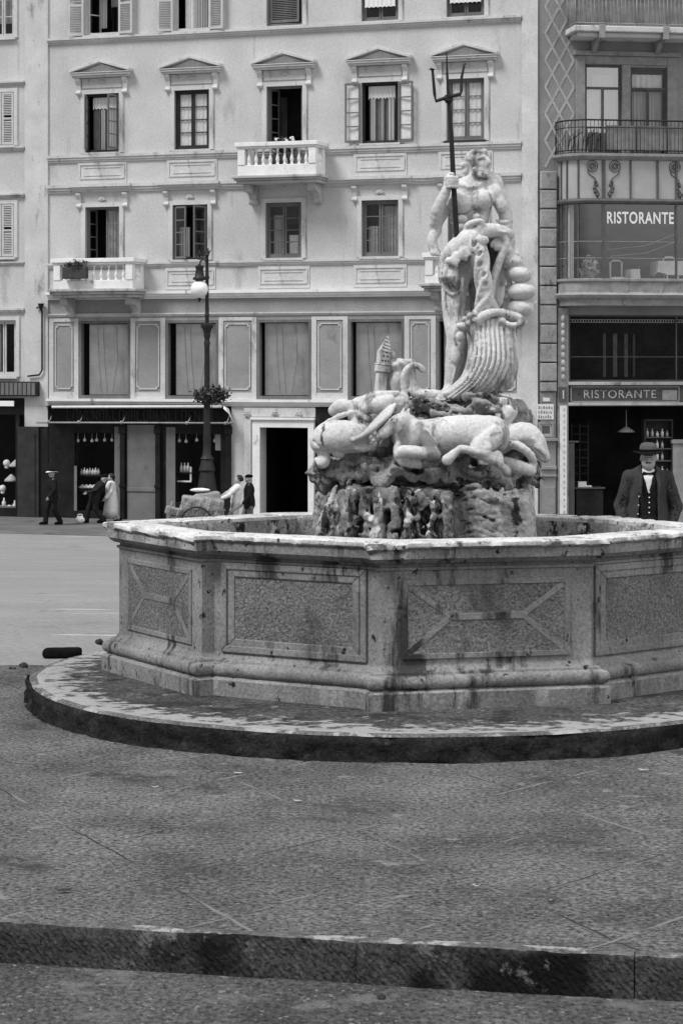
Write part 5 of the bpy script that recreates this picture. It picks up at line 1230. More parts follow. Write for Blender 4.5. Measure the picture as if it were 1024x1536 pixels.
# ---- shop on the left of the door
def shopx(px): return U(px, 700)[0]
def shopz(py): return U(200, py)[1]
sh = sub_empty('shopfront', bA, 0, 0, 0)
sh['label'] = 'black shopfront with a rolled awning and a shadowed signboard'
zT = zl0-.003
mb = MB(); x0, x1 = sA0, sA1
mb.box(x0, x1, -.02, .3, shopz(636), zT)                                  # lintel
mb.box(x0, shopx(112), -.02, .3, -.3, shopz(636)-.002)
for p, q in ((172, 191), (235, 262), (331, 347)): mb.box(shopx(p), shopx(q), -.02, .3, -.3, shopz(636)-.002)
mb.box(shopx(112), shopx(172), -.02, .3, -.3, shopz(768)); mb.box(shopx(262), shopx(331), -.02, .3, -.3, shopz(752))
mb.box(shopx(112), shopx(172), -.02, .3, shopz(650), shopz(636)-.002); mb.box(shopx(262), shopx(331), -.02, .3, shopz(650), shopz(636)-.002)
bevel(mb.build('shop_wall', M['shop_dark'], sh), .008)
mb = MB(); mb.box(shopx(191)+.01, shopx(235)-.01, -.06, .1, -.3, shopz(637)); mb.box(shopx(191)+.01, shopx(235)-.01, -.09, -.062, shopz(737), shopz(731)); bevel(mb.build('shop_pier', M['shop_grey'], sh), .012)
for p in (186, 239, 344):
    mb = MB(); mb.box(shopx(p-3.5), shopx(p+3.5), -.16, -.022, -.3, shopz(636)); mb.box(shopx(p-5), shopx(p+5), -.19, -.022, shopz(650), shopz(638)); mb.box(shopx(p-4.5), shopx(p+4.5), -.18, -.022, shopz(731), shopz(726)); bevel(mb.build('black_post', M['shop_dark'], sh), .01)
mb = MB()
for p, q in ((172.5, 181), (250, 263.5)): mb.box(shopx(p), shopx(q), -.045, -.022, -.3, shopz(640))
mb.box(shopx(112), shopx(116), -.045, -.022, shopz(768), shopz(700))
mb.build('grey_jamb', M['shop_grey'], sh)
for p, q, zb in ((112, 172, 768), (262, 331, 752)):
    w_ = sub_empty('shop_window', sh, 0, 0, 0) if False else sh
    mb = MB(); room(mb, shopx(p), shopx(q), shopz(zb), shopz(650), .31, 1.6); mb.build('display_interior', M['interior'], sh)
    mb = MB(); mb.add([(shopx(p), .04, shopz(zb)), (shopx(q), .04, shopz(zb)), (shopx(q), .04, shopz(650)), (shopx(p), .04, shopz(650))], [(0, 1, 2, 3)]); mb.build('display_pane', M['shop_glass'], sh)
mb = MB(); mb.box(shopx(322), shopx(331), .05, .1, shopz(674), shopz(640)); mb.build('grey_blind', M['stucco_band'], sh)
# awning box, rolled awning, sign board with shadowed letters, long iron bars
mb = MB(); mb.box(shopx(70), sA1-.04, -.62, -.025, shopz(609), zT-.02); bevel(mb.build('awning_box', M['shop_dark'], sh), .02)
Wx = .62
mb = MB(); mb.tube([(U(78, 609, .66)[0], -.66, shopz(610.5)), (U(332, 609, .66)[0], -.66, shopz(608.5))], .045, 10); mb.build('rolled_awning', M['cloth_white'], sh, True)
mb = MB(); mb.box(shopx(78), sA1-.1, -.12, -.025, shopz(632), shopz(612)); bevel(mb.build('sign_board', M['shop_dark'], sh), .01)
mb = MB(); lr = random.Random(8)
x = shopx(104)
while x < shopx(322):
    wl = lr.uniform(.10, .17); zz0, zz1 = shopz(630), shopz(615); kind = lr.randrange(6)
    if lr.random() < .12: mb.ball((x+.05, -.135, (zz0+zz1)/2), .03, 8, 6); x += .22; continue
    y = -.13; t = .035
    mb.bar((x, y, zz0), (x, y, zz1), t, .03)
    if kind in (0, 1, 4): mb.bar((x+wl, y-.001, zz0), (x+wl, y-.001, zz1), t, .03)
    if kind in (0, 2): mb.bar((x, y-.002, zz1), (x+wl, y-.002, zz1), t, .03)
    if kind in (1, 2, 3): mb.bar((x, y-.003, zz0), (x+wl, y-.003, zz0), t, .03)
    if kind in (4, 5): mb.bar((x, y-.004, zz1), (x+wl, y-.004, zz0), t, .03)
    x += wl+.09
mb.build('worn_lettering', M['sign_dim'], sh)
mb = MB(); mb.tube([(U(55, 634, .7)[0], -.70, shopz(634)), (U(350, 634, .7)[0], -.70, shopz(632.5))], .03, 8)
for p in (72, 118, 182, 280, 338): mb.tube([(U(p, 634, .7)[0], -.70, shopz(634)), (U(p+4, 628, .6)[0], -.62, shopz(629)), (U(p+7, 622, .1)[0], -.13, shopz(620))], .016, 6); mb.ball((U(p, 634, .7)[0], -.70, shopz(633)), .06, 8, 6)
for p in (72, 118, 182, 280, 338): mb.tube([(U(p, 634, .7)[0], -.70, shopz(634)), (U(p, 634, .7)[0], -.04, shopz(634))], .016, 6)
mb.build('awning_bar', M['frame_grey'], sh, True)
mb = MB()
for k in range(4): mb.tube([(U(335, 606, .6)[0], -.6, shopz(608+k)), (U(343, 612, .5)[0], -.52, shopz(612+k*2)), (U(347+k, 622, .4)[0], -.4, shopz(626+2*k)), (U(345+k, 632, .3)[0], -.3, shopz(632))], .014, 6)
mb.build('awning_cords', M['white_paint'], sh, True)

# ---- shop on the right of the door (mostly behind the fountain)
sh2 = sub_empty('shopfront', bA, 0, 0, 0); sh2['label'] = 'dark shopfront mostly hidden behind the fountain rock'
mb = MB(); mb.box(sB0, sB1, -.02, .3, z_(636), zT); mb.box(sB0, shopx(492), -.02, .3, -.3, z_(636)-.002); mb.box(shopx(785), sB1, -.02, .3, -.3, z_(636)-.002); mb.box(shopx(640), shopx(660), -.02, .3, -.3, z_(636)-.002); mb.box(shopx(492), shopx(640), -.02, .3, -.3, z_(745)); mb.box(shopx(660), shopx(785), -.02, .3, -.3, z_(745))
bevel(mb.build('shop_wall', M['shop_dark'], sh2), .008)
for p, q in ((492, 640), (660, 785)):
    mb = MB(); room(mb, shopx(p), shopx(q), z_(745), z_(636), .31, 1.6); mb.build('display_interior', M['interior'], sh2)
    mb = MB(); mb.add([(shopx(p), .04, z_(745)), (shopx(q), .04, z_(745)), (shopx(q), .04, z_(636)), (shopx(p), .04, z_(636))], [(0, 1, 2, 3)]); mb.build('display_pane', M['shop_glass'], sh2)
mb = MB(); mb.box(U(503, 603, .5)[0], U(784, 600, .5)[0], -.5, -.17, z_(607), z_(600.5)); bevel(mb.build('awning_box', M['shop_dark'], sh2), .02)
mb = MB(); mb.box(U(515, 620, .1)[0], U(790, 620, .1)[0], -.12, -.025, U(780, 634, .1)[1], U(780, 612, .1)[1]); bevel(mb.build('sign_board', M['shop_dark'], sh2), .01)
mb = MB(); mb.tube([(U(770, 618, .3)[0], -.13, U(770, 619, .3)[1]), (U(790, 619, .3)[0], -.3, U(790, 619, .3)[1]), (U(795, 622, .3)[0], -.3, U(795, 624, .3)[1]), (U(796, 650, .3)[0], -.3, U(796, 652, .3)[1])], .022, 6); mb.build('wall_pipe', M['white_paint'], sh2, True)
def lettering(txt, name, m, parent, loc, size_x, size_z, rot=(R(90), 0, 0), depth=.012, bold=.0, narrow=None):
    cu = bpy.data.curves.new(name, 'FONT'); cu.body = txt; cu.extrude = depth; cu.offset = bold; cu.align_x = 'CENTER'; cu.align_y = 'CENTER'; cu.space_character = 1.12
    o = bpy.data.objects.new(name+'_tmp', cu); COL.objects.link(o); dg = bpy.context.evaluated_depsgraph_get(); me = bpy.data.meshes.new_from_object(o.evaluated_get(dg)); bpy.data.objects.remove(o)
    v = np.empty(len(me.vertices)*3, np.float32); me.vertices.foreach_get('co', v); v = v.reshape(-1, 3)
    mn_, mx_ = v.min(0), v.max(0); ct = (mn_+mx_)/2; v = (v-ct)*np.array([size_x/(mx_[0]-mn_[0]), size_z/(mx_[1]-mn_[1]), 1], np.float32)
    me.vertices.foreach_set('co', v.ravel()); me.materials.clear(); me.update()
    t = link(name, me, m, parent); t.location = loc; t.rotation_euler = rot; return t
q = U(778, 618, .14); lettering('do', 'white_lettering', M['sign_letter'], sh2, (q[0], -.135, q[1]), .30, .20, bold=.02)

# ---------------------------------------------------------------- the neighbour on the far left
bL = empty('apartment_building', A.world(U(-260, 300)[0], .015, 0), FA)
tag(bL, 'narrow strip of plain apartment house with white slatted shutters at the far left edge', 'building')
ofs = U(-260, 300)[0]
def L(px, py, w=0): u, z = U(px, py, w); return u-ofs, z
WL = L(73, 300)[0]
def lz(py): return L(25, py)[1]
hl = []
for pc in (4, -128):
    for y0, y1 in ((55, -60), (217, 137), (385, 305), (564, 480)): hl.append((L(pc-18, y1)[0], L(pc+18 if y0 != 564 else pc+21, y1)[0], lz(y0), lz(y1)))
wall_mesh(0, WL, lz(597), ZT, hl, .3).build('wall', M['stucco'], bL)
MB().box(0, WL, 3.2, 9, -.3, ZT).build('back_walls', M['interior_mid'], bL)
mb = MB(); mb.prism_x([(-.5, ZT), (-.5, ZT+.15), (4.5, ZT+1.9), (9.3, ZT+.15), (9.3, ZT)], 0, WL); mb.build('roof', M['shop_grey'], bL)
mb = MB(); mb.box(L(38, 300)[0], WL, -.05, .02, L(60, 640)[1], ZT); bevel(mb.build('pilaster', M['trim'], bL), .01)
for y0, y1, p in ((128, 121, .12), (226, 219, .10), (296, 290, .14), (397, 392, .08), (470, 462, .12)):
    mb = MB(); mould(mb, 0, L(38, 300)[0]-.003, lz(y0), lz(y1), p); mb.build('string_course', M['trim'], bL)
for pc in (4, -128):
    for (y0, y1), kind in zip(((55, -60), (217, 137), (385, 305), (564, 480)), (0, 1, 2, 3)):
        x0, x1 = L(pc-18, y1)[0], L(pc+18 if kind < 3 else pc+21, y1)[0]; half = (x1-x0)/2; h = lz(y1)-lz(y0)
        w_ = sub_empty('window', bL, (x0+x1)/2, 0, lz(y0)); surround(w_, half, h, .12); roombox(w_, half, h); sill(w_, half)
        if kind == 0: casement(w_, 0, 0, h, half, m='shutter'); pane(w_, half, h); curtain(w_, -half+.1, half-.1, .5, h-.1, .25, 'curtain', 5)
        elif kind in (1, 2):
            casement(w_, 0, 0, h, half, m='shutter', leaf=None)
            for s_ in (-1, 1): louvre(w_, s_*(half-.02), -.02, half-.03, .02, h-.02, R(5), hinge=s_)
        else: casement(w_, 0, 0, h, half, m='shutter', rows=1); pane(w_, half, h); curtain(w_, -half+.1, -.2, .05, h-.1, .25, 'curtain', 3); curtain(w_, .28, half-.1, .05, h-.1, .25, 'curtain', 3)
mb = MB(); q = L(62.5, 460, .12); mb.tube([(q[0]-.18, -.1, lz(462)), (q[0]+.02, -.2, lz(460)), (q[0]+.02, -.12, lz(466)), (q[0]+.02, -.12, lz(555)), (q[0]-.08, -.12, lz(562)), (q[0]-.5, -.12, lz(564))], .03, 8); mb.lathe([(.03, -.12), (.07, -.02), (.10, .10), (.11, .12)], (q[0]+.02, -.2, lz(461)), 10); mb.build('drainpipe', M['iron'], bL, True)
s3 = sub_empty('shopfront', bL, 0, 0, 0); s3['label'] = 'dark shop with a wooden fascia at the left edge of the photograph'
mb = MB(); mb.box(0, L(61, 580)[0], -.32, -.0, lz(594), lz(572)); bevel(mb.build('fascia', M['wood_dark'], s3), .02)
mb = MB()
for k in range(46): xx = L(61, 580)[0]-.1-k*.16; mb.box(xx-.06, xx+.06, -.335, -.322, lz(592), lz(574)) if xx > .1 else None
mb.build('fascia_boards', M['wood_mid'], s3)
mb = MB(); mb.box(L(-230, 600)[0], L(30, 600)[0], -.44, -.40, lz(609), lz(601)); bevel(mb.build('white_blind', M['white_paint'], s3), .01)
mb = MB(); zz = lz(597)-.003; mb.box(L(46, 700)[0], WL, -.02, .3, -.3, L(60, 640)[1]-.004); mb.box(L(46, 700)[0], L(62, 600)[0], -.022, .3, L(60, 640)[1], zz); mb.box(0, L(46, 700)[0]-.003, -.02, .3, -.3, lz(762)); mb.box(0, L(46, 700)[0]-.003, -.02, .3, lz(622), zz); mb.box(L(24, 700)[0], L(30, 700)[0], -.03, .2, lz(762), lz(622)); bevel(mb.build('shop_wall', M['shop_dark'], s3), .01)
mb = MB(); mb.box(L(28, 700)[0], L(60, 700)[0], -.09, -.022, -.3, lz(640)); mb.box(L(46, 700)[0], L(55, 700)[0], -.12, -.092, -.2, lz(650)); bevel(mb.build('shop_post', M['wood_dark'], s3), .01)
mb = MB(); room(mb, 0, L(46, 700)[0], lz(762), lz(622), .31, 2.0); mb.build('display_interior', M['interior'], s3)
mb = MB(); mb.add([(0, .04, lz(762)), (L(46, 700)[0], .04, lz(762)), (L(46, 700)[0], .04, lz(622)), (0, .04, lz(622))], [(0, 1, 2, 3)]); mb.build('display_pane', M['shop_glass'], s3)
MB().box(0, L(24, 740)[0], .1, .6, lz(766), lz(760)).build('display_shelf', M['shop_grey'], s3)

# ---------------------------------------------------------------- the restaurant building on the right
RQ = at(808, 552, 69.35); RAng = R(8.8)
B = Wall((RQ.x, RQ.y), RAng, ZB); RU = B.U
bR = empty('restaurant_building', B.o, RAng)
tag(bR, 'grey restaurant building with diamond patterned wall, rounded glass bay and sign reading RISTORANTE', 'building')
def rx(px, w=0, py=300): return RU(px, py, w)[0]
def rz(py, w=0, px=930): return RU(px, py, w)[1]
RW = rx(1220)
hR = [(rx(877), rx(932), rz(236), rz(97)), (rx(945), rx(1000), rz(236), rz(100))]
hR2 = [(rx(853), rx(1130), rz(572), rz(472)), (rx(850), rx(1130), -.3, rz(609)), (rx(850), rx(1130), rz(456), rz(240))]
wall_mesh(0, RW, -.3, 22, hR+hR2, .35).build('wall', M['rust'], bR)
mb = MB(); mb.box(0, RW, 5, 9, -.3, 22); mb.box(0, .3, .36, 5, -.3, 22); mb.box(RW-.3, RW, .36, 5, -.3, 22); mb.box(.3, RW-.3, .36, 5, 21.7, 22); mb.build('back_walls', M['interior_mid'], bR)
mb = MB(); mb.prism_x([(-.5, 22), (-.5, 22.15), (4.5, 23.9), (9.3, 22.15), (9.3, 22)], -.1, RW+.1); mb.build('roof', M['shop_grey'], bR)
# diamond pattern
mb = MB(); xa, xb = rx(817), rx(860); cw = (xb-xa)/2; chh = rz(100)-rz(140)
k0 = rz(252)
def clip_bar(p, q):
    mb.bar((p[0], -.004, p[1]), (q[0], -.004, q[1]), .075, .016)
nrow = int((22-k0)/chh)
for r in range(nrow):
    z0 = k0+r*chh
    for c_ in range(2):
        x0 = xa+c_*cw; p = .001*(c_)
        mb.bar((x0, -.004, z0), (x0+cw, -.004, z0+chh), .07, .016); mb.bar((x0, -.006, z0+chh), (x0+cw, -.006, z0), .07, .016)
mb.build('diamond_pattern', M['rust_light'], bR)
# rusticated pier
mb = MB(); ysr = [588]+[572.5-28.8*k for k in range(12)]
xs0, xs1 = .02, rx(833)
for y0, y1 in zip(ysr[:-1], ysr[1:]): 
    zA, zB = rz(y0, 0, 820)+.02, rz(y1, 0, 820)-.02
    mb.box(xs0, xs1, -.17, -.002, zA, zB)
bevel(mb.build('rusticated_pier', M['rusticated'], bR), .03, 3)
mb = MB(); mb.box(xs0+.01, xs1-.01, -.08, -.003, -.3, rz(588, 0, 820)); mb.box(xs0-.01, xs1+.02, -.2, -.082, rz(661.5, 0, 820), rz(657, 0, 820)); mb.box(xs0, xs1, -.14, -.082, rz(704, 0, 820), rz(699, 0, 820)); mb.box(xs0, xs1, -.14, -.082, rz(715, 0, 820), rz(712, 0, 820)); mb.box(xs0+.05, xs1-.05, -.12, -.082, -.2, rz(730, 0, 820)); bevel(mb.build('pier_base', M['rust'], bR), .012)
# upper windows with their wide stone frame
mb = MB(); x0, x1 = rx(863), rx(1015); zt_, zb_ = rz(84), rz(236)
mb.box(x0, rx(877)-.002, -.05, .02, zb_, zt_); mb.box(rx(1000)+.002, x1, -.05, .02, zb_, zt_); mb.box(rx(877), rx(1000), -.05, .02, rz(96.5), zt_); mb.box(rx(932)+.002, rx(945)-.002, -.05, .02, zb_, rz(96.5)-.002); mb.box(x0-.08, x1+.08, -.14, .02, zt_+.002, zt_+.14)
bevel(mb.build('stone_frame', M['frame_grey'], bR), .015)
for (a, b, c_, d_), kind in zip(hR, (0, 1)):
    w_ = sub_empty('window', bR, (a+b)/2, 0, c_); half = (b-a)/2; h = d_-c_
    mb = MB(); f = .07; zt2 = rz(130)-c_
    mb.box(-half, -half+f, .05, .15, 0, h); mb.box(half-f, half, .05, .15, 0, h); mb.box(-half+f, half-f, .05, .15, h-f, h); mb.box(-half+f, half-f, .05, .15, zt2-f, zt2); mb.box(-.035, .035, .055, .145, 0, zt2-f); mb.build('frame', M['frame_dark'], w_)
    pane(w_, half, h, 'glass_bright' if kind == 0 else 'glass', .1); roombox(w_, half, h)
    if kind == 0: curtain(w_, -half+.12, -.05, 0, zt2-.1, .25, 'lace', 4); curtain(w_, .08, half-.12, 0, zt2-.1, .3, 'curtain', 3); curtain(w_, -half+.3, half-.2, zt2, zt2+.4, .3, 'curtain', 3)
    else: curtain(w_, -half+.1, half-.1, zt2+.02, zt2+.42, .2, 'lace', 5); curtain(w_, -half+.1, half-.1, 0, zt2-.1, .25, 'curtain', 8)
# top balcony
e = sub_empty('balcony', bR, 0, 0, 0); W2 = 1.1
x0, x1 = rx(861, W2, 40), rx(1090, W2, 40); zs1, zs0 = rz(38, W2), rz(47, W2)
mb = MB(); mb.box(x0, x1, -W2, -.002, zs0, zs1); mb.box(x0+.15, x1-.1, -W2+.15, -.002, zs0-.14, zs0-.002); bevel(mb.build('slab', M['trim'], e), .03)
for p in (903, 999, 1080):
    mb = MB(); xx = rx(p, W2, 40); mb.prism_x([(-.05, zs0-.6), (-.2, zs0-.5), (-.5, zs0-.25), (-W2+.1, zs0-.12), (-W2+.1, zs0+.1-.102), (-.05, zs0-.003)], xx-.07, xx+.07); mb.box(xx-.09, xx+.09, -W2-.02, -W2+.12, zs0-.2, zs1+.03)
    bevel(mb.build('bracket', M['frame_grey'], e), .01)
def railing(e, path, z0, z1, m_iron, boards=None, bm=None, gap=.12):
    """iron railing along a plan path: rails, bars and optional boards lashed behind"""
    mb = MB(); rb = MB()
    pts = [Vector((x, y, 0)) for x, y in path]; seg = [(b-a).length for a, b in zip(pts[:-1], pts[1:])]; L_ = sum(seg)
    def pos(d):
        for a, b, l in zip(pts[:-1], pts[1:], seg):
            if d <= l or b is pts[-1]: return a+(b-a)*min(d/l, 1), (b-a).normalized()
            d -= l
    rb.tube([p+Vector((0, 0, z1)) for p in pts], .025, 8); rb.tube([p+Vector((0, 0, z0+.08)) for p in pts], .018, 6); rb.tube([p+Vector((0, 0, z1-.22)) for p in pts], .014, 6)
    d = 0
    while d <= L_:
        p, t = pos(d); rb.tube([p+Vector((0, 0, z0)), p+Vector((0, 0, z1))], .009 if int(d/gap+.5) % 8 else .02, 6); d += gap
    rb.build('railing', m_iron, e, True)
    if boards:
        d = boards[0]; bb = MB(); k = 0
        while d < min(boards[1], L_):
            p, t = pos(d+.09); n = Vector((-t.y, t.x, 0)); bb.obox(p+n*.05+Vector((0, 0, (z0+z1)/2-.04)), t*.085, n*.012, Vector((0, 0, (z1-z0)/2-.12+.012*math.sin(k*2.1)))); d += .18; k += 1
        bb.build('boards', bm, e)
railing(e, [(x0+.06, -.05), (x0+.06, -W2+.08), (x1-.06, -W2+.08), (x1-.06, -.05)], zs1, zs1+1.1, M['frame_grey'], (.05, 99), M['frame_grey'])
# rounded glass bay
WB = .95
xa, xb = rx(836, 0), rx(1085, WB)
def bpath(dw=0.0, n=10):
    r = .78+dw; w2 = WB+dw; l = [(xa-dw, .0)]
    l += [(xa-dw+r*(1-math.cos(math.pi/2*k/n)), -w2*math.sin(math.pi/2*k/n)) for k in range(1, n+1)]
    l += [(xb+dw-r*(1-math.cos(math.pi/2*k/n)), -w2*math.sin(math.pi/2*k/n)) for k in range(n, 0, -1)]+[(xb+dw, 0)]
    return l
def ribbon(mb, path0, z0, path1, z1):
    n = len(path0); mb.add([(x, y, z0) for x, y in path0]+[(x, y, z1) for x, y in path1], [(k, k+1, n+k+1, n+k) for k in range(n-1)])
def band(mb, prof):      # swept moulding round the bay: list of (offset, z)
    for (d0_, z0), (d1_, z1) in zip(prof[:-1], prof[1:]): ribbon(mb, bpath(d0_), z0, bpath(d1_), z1)
def capf(mb, d, z): p = bpath(d); mb.add([(x, y, z) for x, y in p], [tuple(range(len(p)))])
def bz(py): return rz(py, WB)
bay = sub_empty('glass_bay', bR, 0, 0, 0)
mb = MB(); band(mb, [(0, bz(240)), (.05, bz(239)), (.12, bz(236)), (.16, bz(234)), (.16, bz(230)), (0, bz(229))]); capf(mb, .0, bz(229)); capf(mb, .0, bz(240)); mb.build('cornice', M['frame_grey'], bay, True)
mb = MB(); band(mb, [(-.02, bz(306)), (.06, bz(304)), (.08, bz(301)), (.06, bz(299)), (-.02, bz(297))]); mb.build('transom', M['frame_dark'], bay, True)
mb = MB(); band(mb, [(-.03, bz(458)), (-.02, bz(454)), (.0, bz(450)), (.1, bz(446)), (.14, bz(442)), (.02, bz(438)), (.02, bz(424)), (.08, bz(421)), (.08, bz(418)), (-.05, bz(417))]); capf(mb, -.03, bz(458)); capf(mb, -.05, bz(417)); mb.build('sill_panel', M['frame_grey'], bay, True)
def disk(mb, x, z, r, y):
    mb.add([(x+r*math.cos(t*.3927), y, z+r*math.sin(t*.3927)) for t in range(16)], [tuple(range(16))])
for p in (928, 980, 1030):
    mb = MB().lathe([(.001, .012), (.22, .02), (.30, .012), (.34, .03), (.38, 0)], (0, 0, 0), 24); xx, zz = rx(p, WB+.02), bz(431)
    mb.v = [(xx+x_*.8, -WB-.022-z2, zz+y_*.72) for x_, y_, z2 in mb.v]
    mb.f = [f[::-1] for f in mb.f[:-2]]+[mb.f[-2]]; mb.mi = mb.mi[:len(mb.f)]
    mb.build('roundel', M['frame_grey'], bay)
pth = bpath(-.02, 10)
mb = MB(); ribbon(mb, pth, bz(298), pth, bz(240)); mb.build('frosted_pane', M['frost'], bay, True)
mb = MB(); ribbon(mb, pth, bz(417), pth, bz(305)); mb.build('bay_glass', glass_mat('bay_glass', .16, .85), bay, True)
mb = MB()
for k in (2, 4, 7):
    x_, y_ = bpath(0)[k]; mb.box(x_-.02, x_+.02, y_-.02, y_+.03, bz(417), bz(240))
for p, t, lo_, hi_ in ((905, .05, 417, 240), (945.5, .022, 298, 240), (986, .03, 298, 240), (1014, .03, 417, 240), (1055, .03, 417, 240)): xx = rx(p, WB); mb.box(xx-t, xx+t, -WB-.025, -WB+.06, bz(lo_), bz(hi_))
mb.build('mullion', M['frame_dark'], bay)
mb = MB(); 
for z in (bz(362), bz(387)): pl = bpath(.005)[1:12]; mb.tube([(x, y, z) for x, y in pl]+[(rx(903, WB), -WB-.005, z)], .012, 6)
mb.build('glazing_bar', M['frame_grey'], bay, True)
for p, s_ in ((888, -1), (922, 1), (1012, -1), (1034, 1)):        # painted flower scrolls on the upper panes
    xx = rx(p, WB); mb = MB(); y = -WB-.0
    for r in (.17, .10, .05): mb.tube([(xx+r*math.cos(t*.5236), y, bz(249)+r*math.sin(t*.5236)) for t in range(13)], .014, 5)
    mb.tube([(xx+s_*.17, y, bz(249)), (xx+s_*.12, y, bz(260)), (xx-s_*.1, y, bz(268)), (xx-s_*.06, y, bz(279)), (xx-s_*.22, y, bz(290)), (xx-s_*.16, y, bz(297))], .015, 5)
    for k in range(5): mb.ball((xx-s_*(.1+.05*math.sin(k*2)), y, bz(272+5*k)), .05, 6, 5, 1.4)
    mb.build('flower_scroll', M['frame_dark'], bay, True)
tx = (rx(910, WB)+rx(1010, WB))/2
lettering('RISTORANTE', 'window_lettering', M['white_paint'], bay, (tx, -WB-.004, bz(326)), rx(1010, WB)-rx(910, WB), bz(317)-bz(335), bold=.022, depth=.006)
mb = MB(); x0, x1 = xa+.12, xb-.12
mb.add([(x0, 3.2, bz(417)-.4), (x1, 3.2, bz(417)-.4), (x1, 3.2, bz(240)), (x0, 3.2, bz(240)), (x0, .36, bz(417)), (x1, .36, bz(417)), (x1, .36, bz(240)), (x0, .36, bz(240))], [(0, 1, 2, 3), (4, 0, 3, 7), (1, 5, 6, 2)])
mb.add([(x0, -.2, bz(417)-.4), (x1, -.2, bz(417)-.4), (x1, 3.2, bz(417)-.4), (x0, 3.2, bz(417)-.4)], [(0, 1, 2, 3)]); mb.add([(x0, .1, bz(240)+.01), (x1, .1, bz(240)+.01), (x1, 3.2, bz(240)+.01), (x0, 3.2, bz(240)+.01)], [(3, 2, 1, 0)])
mb.build('dining_room', M['interior_mid'], bay)
curtain(bay, rx(852, .5), rx(861, .5), bz(416), bz(306), -.42, 'lace', 3, .02, 'reflection_strip')  # pale strip added as the bright sky reflection in the curved glass
for k, (pa, pb, ya, yb) in enumerate(((1012, 912, 350, 374), (1012, 915, 362, 384))):
    a = (rx(pa, .6), -.6, rz(ya, .6)); b = (rx(pb, .6), -.6, rz(yb, .6)); MB().tube([a, ((a[0]*.55+b[0]*.45), -.6, (a[2]+b[2])/2-.12), b], .012, 5).build('curtain_cord', M['frame_grey'], bay, True)
# balcony over the bay
e = sub_empty('balcony', bR, 0, 0, 0)
railing(e, bpath(.06), bz(229), bz(180), M['iron'], (rx(905, WB)-xa+.75, 99), M['frame_grey'])
mb = MB(); mb.add([(x, y, bz(229)+.005) for x, y in bpath(.1)], [tuple(range(len(bpath())))]); mb.build('balcony_floor', M['shop_grey'], e)
mb = MB()
for k in range(7):
    xx = rx(852+7*k, WB-.1); zz = bz(205-5*(k % 3)); mb.tube([(xx, -WB+.12+.0*k, bz(226)), (xx+.05, -WB+.1, zz), (xx+.14, -WB+.1, zz+.10), (xx+.16, -WB+.1, zz-.05), (xx+.06, -WB+.1, zz-.12)], .014, 6)
mb.build('iron_scrollwork', M['iron'], e, True)
# wide dark window, sign and door opening below the bay
fr = sub_empty('restaurant_front', bR, 0, 0, 0)
a, b, c_, d_ = hR2[0]
mb = MB(); room(mb, a, b, c_, d_, .36, 1.8); mb.build('dark_room', M['interior_mid'], fr)
mb = MB(); mb.add([(a, .12, c_), (b, .12, c_), (b, .12, d_), (a, .12, d_)], [(0, 1, 2, 3)]); mb.build('wide_pane', M['shop_glass'], fr)
mb = MB(); t = .05; mb.box(a, a+t, .06, .16, c_, d_); mb.box(a+t, b, .06, .16, d_-t, d_); mb.box(a+t, b, .06, .16, c_, c_+t); mb.box(a+t, b, .09, .15, rz(535)-.012, rz(535)+.012); mb.box(rx(1014), rx(1016), .06, .16, c_, d_); mb.build('frame', M['frame_dark'], fr)
mb = MB()
for k in range(44): xx = a+.12+k*.085; mb.tube([(xx+.05*math.cos(t_*.785), .2, rz(481)+.05*math.sin(t_*.785)) for t_ in range(9)], .012, 5)
mb.build('lace_fringe', M['curtain'], fr, True)
for p0, p1 in ((925, 931), (942, 947), (910, 914), (955, 958)): curtain(fr, rx(p0), rx(p1), rz(565), rz(500), .45, 'cloth_mid', 2, .02)
mb = MB(); mb.box(a-.05, b, -.16, .0-.002, rz(577.5), rz(573)); mb.box(a-.05, b, -.14, -.002, rz(608), rz(603.5)); bevel(mb.build('lintel', M['trim_dark'], fr), .012)
mb = MB(); mb.box(a, b, -.06, -.003, rz(603)-.0, rz(578.5)); bevel(mb.build('sign_board', mat('sign_green', .07, .7, .2, 3, .12, 40, stain=(.03, 3, .55, .12, 1), bump=.1), fr), .01)
mb = MB(); x0, x1 = a+.05, rx(1018, .06); z0, z1 = rz(602), rz(580)
for p, q in (((x0, z0), (x1, z0)), ((x1, z0), (x1, z1)), ((x1, z1), (x0, z1)), ((x0, z1), (x0, z0))): mb.bar((p[0], -.065, p[1]), (q[0], -.065, q[1]), .035, .02)
mb.build('sign_border', M['frame_grey'], fr)
tx = (rx(877, .07)+rx(982, .07))/2
lettering('RISTORANTE', 'sign_lettering', M['sign_letter'], fr, (tx, -.068, rz(591, .07)), rx(982, .07)-rx(874, .07), rz(585, .07)-rz(597, .07), bold=-.004, depth=.008)
MB().box(rx(992), rx(1014), -.075, -.062, rz(600), rz(585)).build('painted_patch', M['frame_grey'], fr)
# pilaster beside the opening
mb = MB(); mb.box(rx(835), rx(851), -.10, -.003, -.3, rz(462)); bevel(mb.build('front_pilaster', M['frame_grey'], fr), .012)
MB().box(rx(837), rx(849), -.13, -.102, rz(602), rz(580)).build('pilaster_box', M['frame_dark'], fr)
MB().box(rx(842), rx(844), -.14, -.132, rz(598), rz(585)).build('light_strip', M['trim'], fr)
mb = MB(); mb.box(rx(838), rx(848.5), -.12, -.102, rz(770), rz(608)); bevel(mb.build('white_strip', M['paper'], fr), .005)
mb = MB()
for y in range(612, 766, 9): mb.box(rx(843)-.03*((y*7) % 3-.2), rx(843)+.05, -.126, -.121, rz(y+4), rz(y))
mb.build('faded_marks', M['curtain'], fr)
mb = MB()
for k in range(9): mb.ball((rx(843), -.10, rz(478+11*k)), .07, 8, 6, 1.5)
mb.build('carved_drops', M['rust_light'], fr, True)
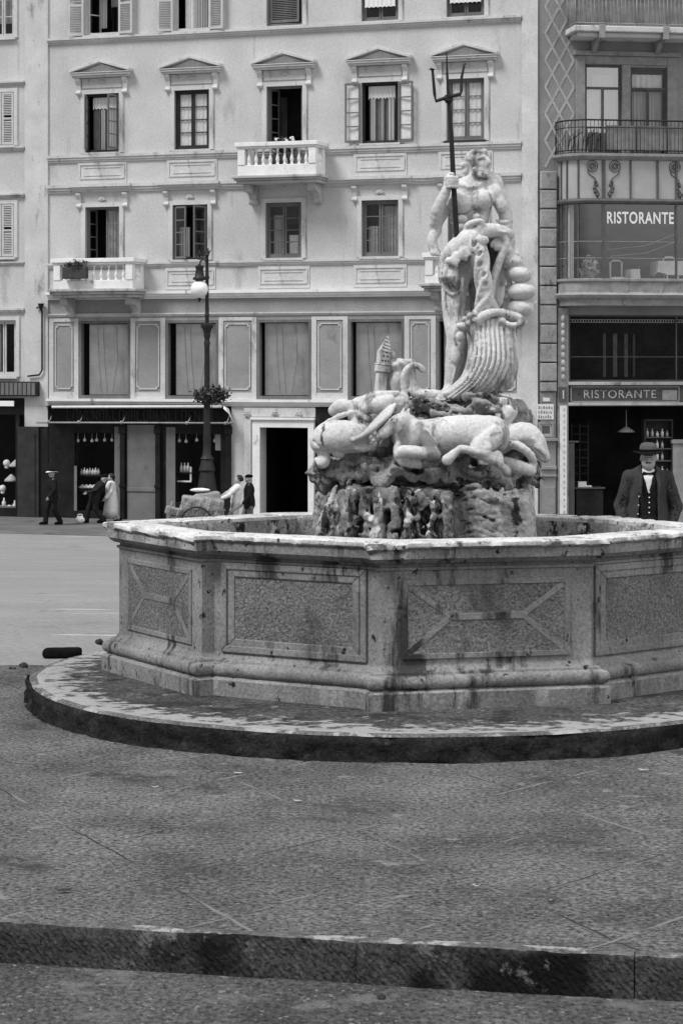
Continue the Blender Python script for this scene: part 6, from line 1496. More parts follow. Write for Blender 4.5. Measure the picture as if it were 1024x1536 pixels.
# dim interior behind the opening
a, b, c_, d_ = hR2[1]
mb = MB(); room(mb, a, b, c_, d_, .36, 4.5); mb.build('dark_shop', M['interior_mid'], fr)
mb = MB(); mb.box(rx(850)+.003, rx(862), .05, .3, -.3, rz(664)); mb.box(rx(850)+.003, rx(868), .02, .34, rz(663.5), rz(661)); bevel(mb.build('side_panel', M['frame_dark'], fr), .01)
mb = MB(); mb.box(rx(1012), rx(1060), .2, .34, -.3, rz(660)); mb.box(rx(1010), rx(1060), .15, .36, rz(666), rz(660.5)); bevel(mb.build('door_panel', M['frame_grey'], fr), .01)
mb = MB()
for k in range(8): mb.box(rx(868), rx(893), .9, .93, rz(640+12*k)-.015, rz(640+12*k)+.015)
for p in (868, 880, 893): mb.box(rx(p)-.02, rx(p)+.02, .88, .94, rz(735), rz(635))
mb.build('inner_screen', M['interior_mid'], fr)
# ---------------------------------------------------------------- street lamp with its flower basket
LP = A.world(U(310.5, 780, 5.0)[0], 5.0, -.07); LY = LP.y; ls = F/LY
def lzz(py): return CAMZ-(py-HY)/ls-LP.z
lamp = empty('street_lamp', LP)
tag(lamp, 'tall dark iron street lamp with one white globe in front of the shop', 'street lamp')
pr = [(.34, 0), (.34, .12), (.30, .16), (.28, lzz(740)), (.30, lzz(736)), (.27, lzz(728)), (.255, lzz(722)), (.20, lzz(708)), (.25, lzz(705)), (.22, lzz(700)), (.17, lzz(690)), (.20, lzz(688)), (.13, lzz(682)), (.11, lzz(664)), (.125, lzz(660)), (.105, lzz(650)), (.10, lzz(603)), (.085, lzz(590)), (.078, lzz(520)), (.10, lzz(513)), (.075, lzz(511)), (.08, lzz(507)), (.105, lzz(504)), (.10, lzz(501)), (.13, lzz(494)), (.19, lzz(490)), (.18, lzz(486)), (.06, lzz(484)), (.06, lzz(474)), (.08, lzz(472)), (.055, lzz(469)), (.065, lzz(463)), (.055, lzz(460)), (.05, lzz(420)), (.075, lzz(416)), (.05, lzz(412)), (.045, lzz(384)), (.07, lzz(382)), (.03, lzz(378))]
o = MB().lathe(pr, (0, 0, 0), 20).build('post', M['iron'], lamp, True); o.data.set_sharp_from_angle(angle=R(45))
mb = MB(); zt_ = lzz(386)
mb.tube([(0, 0, lzz(400)), (-.03, 0, lzz(391)), (-.12, 0, lzz(388)), (-.2, 0, lzz(392)), (-.215, 0, lzz(397))], [.03, .03, .028, .026, .022], 8)
mb.tube([(-.22+.09*math.cos(t*.5), 0, lzz(384)+.09*math.sin(t*.5)) for t in range(13)], .02, 6)
for a in (.4, 1.2, 2.2, 2.9): mb.tube([(0, 0, lzz(384)), (.06*math.cos(a), 0, lzz(380)+.03), (.12*math.cos(a), 0, lzz(377)+.1*math.sin(a))], [.03, .035, .012], 6)
mb.tube([(.0, 0, lzz(382)), (.02, 0, lzz(372))], [.03, .01], 6); mb.tube([(-.22, 0, lzz(386)), (-.23, 0, lzz(375))], [.03, .012], 6)
mb.build('lamp_arm', M['iron'], lamp, True)
gx = -.225
o = MB().lathe([(.03, lzz(396)), (.13, lzz(399)), (.13, lzz(401)), (.11, lzz(403)), (.14, lzz(414)), (.20, lzz(417)), (.20, lzz(419)), (.10, lzz(421))], (gx, 0, 0), 18).build('lamp_cap', M['iron'], lamp, True); o.data.set_sharp_from_angle(angle=R(40))
MB().ball((gx, 0, lzz(433.5)), .265, 24, 16).build('globe', M['globe'], lamp, True)
MB().lathe([(.01, lzz(453)), (.03, lzz(451)), (.05, lzz(447.5)), (.04, lzz(446))], (gx, 0, 0), 10).build('globe_tip', M['iron'], lamp, True)
fb = empty('flower_basket', (LP.x+.10, LP.y, LP.z+lzz(593)))
tag(fb, 'dark leafy plant basket ringing the street lamp post', 'plant')
leaf_mesh('foliage', 900, .48, .42, .24, .085, M['leaf'], fb, random.Random(4))
leaf_mesh('trailing_foliage', 160, .62, .5, .34, .07, M['leaf'], fb, random.Random(9))
MB().lathe([(.10, -.2), (.3, -.12), (.34, -.02), (.32, -.02), (.1, -.1)], (-.10, 0, 0), 16).build('basket', M['iron'], fb, True)

# ---------------------------------------------------------------- plants on the balconies
q = A.world(U(424, 214, .45)[0], .45, U(424, 218, .45)[1])
fp = empty('flower_pot', q); tag(fp, 'potted plant with pale blossoms behind the rail of the upper middle balcony', 'potted plant')
leaf_mesh('foliage', 420, .42, .22, .26, .075, M['leaf'], fp, random.Random(14), 16, M['petal']); 
for k, x in enumerate((-.25, 0, .27)): MB().lathe([(.10, -.62), (.14, -.3), (.15, -.28), (.12, -.28)], (x, 0, 0), 12).build('pot', M['shop_grey'], fp, True)
q = A.world(U(115, 428, .99)[0], .99, bal1[4]+.03)
fp = empty('planter_box', (q.x, q.y, q.z), FA); tag(fp, 'dark wicker planter of shrubby leaves on the front of the lower left balcony', 'planter')
mb = MB(); mb.box(-.42, .42, -.20, .0, 0.02, .40); bevel(mb.build('box', M['wicker'], fp), .02)
o = leaf_mesh('foliage', 260, .44, .15, .16, .06, M['leaf'], fp, random.Random(15)); o.location = (0, -.1, .46)

# ---------------------------------------------------------------- shop goods and lamps
def goods(px, py, w, build, name, label, cat, group=None, W=A):
    u, z = W.U(px, py, w); o = empty(name, W.world(u, w, z), W.ang); tag(o, label, cat, group); build(o); return o
def one(mb, name, m, W, px, py, w, label, cat, group=None, smooth=True):
    u, z = W.U(px, py, w); o = mb.build(name, m, None, smooth); o.location = W.world(u, w, z); o.rotation_euler = (0, 0, W.ang); tag(o, label, cat, group); return o
def lampm():
    mb = MB(); mb.ball((0, 0, 0), .055, 10, 8); mb.tube([(0, 0, .05), (0, 0, .26)], .006, 5); mb.lathe([(.015, .04), (.03, .05), (.012, .08)], (0, 0, 0), 8); return mb
for p, y in ((117, 661), (127, 660), (138, 661), (145, 660), (157, 660), (170, 660)): one(lampm(), 'hanging_lamp', M['white_paint'], A, p if p < 170 else 168, y, -.22, 'small white lamp hanging in the row along the top of the left shop window', 'lamp', 'lamps in the left shop window')
for p, y in ((269, 661), (279, 662), (295, 660), (322, 661)): one(lampm(), 'hanging_lamp', M['white_paint'], A, p, y, -.22, 'small white lamp hanging at the top of the shop window behind the street lamp', 'lamp', 'lamps in the window behind the street lamp')
def bottle(h=.22, r=.045): return MB().lathe([(r, 0), (r, h*.6), (r*.4, h*.75), (r*.35, h)], (0, 0, 0), 10)
for k in range(7): one(bottle(.2+.03*(k % 2), .05), 'bottle', M['paper' if k % 3 else 'curtain'], A, 122.5+4.2*k, 712, -.3, 'pale bottle standing on the middle shelf of the left shop window', 'bottle', 'bottles on the left window shelf')
one(MB().box(-.72, .72, -.12, .12, -.05, -.002), 'window_shelf', M['shop_dark'], A, 136, 712, -.3, 'dark shelf carrying a row of pale bottles in the left shop window', 'shelf', None, False)
for k in range(5):
    mb = MB(); rr = random.Random(k); mb.ball((0, 0, .05), .10, 10, 6, .55); mb.ball((.05, -.02, .10), .06, 8, 6, .7); one(mb, 'linen_bundle', M['cloth_white'], A, 122+6*k, 733, -.3, 'small pale bundle on the lower shelf of the left shop window', 'bundle', 'bundles in the left shop window')
one(MB().box(-.75, .75, -.14, .14, -.05, -.002), 'window_shelf', M['shop_dark'], A, 135, 734.5, -.3, 'dark shelf carrying small pale bundles low in the left shop window', 'shelf', None, False)
o = empty('shop_price_card', A.world(U(111, 664, .05)[0], .0-.0, U(111, 664, .05)[1]), FA) if False else None
for k, (p, y, hh) in enumerate(((272, 708, .3), (277, 708, .3), (282, 708, .3))): one(bottle(hh, .05), 'bottle', M['paper'], A, p, y, -.3, 'white bottle on the upper shelf of the shop window behind the street lamp', 'bottle', 'bottles in the window behind the street lamp')
one(MB().box(-.30, .30, -.12, .12, -.04, -.002), 'window_shelf', M['shop_dark'], A, 277, 708, -.3, 'dark shelf with three white bottles in the window behind the street lamp', 'shelf', None, False)
mb = MB(); mb.box(-.24, .24, -.05, 0, 0, .05); mb.box(.20, .25, -.05, 0, .052, .5); one(mb, 'picture_frame', M['paper'], A, 277, 723, -.25, 'white L-shaped frame in the shop window behind the street lamp', 'frame', None, False)
for k, (p, y, kind) in enumerate(((6, 762, 0), (14, 768, 1), (22, 766, 0), (4, 738, 1), (17, 722, 2), (24, 700, 2), (10, 700, 1))):
    if kind == 0: mb = bottle(.34, .07); nm, lab = 'vase', 'tall pale vase on the shelf in the shop at the far left edge'
    elif kind == 1: mb = MB().ball((0, 0, .12), .12, 12, 8); mb.lathe([(.05, -.06), (.08, 0), (.04, .02)], (0, 0, 0), 8); nm, lab = 'round_jar', 'round pale jar in the dark shop at the far left edge'
    else: mb = MB().lathe([(.24, 0), (.22, .06), (.05, .22), (.02, .24)], (0, 0, 0), 12); nm, lab = 'lamp_shade', 'grey conical lamp shade hanging in the dark shop at the far left edge'
    one(mb, nm, M['paper' if kind < 2 else 'curtain'], A, p, y, -.35, lab, nm.split('_')[-1], 'goods in the far left shop')

# ---------------------------------------------------------------- inside the restaurant
def table(px, py, w, hx, name_label):
    u, z = RU(px, py, w); o = empty('dining_table', B.world(u, w, z), RAng); tag(o, name_label, 'table')
    vs = []; n = 48; hy = .42
    for i in range(n):
        t = i/n*4; k = int(t); f = t-k
        c_ = [(-hx, -hy), (hx, -hy), (hx, hy), (-hx, hy)]; a, b = c_[k], c_[(k+1) % 4]; vs.append((a[0]+(b[0]-a[0])*f, a[1]+(b[1]-a[1])*f))
    mb = MB(); cen = (0, 0, .0)
    top = [(x, y, 0) for x, y in vs]; low = [(x*(1.04+.03*math.sin(i*1.7)), y*(1.06+.04*math.sin(i*1.7)), -.34-.10*abs(math.sin(i*math.pi/12))) for i, (x, y) in enumerate(vs)]
    mb.add(top+low, [tuple(range(n))]+[(i, i+n, (i+1) % n+n, (i+1) % n) for i in range(n)]); mb.build('tablecloth', M['cloth_white'], o)
    for sx in (-1, 1):
        for sy in (-1, 1): MB().tube([(sx*(hx-.08), sy*(hy-.08), -.75), (sx*(hx-.08), sy*(hy-.08), -.01)], .025, 8).build('leg', M['wood_dark'], o)
table(1012, 392, .1, .66, 'restaurant table under a long white cloth in the upper glass bay window')
table(947, 404, .1, .14, 'small side table under a white cloth in the upper glass bay window')
def chair(px, py, w, lab, rz=0):
    u, z = RU(px, py, w); o = empty('chair', B.world(u, w, z), RAng+rz); tag(o, lab, 'chair')
    MB().box(-.2, .2, -.2, .2, .42, .46).build('seat', M['white_paint'], o)
    mb = MB(); mb.tube([(-.18, .18, .46), (-.18, .2, .92), (-.1, .2, .98), (.1, .2, .98), (.18, .2, .92), (.18, .18, .46)], .028, 8); mb.build('backrest', M['white_paint'], o, True)
    for sx in (-1, 1):
        for sy in (-1, 1): MB().tube([(sx*.17, sy*.17, 0), (sx*.17, sy*.17, .419)], .02, 6).build('leg', M['white_paint'], o)
chair(926, 438, .15, 'white bentwood chair standing in the upper glass bay window')
chair(1006, 433, .45, 'dark-seen chair in front of the white-clothed table in the upper bay')
u, z = RU(884, 408, .2); o = empty('potted_palm', B.world(u, .2, z)); tag(o, 'feathery potted palm in the rounded corner of the upper glass bay', 'potted plant'); leaf_mesh('foliage', 240, .3, .25, .42, .10, M['curtain'], o, random.Random(31)); MB().lathe([(.12, -.5), (.16, -.3), (.15, -.28)], (0, 0, 0), 10).build('pot', M['white_paint'], o, True)
ct = empty('shop_counter', B.world(rx(893), -.9, -.1), RAng); tag(ct, 'dim shop counter with a white tray inside the restaurant doorway', 'counter')
bevel(MB().box(-.45, .42, -.25, .3, 0, 1.25).build('counter_body', M['interior_mid'], ct), .02); bevel(MB().box(-.5, .47, -.3, .35, 1.252, 1.30).build('counter_top', M['frame_dark'], ct), .01)
tr_ = MB(); tr_.box(-.22, .22, -.14, .14, 0, .05); tr_.box(-.20, .06, -.1, .1, .052, .17)
o = tr_.build('serving_tray', M['white_paint']); o.location = B.world(rx(886), -.85, 1.205); o.rotation_euler = (0, 0, RAng); tag(o, 'white tray of folded cloths lying on the dim counter in the doorway', 'tray')
one(MB().lathe([(.28, 0), (.26, .03), (.06, .16), (.015, .18), (.012, .7)], (0, 0, 0), 14), 'hanging_lamp', M['curtain'], B, 939, 648, -.8, 'pale conical lamp hanging inside the restaurant doorway', 'lamp')
cb = empty('display_cabinet', B.world(rx(991), -.55, -.1), RAng); tag(cb, 'dark cabinet with shelves of white bottles behind the standing man', 'cabinet')
mb = MB(); zc = [RU(991, y, -.55)[1]+.1 for y in (636, 655, 672, 690, 712)]; mb.box(-.42, .42, .0, .04, 0, zc[0]+.1); mb.box(-.46, -.42, -.3, .04, 0, zc[0]+.1); mb.box(.42, .46, -.3, .04, 0, zc[0]+.1); mb.box(-.46, .46, -.3, .04, zc[0]+.102, zc[0]+.16)
mb.build('cabinet_case', M['wood_dark'], cb)
br = random.Random(17)
for z in zc[1:]: MB().box(-.419, .419, -.28, -.002, z-.03, z).build('shelf', M['frame_dark'], cb)
for r, z in enumerate(zc[1:]):
    for k in range(5):
        if br.random() < .25: continue
        mb = bottle(br.uniform(.16, .28), .045); o = mb.build('bottle', M['paper' if br.random() < .7 else 'curtain'], None, True); p = B.world(rx(991)-.32+.16*k, .45, z-.1+.002); p = B.world(rx(991)-.32+.16*k, -.40, z-.1+.002); o.location = p; tag(o, 'pale bottle on a shelf of the dark cabinet behind the standing man', 'bottle', 'bottles in the cabinet behind the man')

# ---------------------------------------------------------------- notices on the stone pier
def notice(name, p0, p1, y0, y1, lab, fill, w=.19):
    x0, x1 = rx(p0, w, 620), rx(p1, w, 620); z0, z1 = rz(y1, w, 820), rz(y0, w, 820)
    o = empty(name, B.world((x0+x1)/2, w-.105, z0), RAng); tag(o, lab, 'notice'); hx = (x1-x0)/2; h = z1-z0; fill(o, hx, h); return o
def f1(o, hx, h):
    mb = MB(); mb.box(-hx, hx, -.03, .0, 0, h*.6); mb.prism([(hx*math.cos(a*.3142), h*.6+h*.4*math.sin(a*.3142)) for a in range(11)], -.03, 0); mb.build('board', M['frame_grey'], o)
    MB().box(-hx*.55, hx*.55, -.036, -.0305, h*.08, h*.45).build('white_card', M['paper'], o)
def f2(o, hx, h):
    MB().box(-hx, hx, -.03, 0, 0, h).build('board', M['paper'], o); r2 = random.Random(2)
    mb = MB()
    for row in range(3):
        x = -hx*.85
        while x < hx*.8:
            wd = r2.uniform(.03, .06); mb.box(x, x+wd, -.034, -.0305, h*(.78-.3*row)-.05, h*(.78-.3*row)+.05*r2.uniform(.3, 1)); x += wd+.03
    mb.build('faded_print', M['frame_grey'], o)
def f3(o, hx, h):
    mb = MB(); t = .06; mb.box(-hx, -hx+t, -.05, 0, 0, h); mb.box(hx-t, hx, -.05, 0, 0, h); mb.box(-hx+t, hx-t, -.05, 0, 0, t); mb.box(-hx+t, hx-t, -.05, 0, h-t, h); mb.build('frame', M['frame_grey'], o)
    MB().box(-hx+t+.001, hx-t-.001, -.02, 0, t+.001, h-t-.001).build('mount', M['curtain'], o)
    MB().box(-hx*.5, hx*.5, -.026, -.0205, h*.25, h*.75).build('picture', M['frame_dark'], o)
notice('notice', 811, 829, 588, 603, 'arched grey notice with a white card on the stone pier left of the sign', f1, .18)
notice('notice', 806, 831, 606, 629, 'white printed notice with rows of faded lettering on the stone pier', f2, .18)
notice('notice', 808, 831, 633, 656, 'framed dark picture notice hung lowest of the three on the stone pier', f3, .18)

# ---------------------------------------------------------------- people
def hand(c, wrist, tip, side, k=.006, curl=.0, s=1.0):
    """palm, four unequal fingers and a thumb; side is the unit vector towards the thumb"""
    w = np.array(wrist, float); t = np.array(tip, float)-w; t /= np.linalg.norm(t); sd = np.array(side, float); sd -= t*(sd@t); sd /= np.linalg.norm(sd); nrm = np.cross(t, sd)
    for j in (-.026, -.009, .009, .026): c.cone(w+t*.01*s, w+(t*.085+sd*j)*s, .017*s, .013*s, .01)
    for j, L_ in ((.029, .066), (.010, .076), (-.010, .070), (-.029, .054)):
        b = w+(t*.088+sd*j)*s; m = b+(t*L_*.5+nrm*.010)*s; e = m+(t*L_*.45+nrm*.028)*s
        c.cone(b, m, .0095*s, .009*s, .004); c.cone(m, e, .009*s, .0075*s, .004)
    b = w+(t*.03+sd*.03)*s; m = b+(t*.03+sd*.024)*s; e = m+(t*.032+sd*.006+nrm*.012)*s
    c.cone(b, m, .0125*s, .0105*s, .006); c.cone(m, e, .0105*s, .0085*s, .004)
DEF = dict(head=(0, -.01, 1.64), neck=(0, .02, 1.48), chest=(0, .01, 1.30), waist=(0, .01, 1.10), pelvis=(0, .02, .95),
           shL=(-.18, .02, 1.41), elL=(-.25, .05, 1.13), haL=(-.25, -.03, .88), shR=(.18, .02, 1.41), elR=(.25, .05, 1.13), haR=(.25, -.03, .88),
           hiL=(-.09, .02, .93), knL=(-.10, -.01, .50), anL=(-.10, .03, .09), hiR=(.09, .02, .93), knR=(.10, -.01, .50), anR=(.10, .03, .09))
def clay_for(J, v, pad=.26):
    P_ = np.array(list(J.values())); return Clay(P_.min(0)-pad, P_.max(0)+pad, v)
def skin_body(J, v, face=0.0, sh=1.0, girth=1.0):
    """one continuous body: head with features, neck, torso, tapering limbs, five-fingered hands, feet"""
    J = {k: np.array(p, float) for k, p in J.items()}; c = clay_for(J, v)
    g = girth
    c.chain([J['neck']-(0, 0, .04), J['chest'], J['waist'], J['pelvis']], [.075, .135*g, .12*g, .135*g], .05, flat=.8)
    c.cone(J['neck']-(0, 0, .05), J['shL'], .06, .058, .05); c.cone(J['neck']-(0, 0, .05), J['shR'], .06, .058, .05)
    c.cone(J['neck']-(0, 0, .03), J['head']-(0, -.015, .07), .058, .055, .03)
    for s_ in 'LR':
        c.chain([J['sh'+s_], J['el'+s_], J['ha'+s_]], [.056, .042, .028], .02, sub=1)
        t = J['ha'+s_]-J['el'+s_]; t = t/np.linalg.norm(t); sd = np.array((0, -1., .0)) if abs(t[1]) < .8 else np.array((0, 0, 1.))
        hand(c, J['ha'+s_], J['ha'+s_]+t, sd)
        c.chain([J['hi'+s_], J['kn'+s_], J['an'+s_]], [.095*g, .06, .04], .03, sub=1)
        ft = J['an'+s_]+np.array((.02*(-1 if s_ == 'L' else 1), -.16, -.05)); c.chain([J['an'+s_]-(0, -.03, .04), J['an'+s_]+(0, -.06, -.045), ft], [.038, .040, .032], .02)
    h = J['head']; A3 = np.array(Matrix.Rotation(face, 3, 'Z'))
    def hp(x, y, z): return h+A3@np.array((x, y, z))
    rt = rotm(0, 0, math.degrees(face))
    c.ell(hp(0, .012, .02), (.080, .098, .108), rt, .02); c.ell(hp(0, -.022, -.055), (.066, .068, .062), rt, .03); c.ell(hp(0, -.058, -.098), (.030, .026, .022), rt, .02)
    c.chain([hp(0, -.084, .018), hp(0, -.106, -.022), hp(0, -.096, -.034)], [.009, .014, .010], .008); c.ell(hp(-.013, -.094, -.030), .009, None, .006); c.ell(hp(.013, -.094, -.030), .009, None, .006)
    for s_ in (-1, 1):
        c.ell(hp(s_*.031, -.094, .012), (.021, .018, .013), rt, .010, '-'); c.ell(hp(s_*.031, -.076, .012), .0125, None, .004)
        c.chain([hp(s_*.012, -.090, .026), hp(s_*.032, -.090, .032), hp(s_*.052, -.076, .024)], [.006, .008, .005], .008)
        c.ell(hp(s_*.086, .010, -.008), (.010, .020, .032), rt, .006); c.ell(hp(s_*.048, -.058, -.035), (.026, .026, .026), rt, .03)
    c.chain([hp(-.024, -.082, -.062), hp(0, -.092, -.060), hp(.024, -.082, -.062)], [.005, .0075, .005], .004); c.chain([hp(-.020, -.080, -.073), hp(0, -.089, -.074), hp(.020, -.080, -.073)], [.005, .008, .005], .004)
    c.chain([hp(-.024, -.088, -.067), hp(.024, -.088, -.067)], .0022, .003, '-')
    return c, hp
def legs_cloth(c, J, r0, r1, r2, bottom=.0):
    for s_ in 'LR': c.chain([J['hi'+s_], J['kn'+s_], np.array(J['an'+s_])+(0, 0, bottom)], [r0, r1, r2], .03, sub=1)
    c.cone(np.array(J['pelvis'])+(0, 0, .08), np.array(J['pelvis'])-(0, 0, .06), r0*1.45, r0*1.5, .03, flat=.85)
def sleeves(c, J, r0, r1, r2, cut=.97):
    for s_ in 'LR':
        e, w = np.array(J['el'+s_]), np.array(J['ha'+s_]); c.chain([J['sh'+s_], e, e+(w-e)*cut], [r0, r1, r2], .025, sub=1)
def shoes(root, J, v, m='felt_dark'):
    for s_ in 'LR':
        a = np.array(J['an'+s_], float); c = Clay(a-(.12, .30, .14), a+(.12, .16, .12), v)
        ft = a+np.array((.02*(-1 if s_ == 'L' else 1), -.17, -.05)); c.chain([a+(0, .02, .02), a+(0, .03, -.045), a+(0, -.07, -.042), ft], [.048, .050, .052, .042], .02)
        c.box(a+(0, -.05, -.12), (.2, .4, .035), None, .005, .0, '-'); c.build('shoe', M[m], root)
def hat(root, h, face, crown_r=.098, crown_h=.13, brim=.165, m='felt', droop=.012, top=.0, mb_='felt_dark', z=.055):
    o = MB().lathe([(crown_r*1.02, z), (crown_r*1.03, z+.03), (crown_r*.99, z+crown_h*.6), (crown_r*.86, z+crown_h*.88), (crown_r*.5, z+crown_h), (.005, z+crown_h-top)], (0, 0, 0), 22, sx=.92).build('hat_crown', M[m], root, True); o.location = h; o.rotation_euler = (R(0), 0, face)
    n = 40; vs = []
    for r, dz in ((crown_r*.98, 0), (brim, -droop), (brim, -droop+.008), (crown_r*.98, .012)):
        for k in range(n):
            a = 6.2832*k/n; up = .014*abs(math.cos(a))**2-.008*abs(math.sin(a)); f = (r-crown_r)/(brim-crown_r)
            vs.append((r*math.cos(a)*.95, r*math.sin(a)*1.05, z+dz+up*max(f, 0)*1.6))
    me = bpy.data.meshes.new('hat_brim'); me.from_pydata(vs, [], [(i*n+k, i*n+(k+1) % n, (i+1) % 4*n+(k+1) % n, (i+1) % 4*n+k) for i in range(4) for k in range(n)]); me.update()
    o = link('hat_brim', me, M[mb_], root, True); o.location = h; o.rotation_euler = (R(0), 0, face); me.set_sharp_from_angle(angle=R(60))
    o = MB().lathe([(crown_r*1.045, z+.012), (crown_r*1.05, z+.035)], (0, 0, 0), 22, sx=.92).build('hat_band', M['felt_dark'], root, True); o.location = h; o.rotation_euler = (R(0), 0, face)
def wrinkles(c, J, seed, n=40, amp=.006):
    rr = random.Random(seed)
    for i in range(n):
        s_ = rr.choice('LR'); a, b = np.array(J['sh'+s_]), np.array(J['el'+s_]); e = np.array(J['ha'+s_])
        p = a+(b-a)*rr.random() if rr.random() < .5 else b+(e-b)*rr.random(); d = np.array((rr.uniform(-.05, .05), -.02, rr.uniform(-.05, .05))); q = p+np.array((0, -.062, 0))
        c.chain([q-d, q+(0, -.004, .004), q+d], [.002, amp, .002], .012, '-' if i % 2 else '+')

# the man in the hat, by the far side of the basin
MY = 26.0; mp = at(971.5, 900, MY); mz = gz(MY)
man = empty('person', (mp.x, MY, mz), 0)
tag(man, 'man in a brimmed hat, open dark coat and bow tie standing behind the basin', 'person')
J = {k: np.array(v, float)*(1.02, 1.0, 1.045) for k, v in DEF.items()}
J['head'] = np.array((0, -.03, 1.672)); J['neck'] = np.array((.005, .02, 1.53)); J['shL'] = np.array((-.205, .02, 1.44)); J['shR'] = np.array((.215, .03, 1.43)); J['elL'] = np.array((-.305, .06, 1.13)); J['haL'] = np.array((-.285, -.04, .88)); J['elR'] = np.array((.335, .08, 1.11)); J['haR'] = np.array((.265, -.02, .90))
V_ = .0085; FACE = R(-7)
c, hp = skin_body(J, .0075, FACE, girth=1.12)
c.ell(hp(0, -.03, -.07), (.070, .062, .056), None, .03)
c.build('body', M['skin'], man)
MB()
c = clay_for(J, V_); legs_cloth(c, J, .115, .088, .085, .0); c.box((0, 0, .02), (.6, .6, .045), None, .0, .0, '-'); c.rough(.008, .10, 41, (1, 1, .6)); c.build('trousers', M['cloth_dark'], man)
shoes(man, J, .009)
c = clay_for(J, V_)                                        # shirt
c.chain([J['neck']-(0, 0, .06), J['chest'], J['waist']], [.085, .158, .140], .05, flat=.82); c.ell((0, -.02, 1.43), (.13, .10, .08), None, .04); c.build('shirt', M['cloth_white'], man)
c = clay_for(J, V_)                                        # waistcoat with a V neck
c.chain([J['neck']-(0, 0, .08), J['chest'], J['waist'], J['pelvis']+(0, 0, .04)], [.09, .166, .152, .158], .05, flat=.83); c.ell((0, -.02, 1.42), (.145, .108, .09), None, .04)
for k in range(12):
    t = k/11; c.box((-.012, -.15, 1.56-.27*t), (.064*(1-t)+.004, .13, .02), None, .005, .008, '-')
for zz in (1.16, 1.06): c.chain([(-.12, -.125, zz), (0, -.150, zz-.012), (.12, -.125, zz)], .0025, .006, '-')
c.chain([(0, -.16, 1.30), (0, -.165, 1.0)], .0022, .005, '-'); c.rough(.004, .05, 43); c.build('waistcoat', M['cloth_vest'], man)
for k in range(5):
    o = MB().ball((0, 0, 0), .008, 8, 6).build('button', M['white_paint'], man, True); o.location = (-.006, -.152+.008*(k > 2), 1.285-.058*k)
c = clay_for(J, V_)                                        # collar
for s_ in (-1, 1): c.chain([(.005, .075, 1.552), (s_*.066, .03, 1.545), (s_*.052, -.055, 1.525), (s_*.010, -.088, 1.508)], [.014, .015, .016, .012], .008)
c.build('collar', M['cloth_white'], man)
c = Clay((-.12, -.2, 1.42), (.12, -.02, 1.58), .005); c.ell((0, -.112, 1.497), (.013, .014, .013), None, .004)
for s_ in (-1, 1): c.cone((s_*.010, -.112, 1.497), (s_*.058, -.100, 1.499), .008, .020, .006, flat=.6)
c.build('bow_tie', M['felt_dark'], man)
# open coat
c = clay_for(J, V_, .34)
c.chain([J['neck']-(0, -.02, .055), J['chest']+(0, .01, .03), J['waist']+(0, .01, 0), J['pelvis'], (0, .02, .70)], [.105, .196, .192, .212, .232], .05, flat=.82)
c.cone(J['neck']-(0, -.01, .055), J['shL']+(.0, 0, .012), .075, .082, .05); c.cone(J['neck']-(0, -.01, .055), J['shR']+(0, 0, .012), .075, .082, .05)
sleeves(c, J, .088, .076, .066, 1.0)
c.chain([J['neck']-(0, -.02, .02), J['waist'], (0, .02, .60)], [.075, .166, .205], .04, '-', flat=.80)
for k in range(16):
    t = k/15; c.box((-.012-.008*t, -.30, 1.56-.98*t), (.092+.040*t, .26, .04), None, .01, .012, '-')
c.ell((0, -.02, 1.60), (.085, .10, .10), None, .015, '-'); c.box((0, 0, .60), (.6, .6, .05), None, 0, 0, '-')
for s_, x in ((-1, 0), (1, .0)):                            # lapels and collar
    c.chain([(s_*.082, .055, 1.548), (s_*.098, -.02, 1.532), (s_*.098, -.105, 1.47), (s_*.112, -.165, 1.36), (s_*.108, -.175, 1.24)], [.016, .018, .024, .022, .010], .006, flat=.7)
    c.chain([(s_*.085, -.11, 1.475), (s_*.15, -.115, 1.462)], [.004, .003], .004, '-')
c.chain([(-.08, .06, 1.548), (0, .10, 1.555), (.08, .06, 1.548)], [.018, .02, .018], .01)
wrinkles(c, J, 5, 46, .007)
for zz, s_ in ((.92, -1), (.93, 1)): c.chain([(s_*.14, -.20, zz), (s_*.24, -.16, zz-.01)], .004, .006, '-')
c.rough(.007, .09, 44, (1, 1, 2.2)).rough(.003, .03, 45)
c.build('coat', M['cloth_coat'], man)
for k in range(5):
    o = MB().ball((0, 0, 0), .009, 8, 6).build('button', M['curtain'], man, True); o.location = (-.128-.006*k, -.185-.004*k, 1.24-.10*k)
hd_ = J['head']
hat(man, hd_+np.array((0, .010, .0)), FACE, .106, .112, .186, z=.066)
c = Clay(hd_-(.13, .13, .12), hd_+(.13, .16, .16), .006)     # short hair, brows and moustache
c.ell(hd_+(0, .035, .03), (.088, .092, .098), None, .01); c.box(hd_+(0, -.10, .0), (.2, .115, .2), None, .01, .01, '-'); c.ell(hd_+(0, .06, -.12), (.1, .09, .05), None, .01, '-')
c.build('hair', M['hair'], man)
c = Clay(hd_-(.09, .16, .09), hd_+(.09, .0, .08), .0035)
for s_ in (-1, 1):
    c.chain([hp(s_*.012, -.098, .032), hp(s_*.032, -.099, .037), hp(s_*.055, -.083, .029)], [.006, .0075, .004], .003)
c.build('eyebrows', M['hair'], man)
c = Clay(hd_-(.09, .16, .09), hd_+(.09, .0, .08), .0035)
for s_ in (-1, 1): c.chain([hp(s_*.002, -.100, -.049), hp(s_*.018, -.096, -.051), hp(s_*.034, -.082, -.060)], [.008, .009, .005], .003)
c.build('moustache', M['hair'], man)
for s_ in (-1, 1):
    o = MB().ball((0, 0, 0), .0085, 8, 6).build('pupil', M['hair'], man, True); o.location = hp(s_*.031, -.0845, .012)

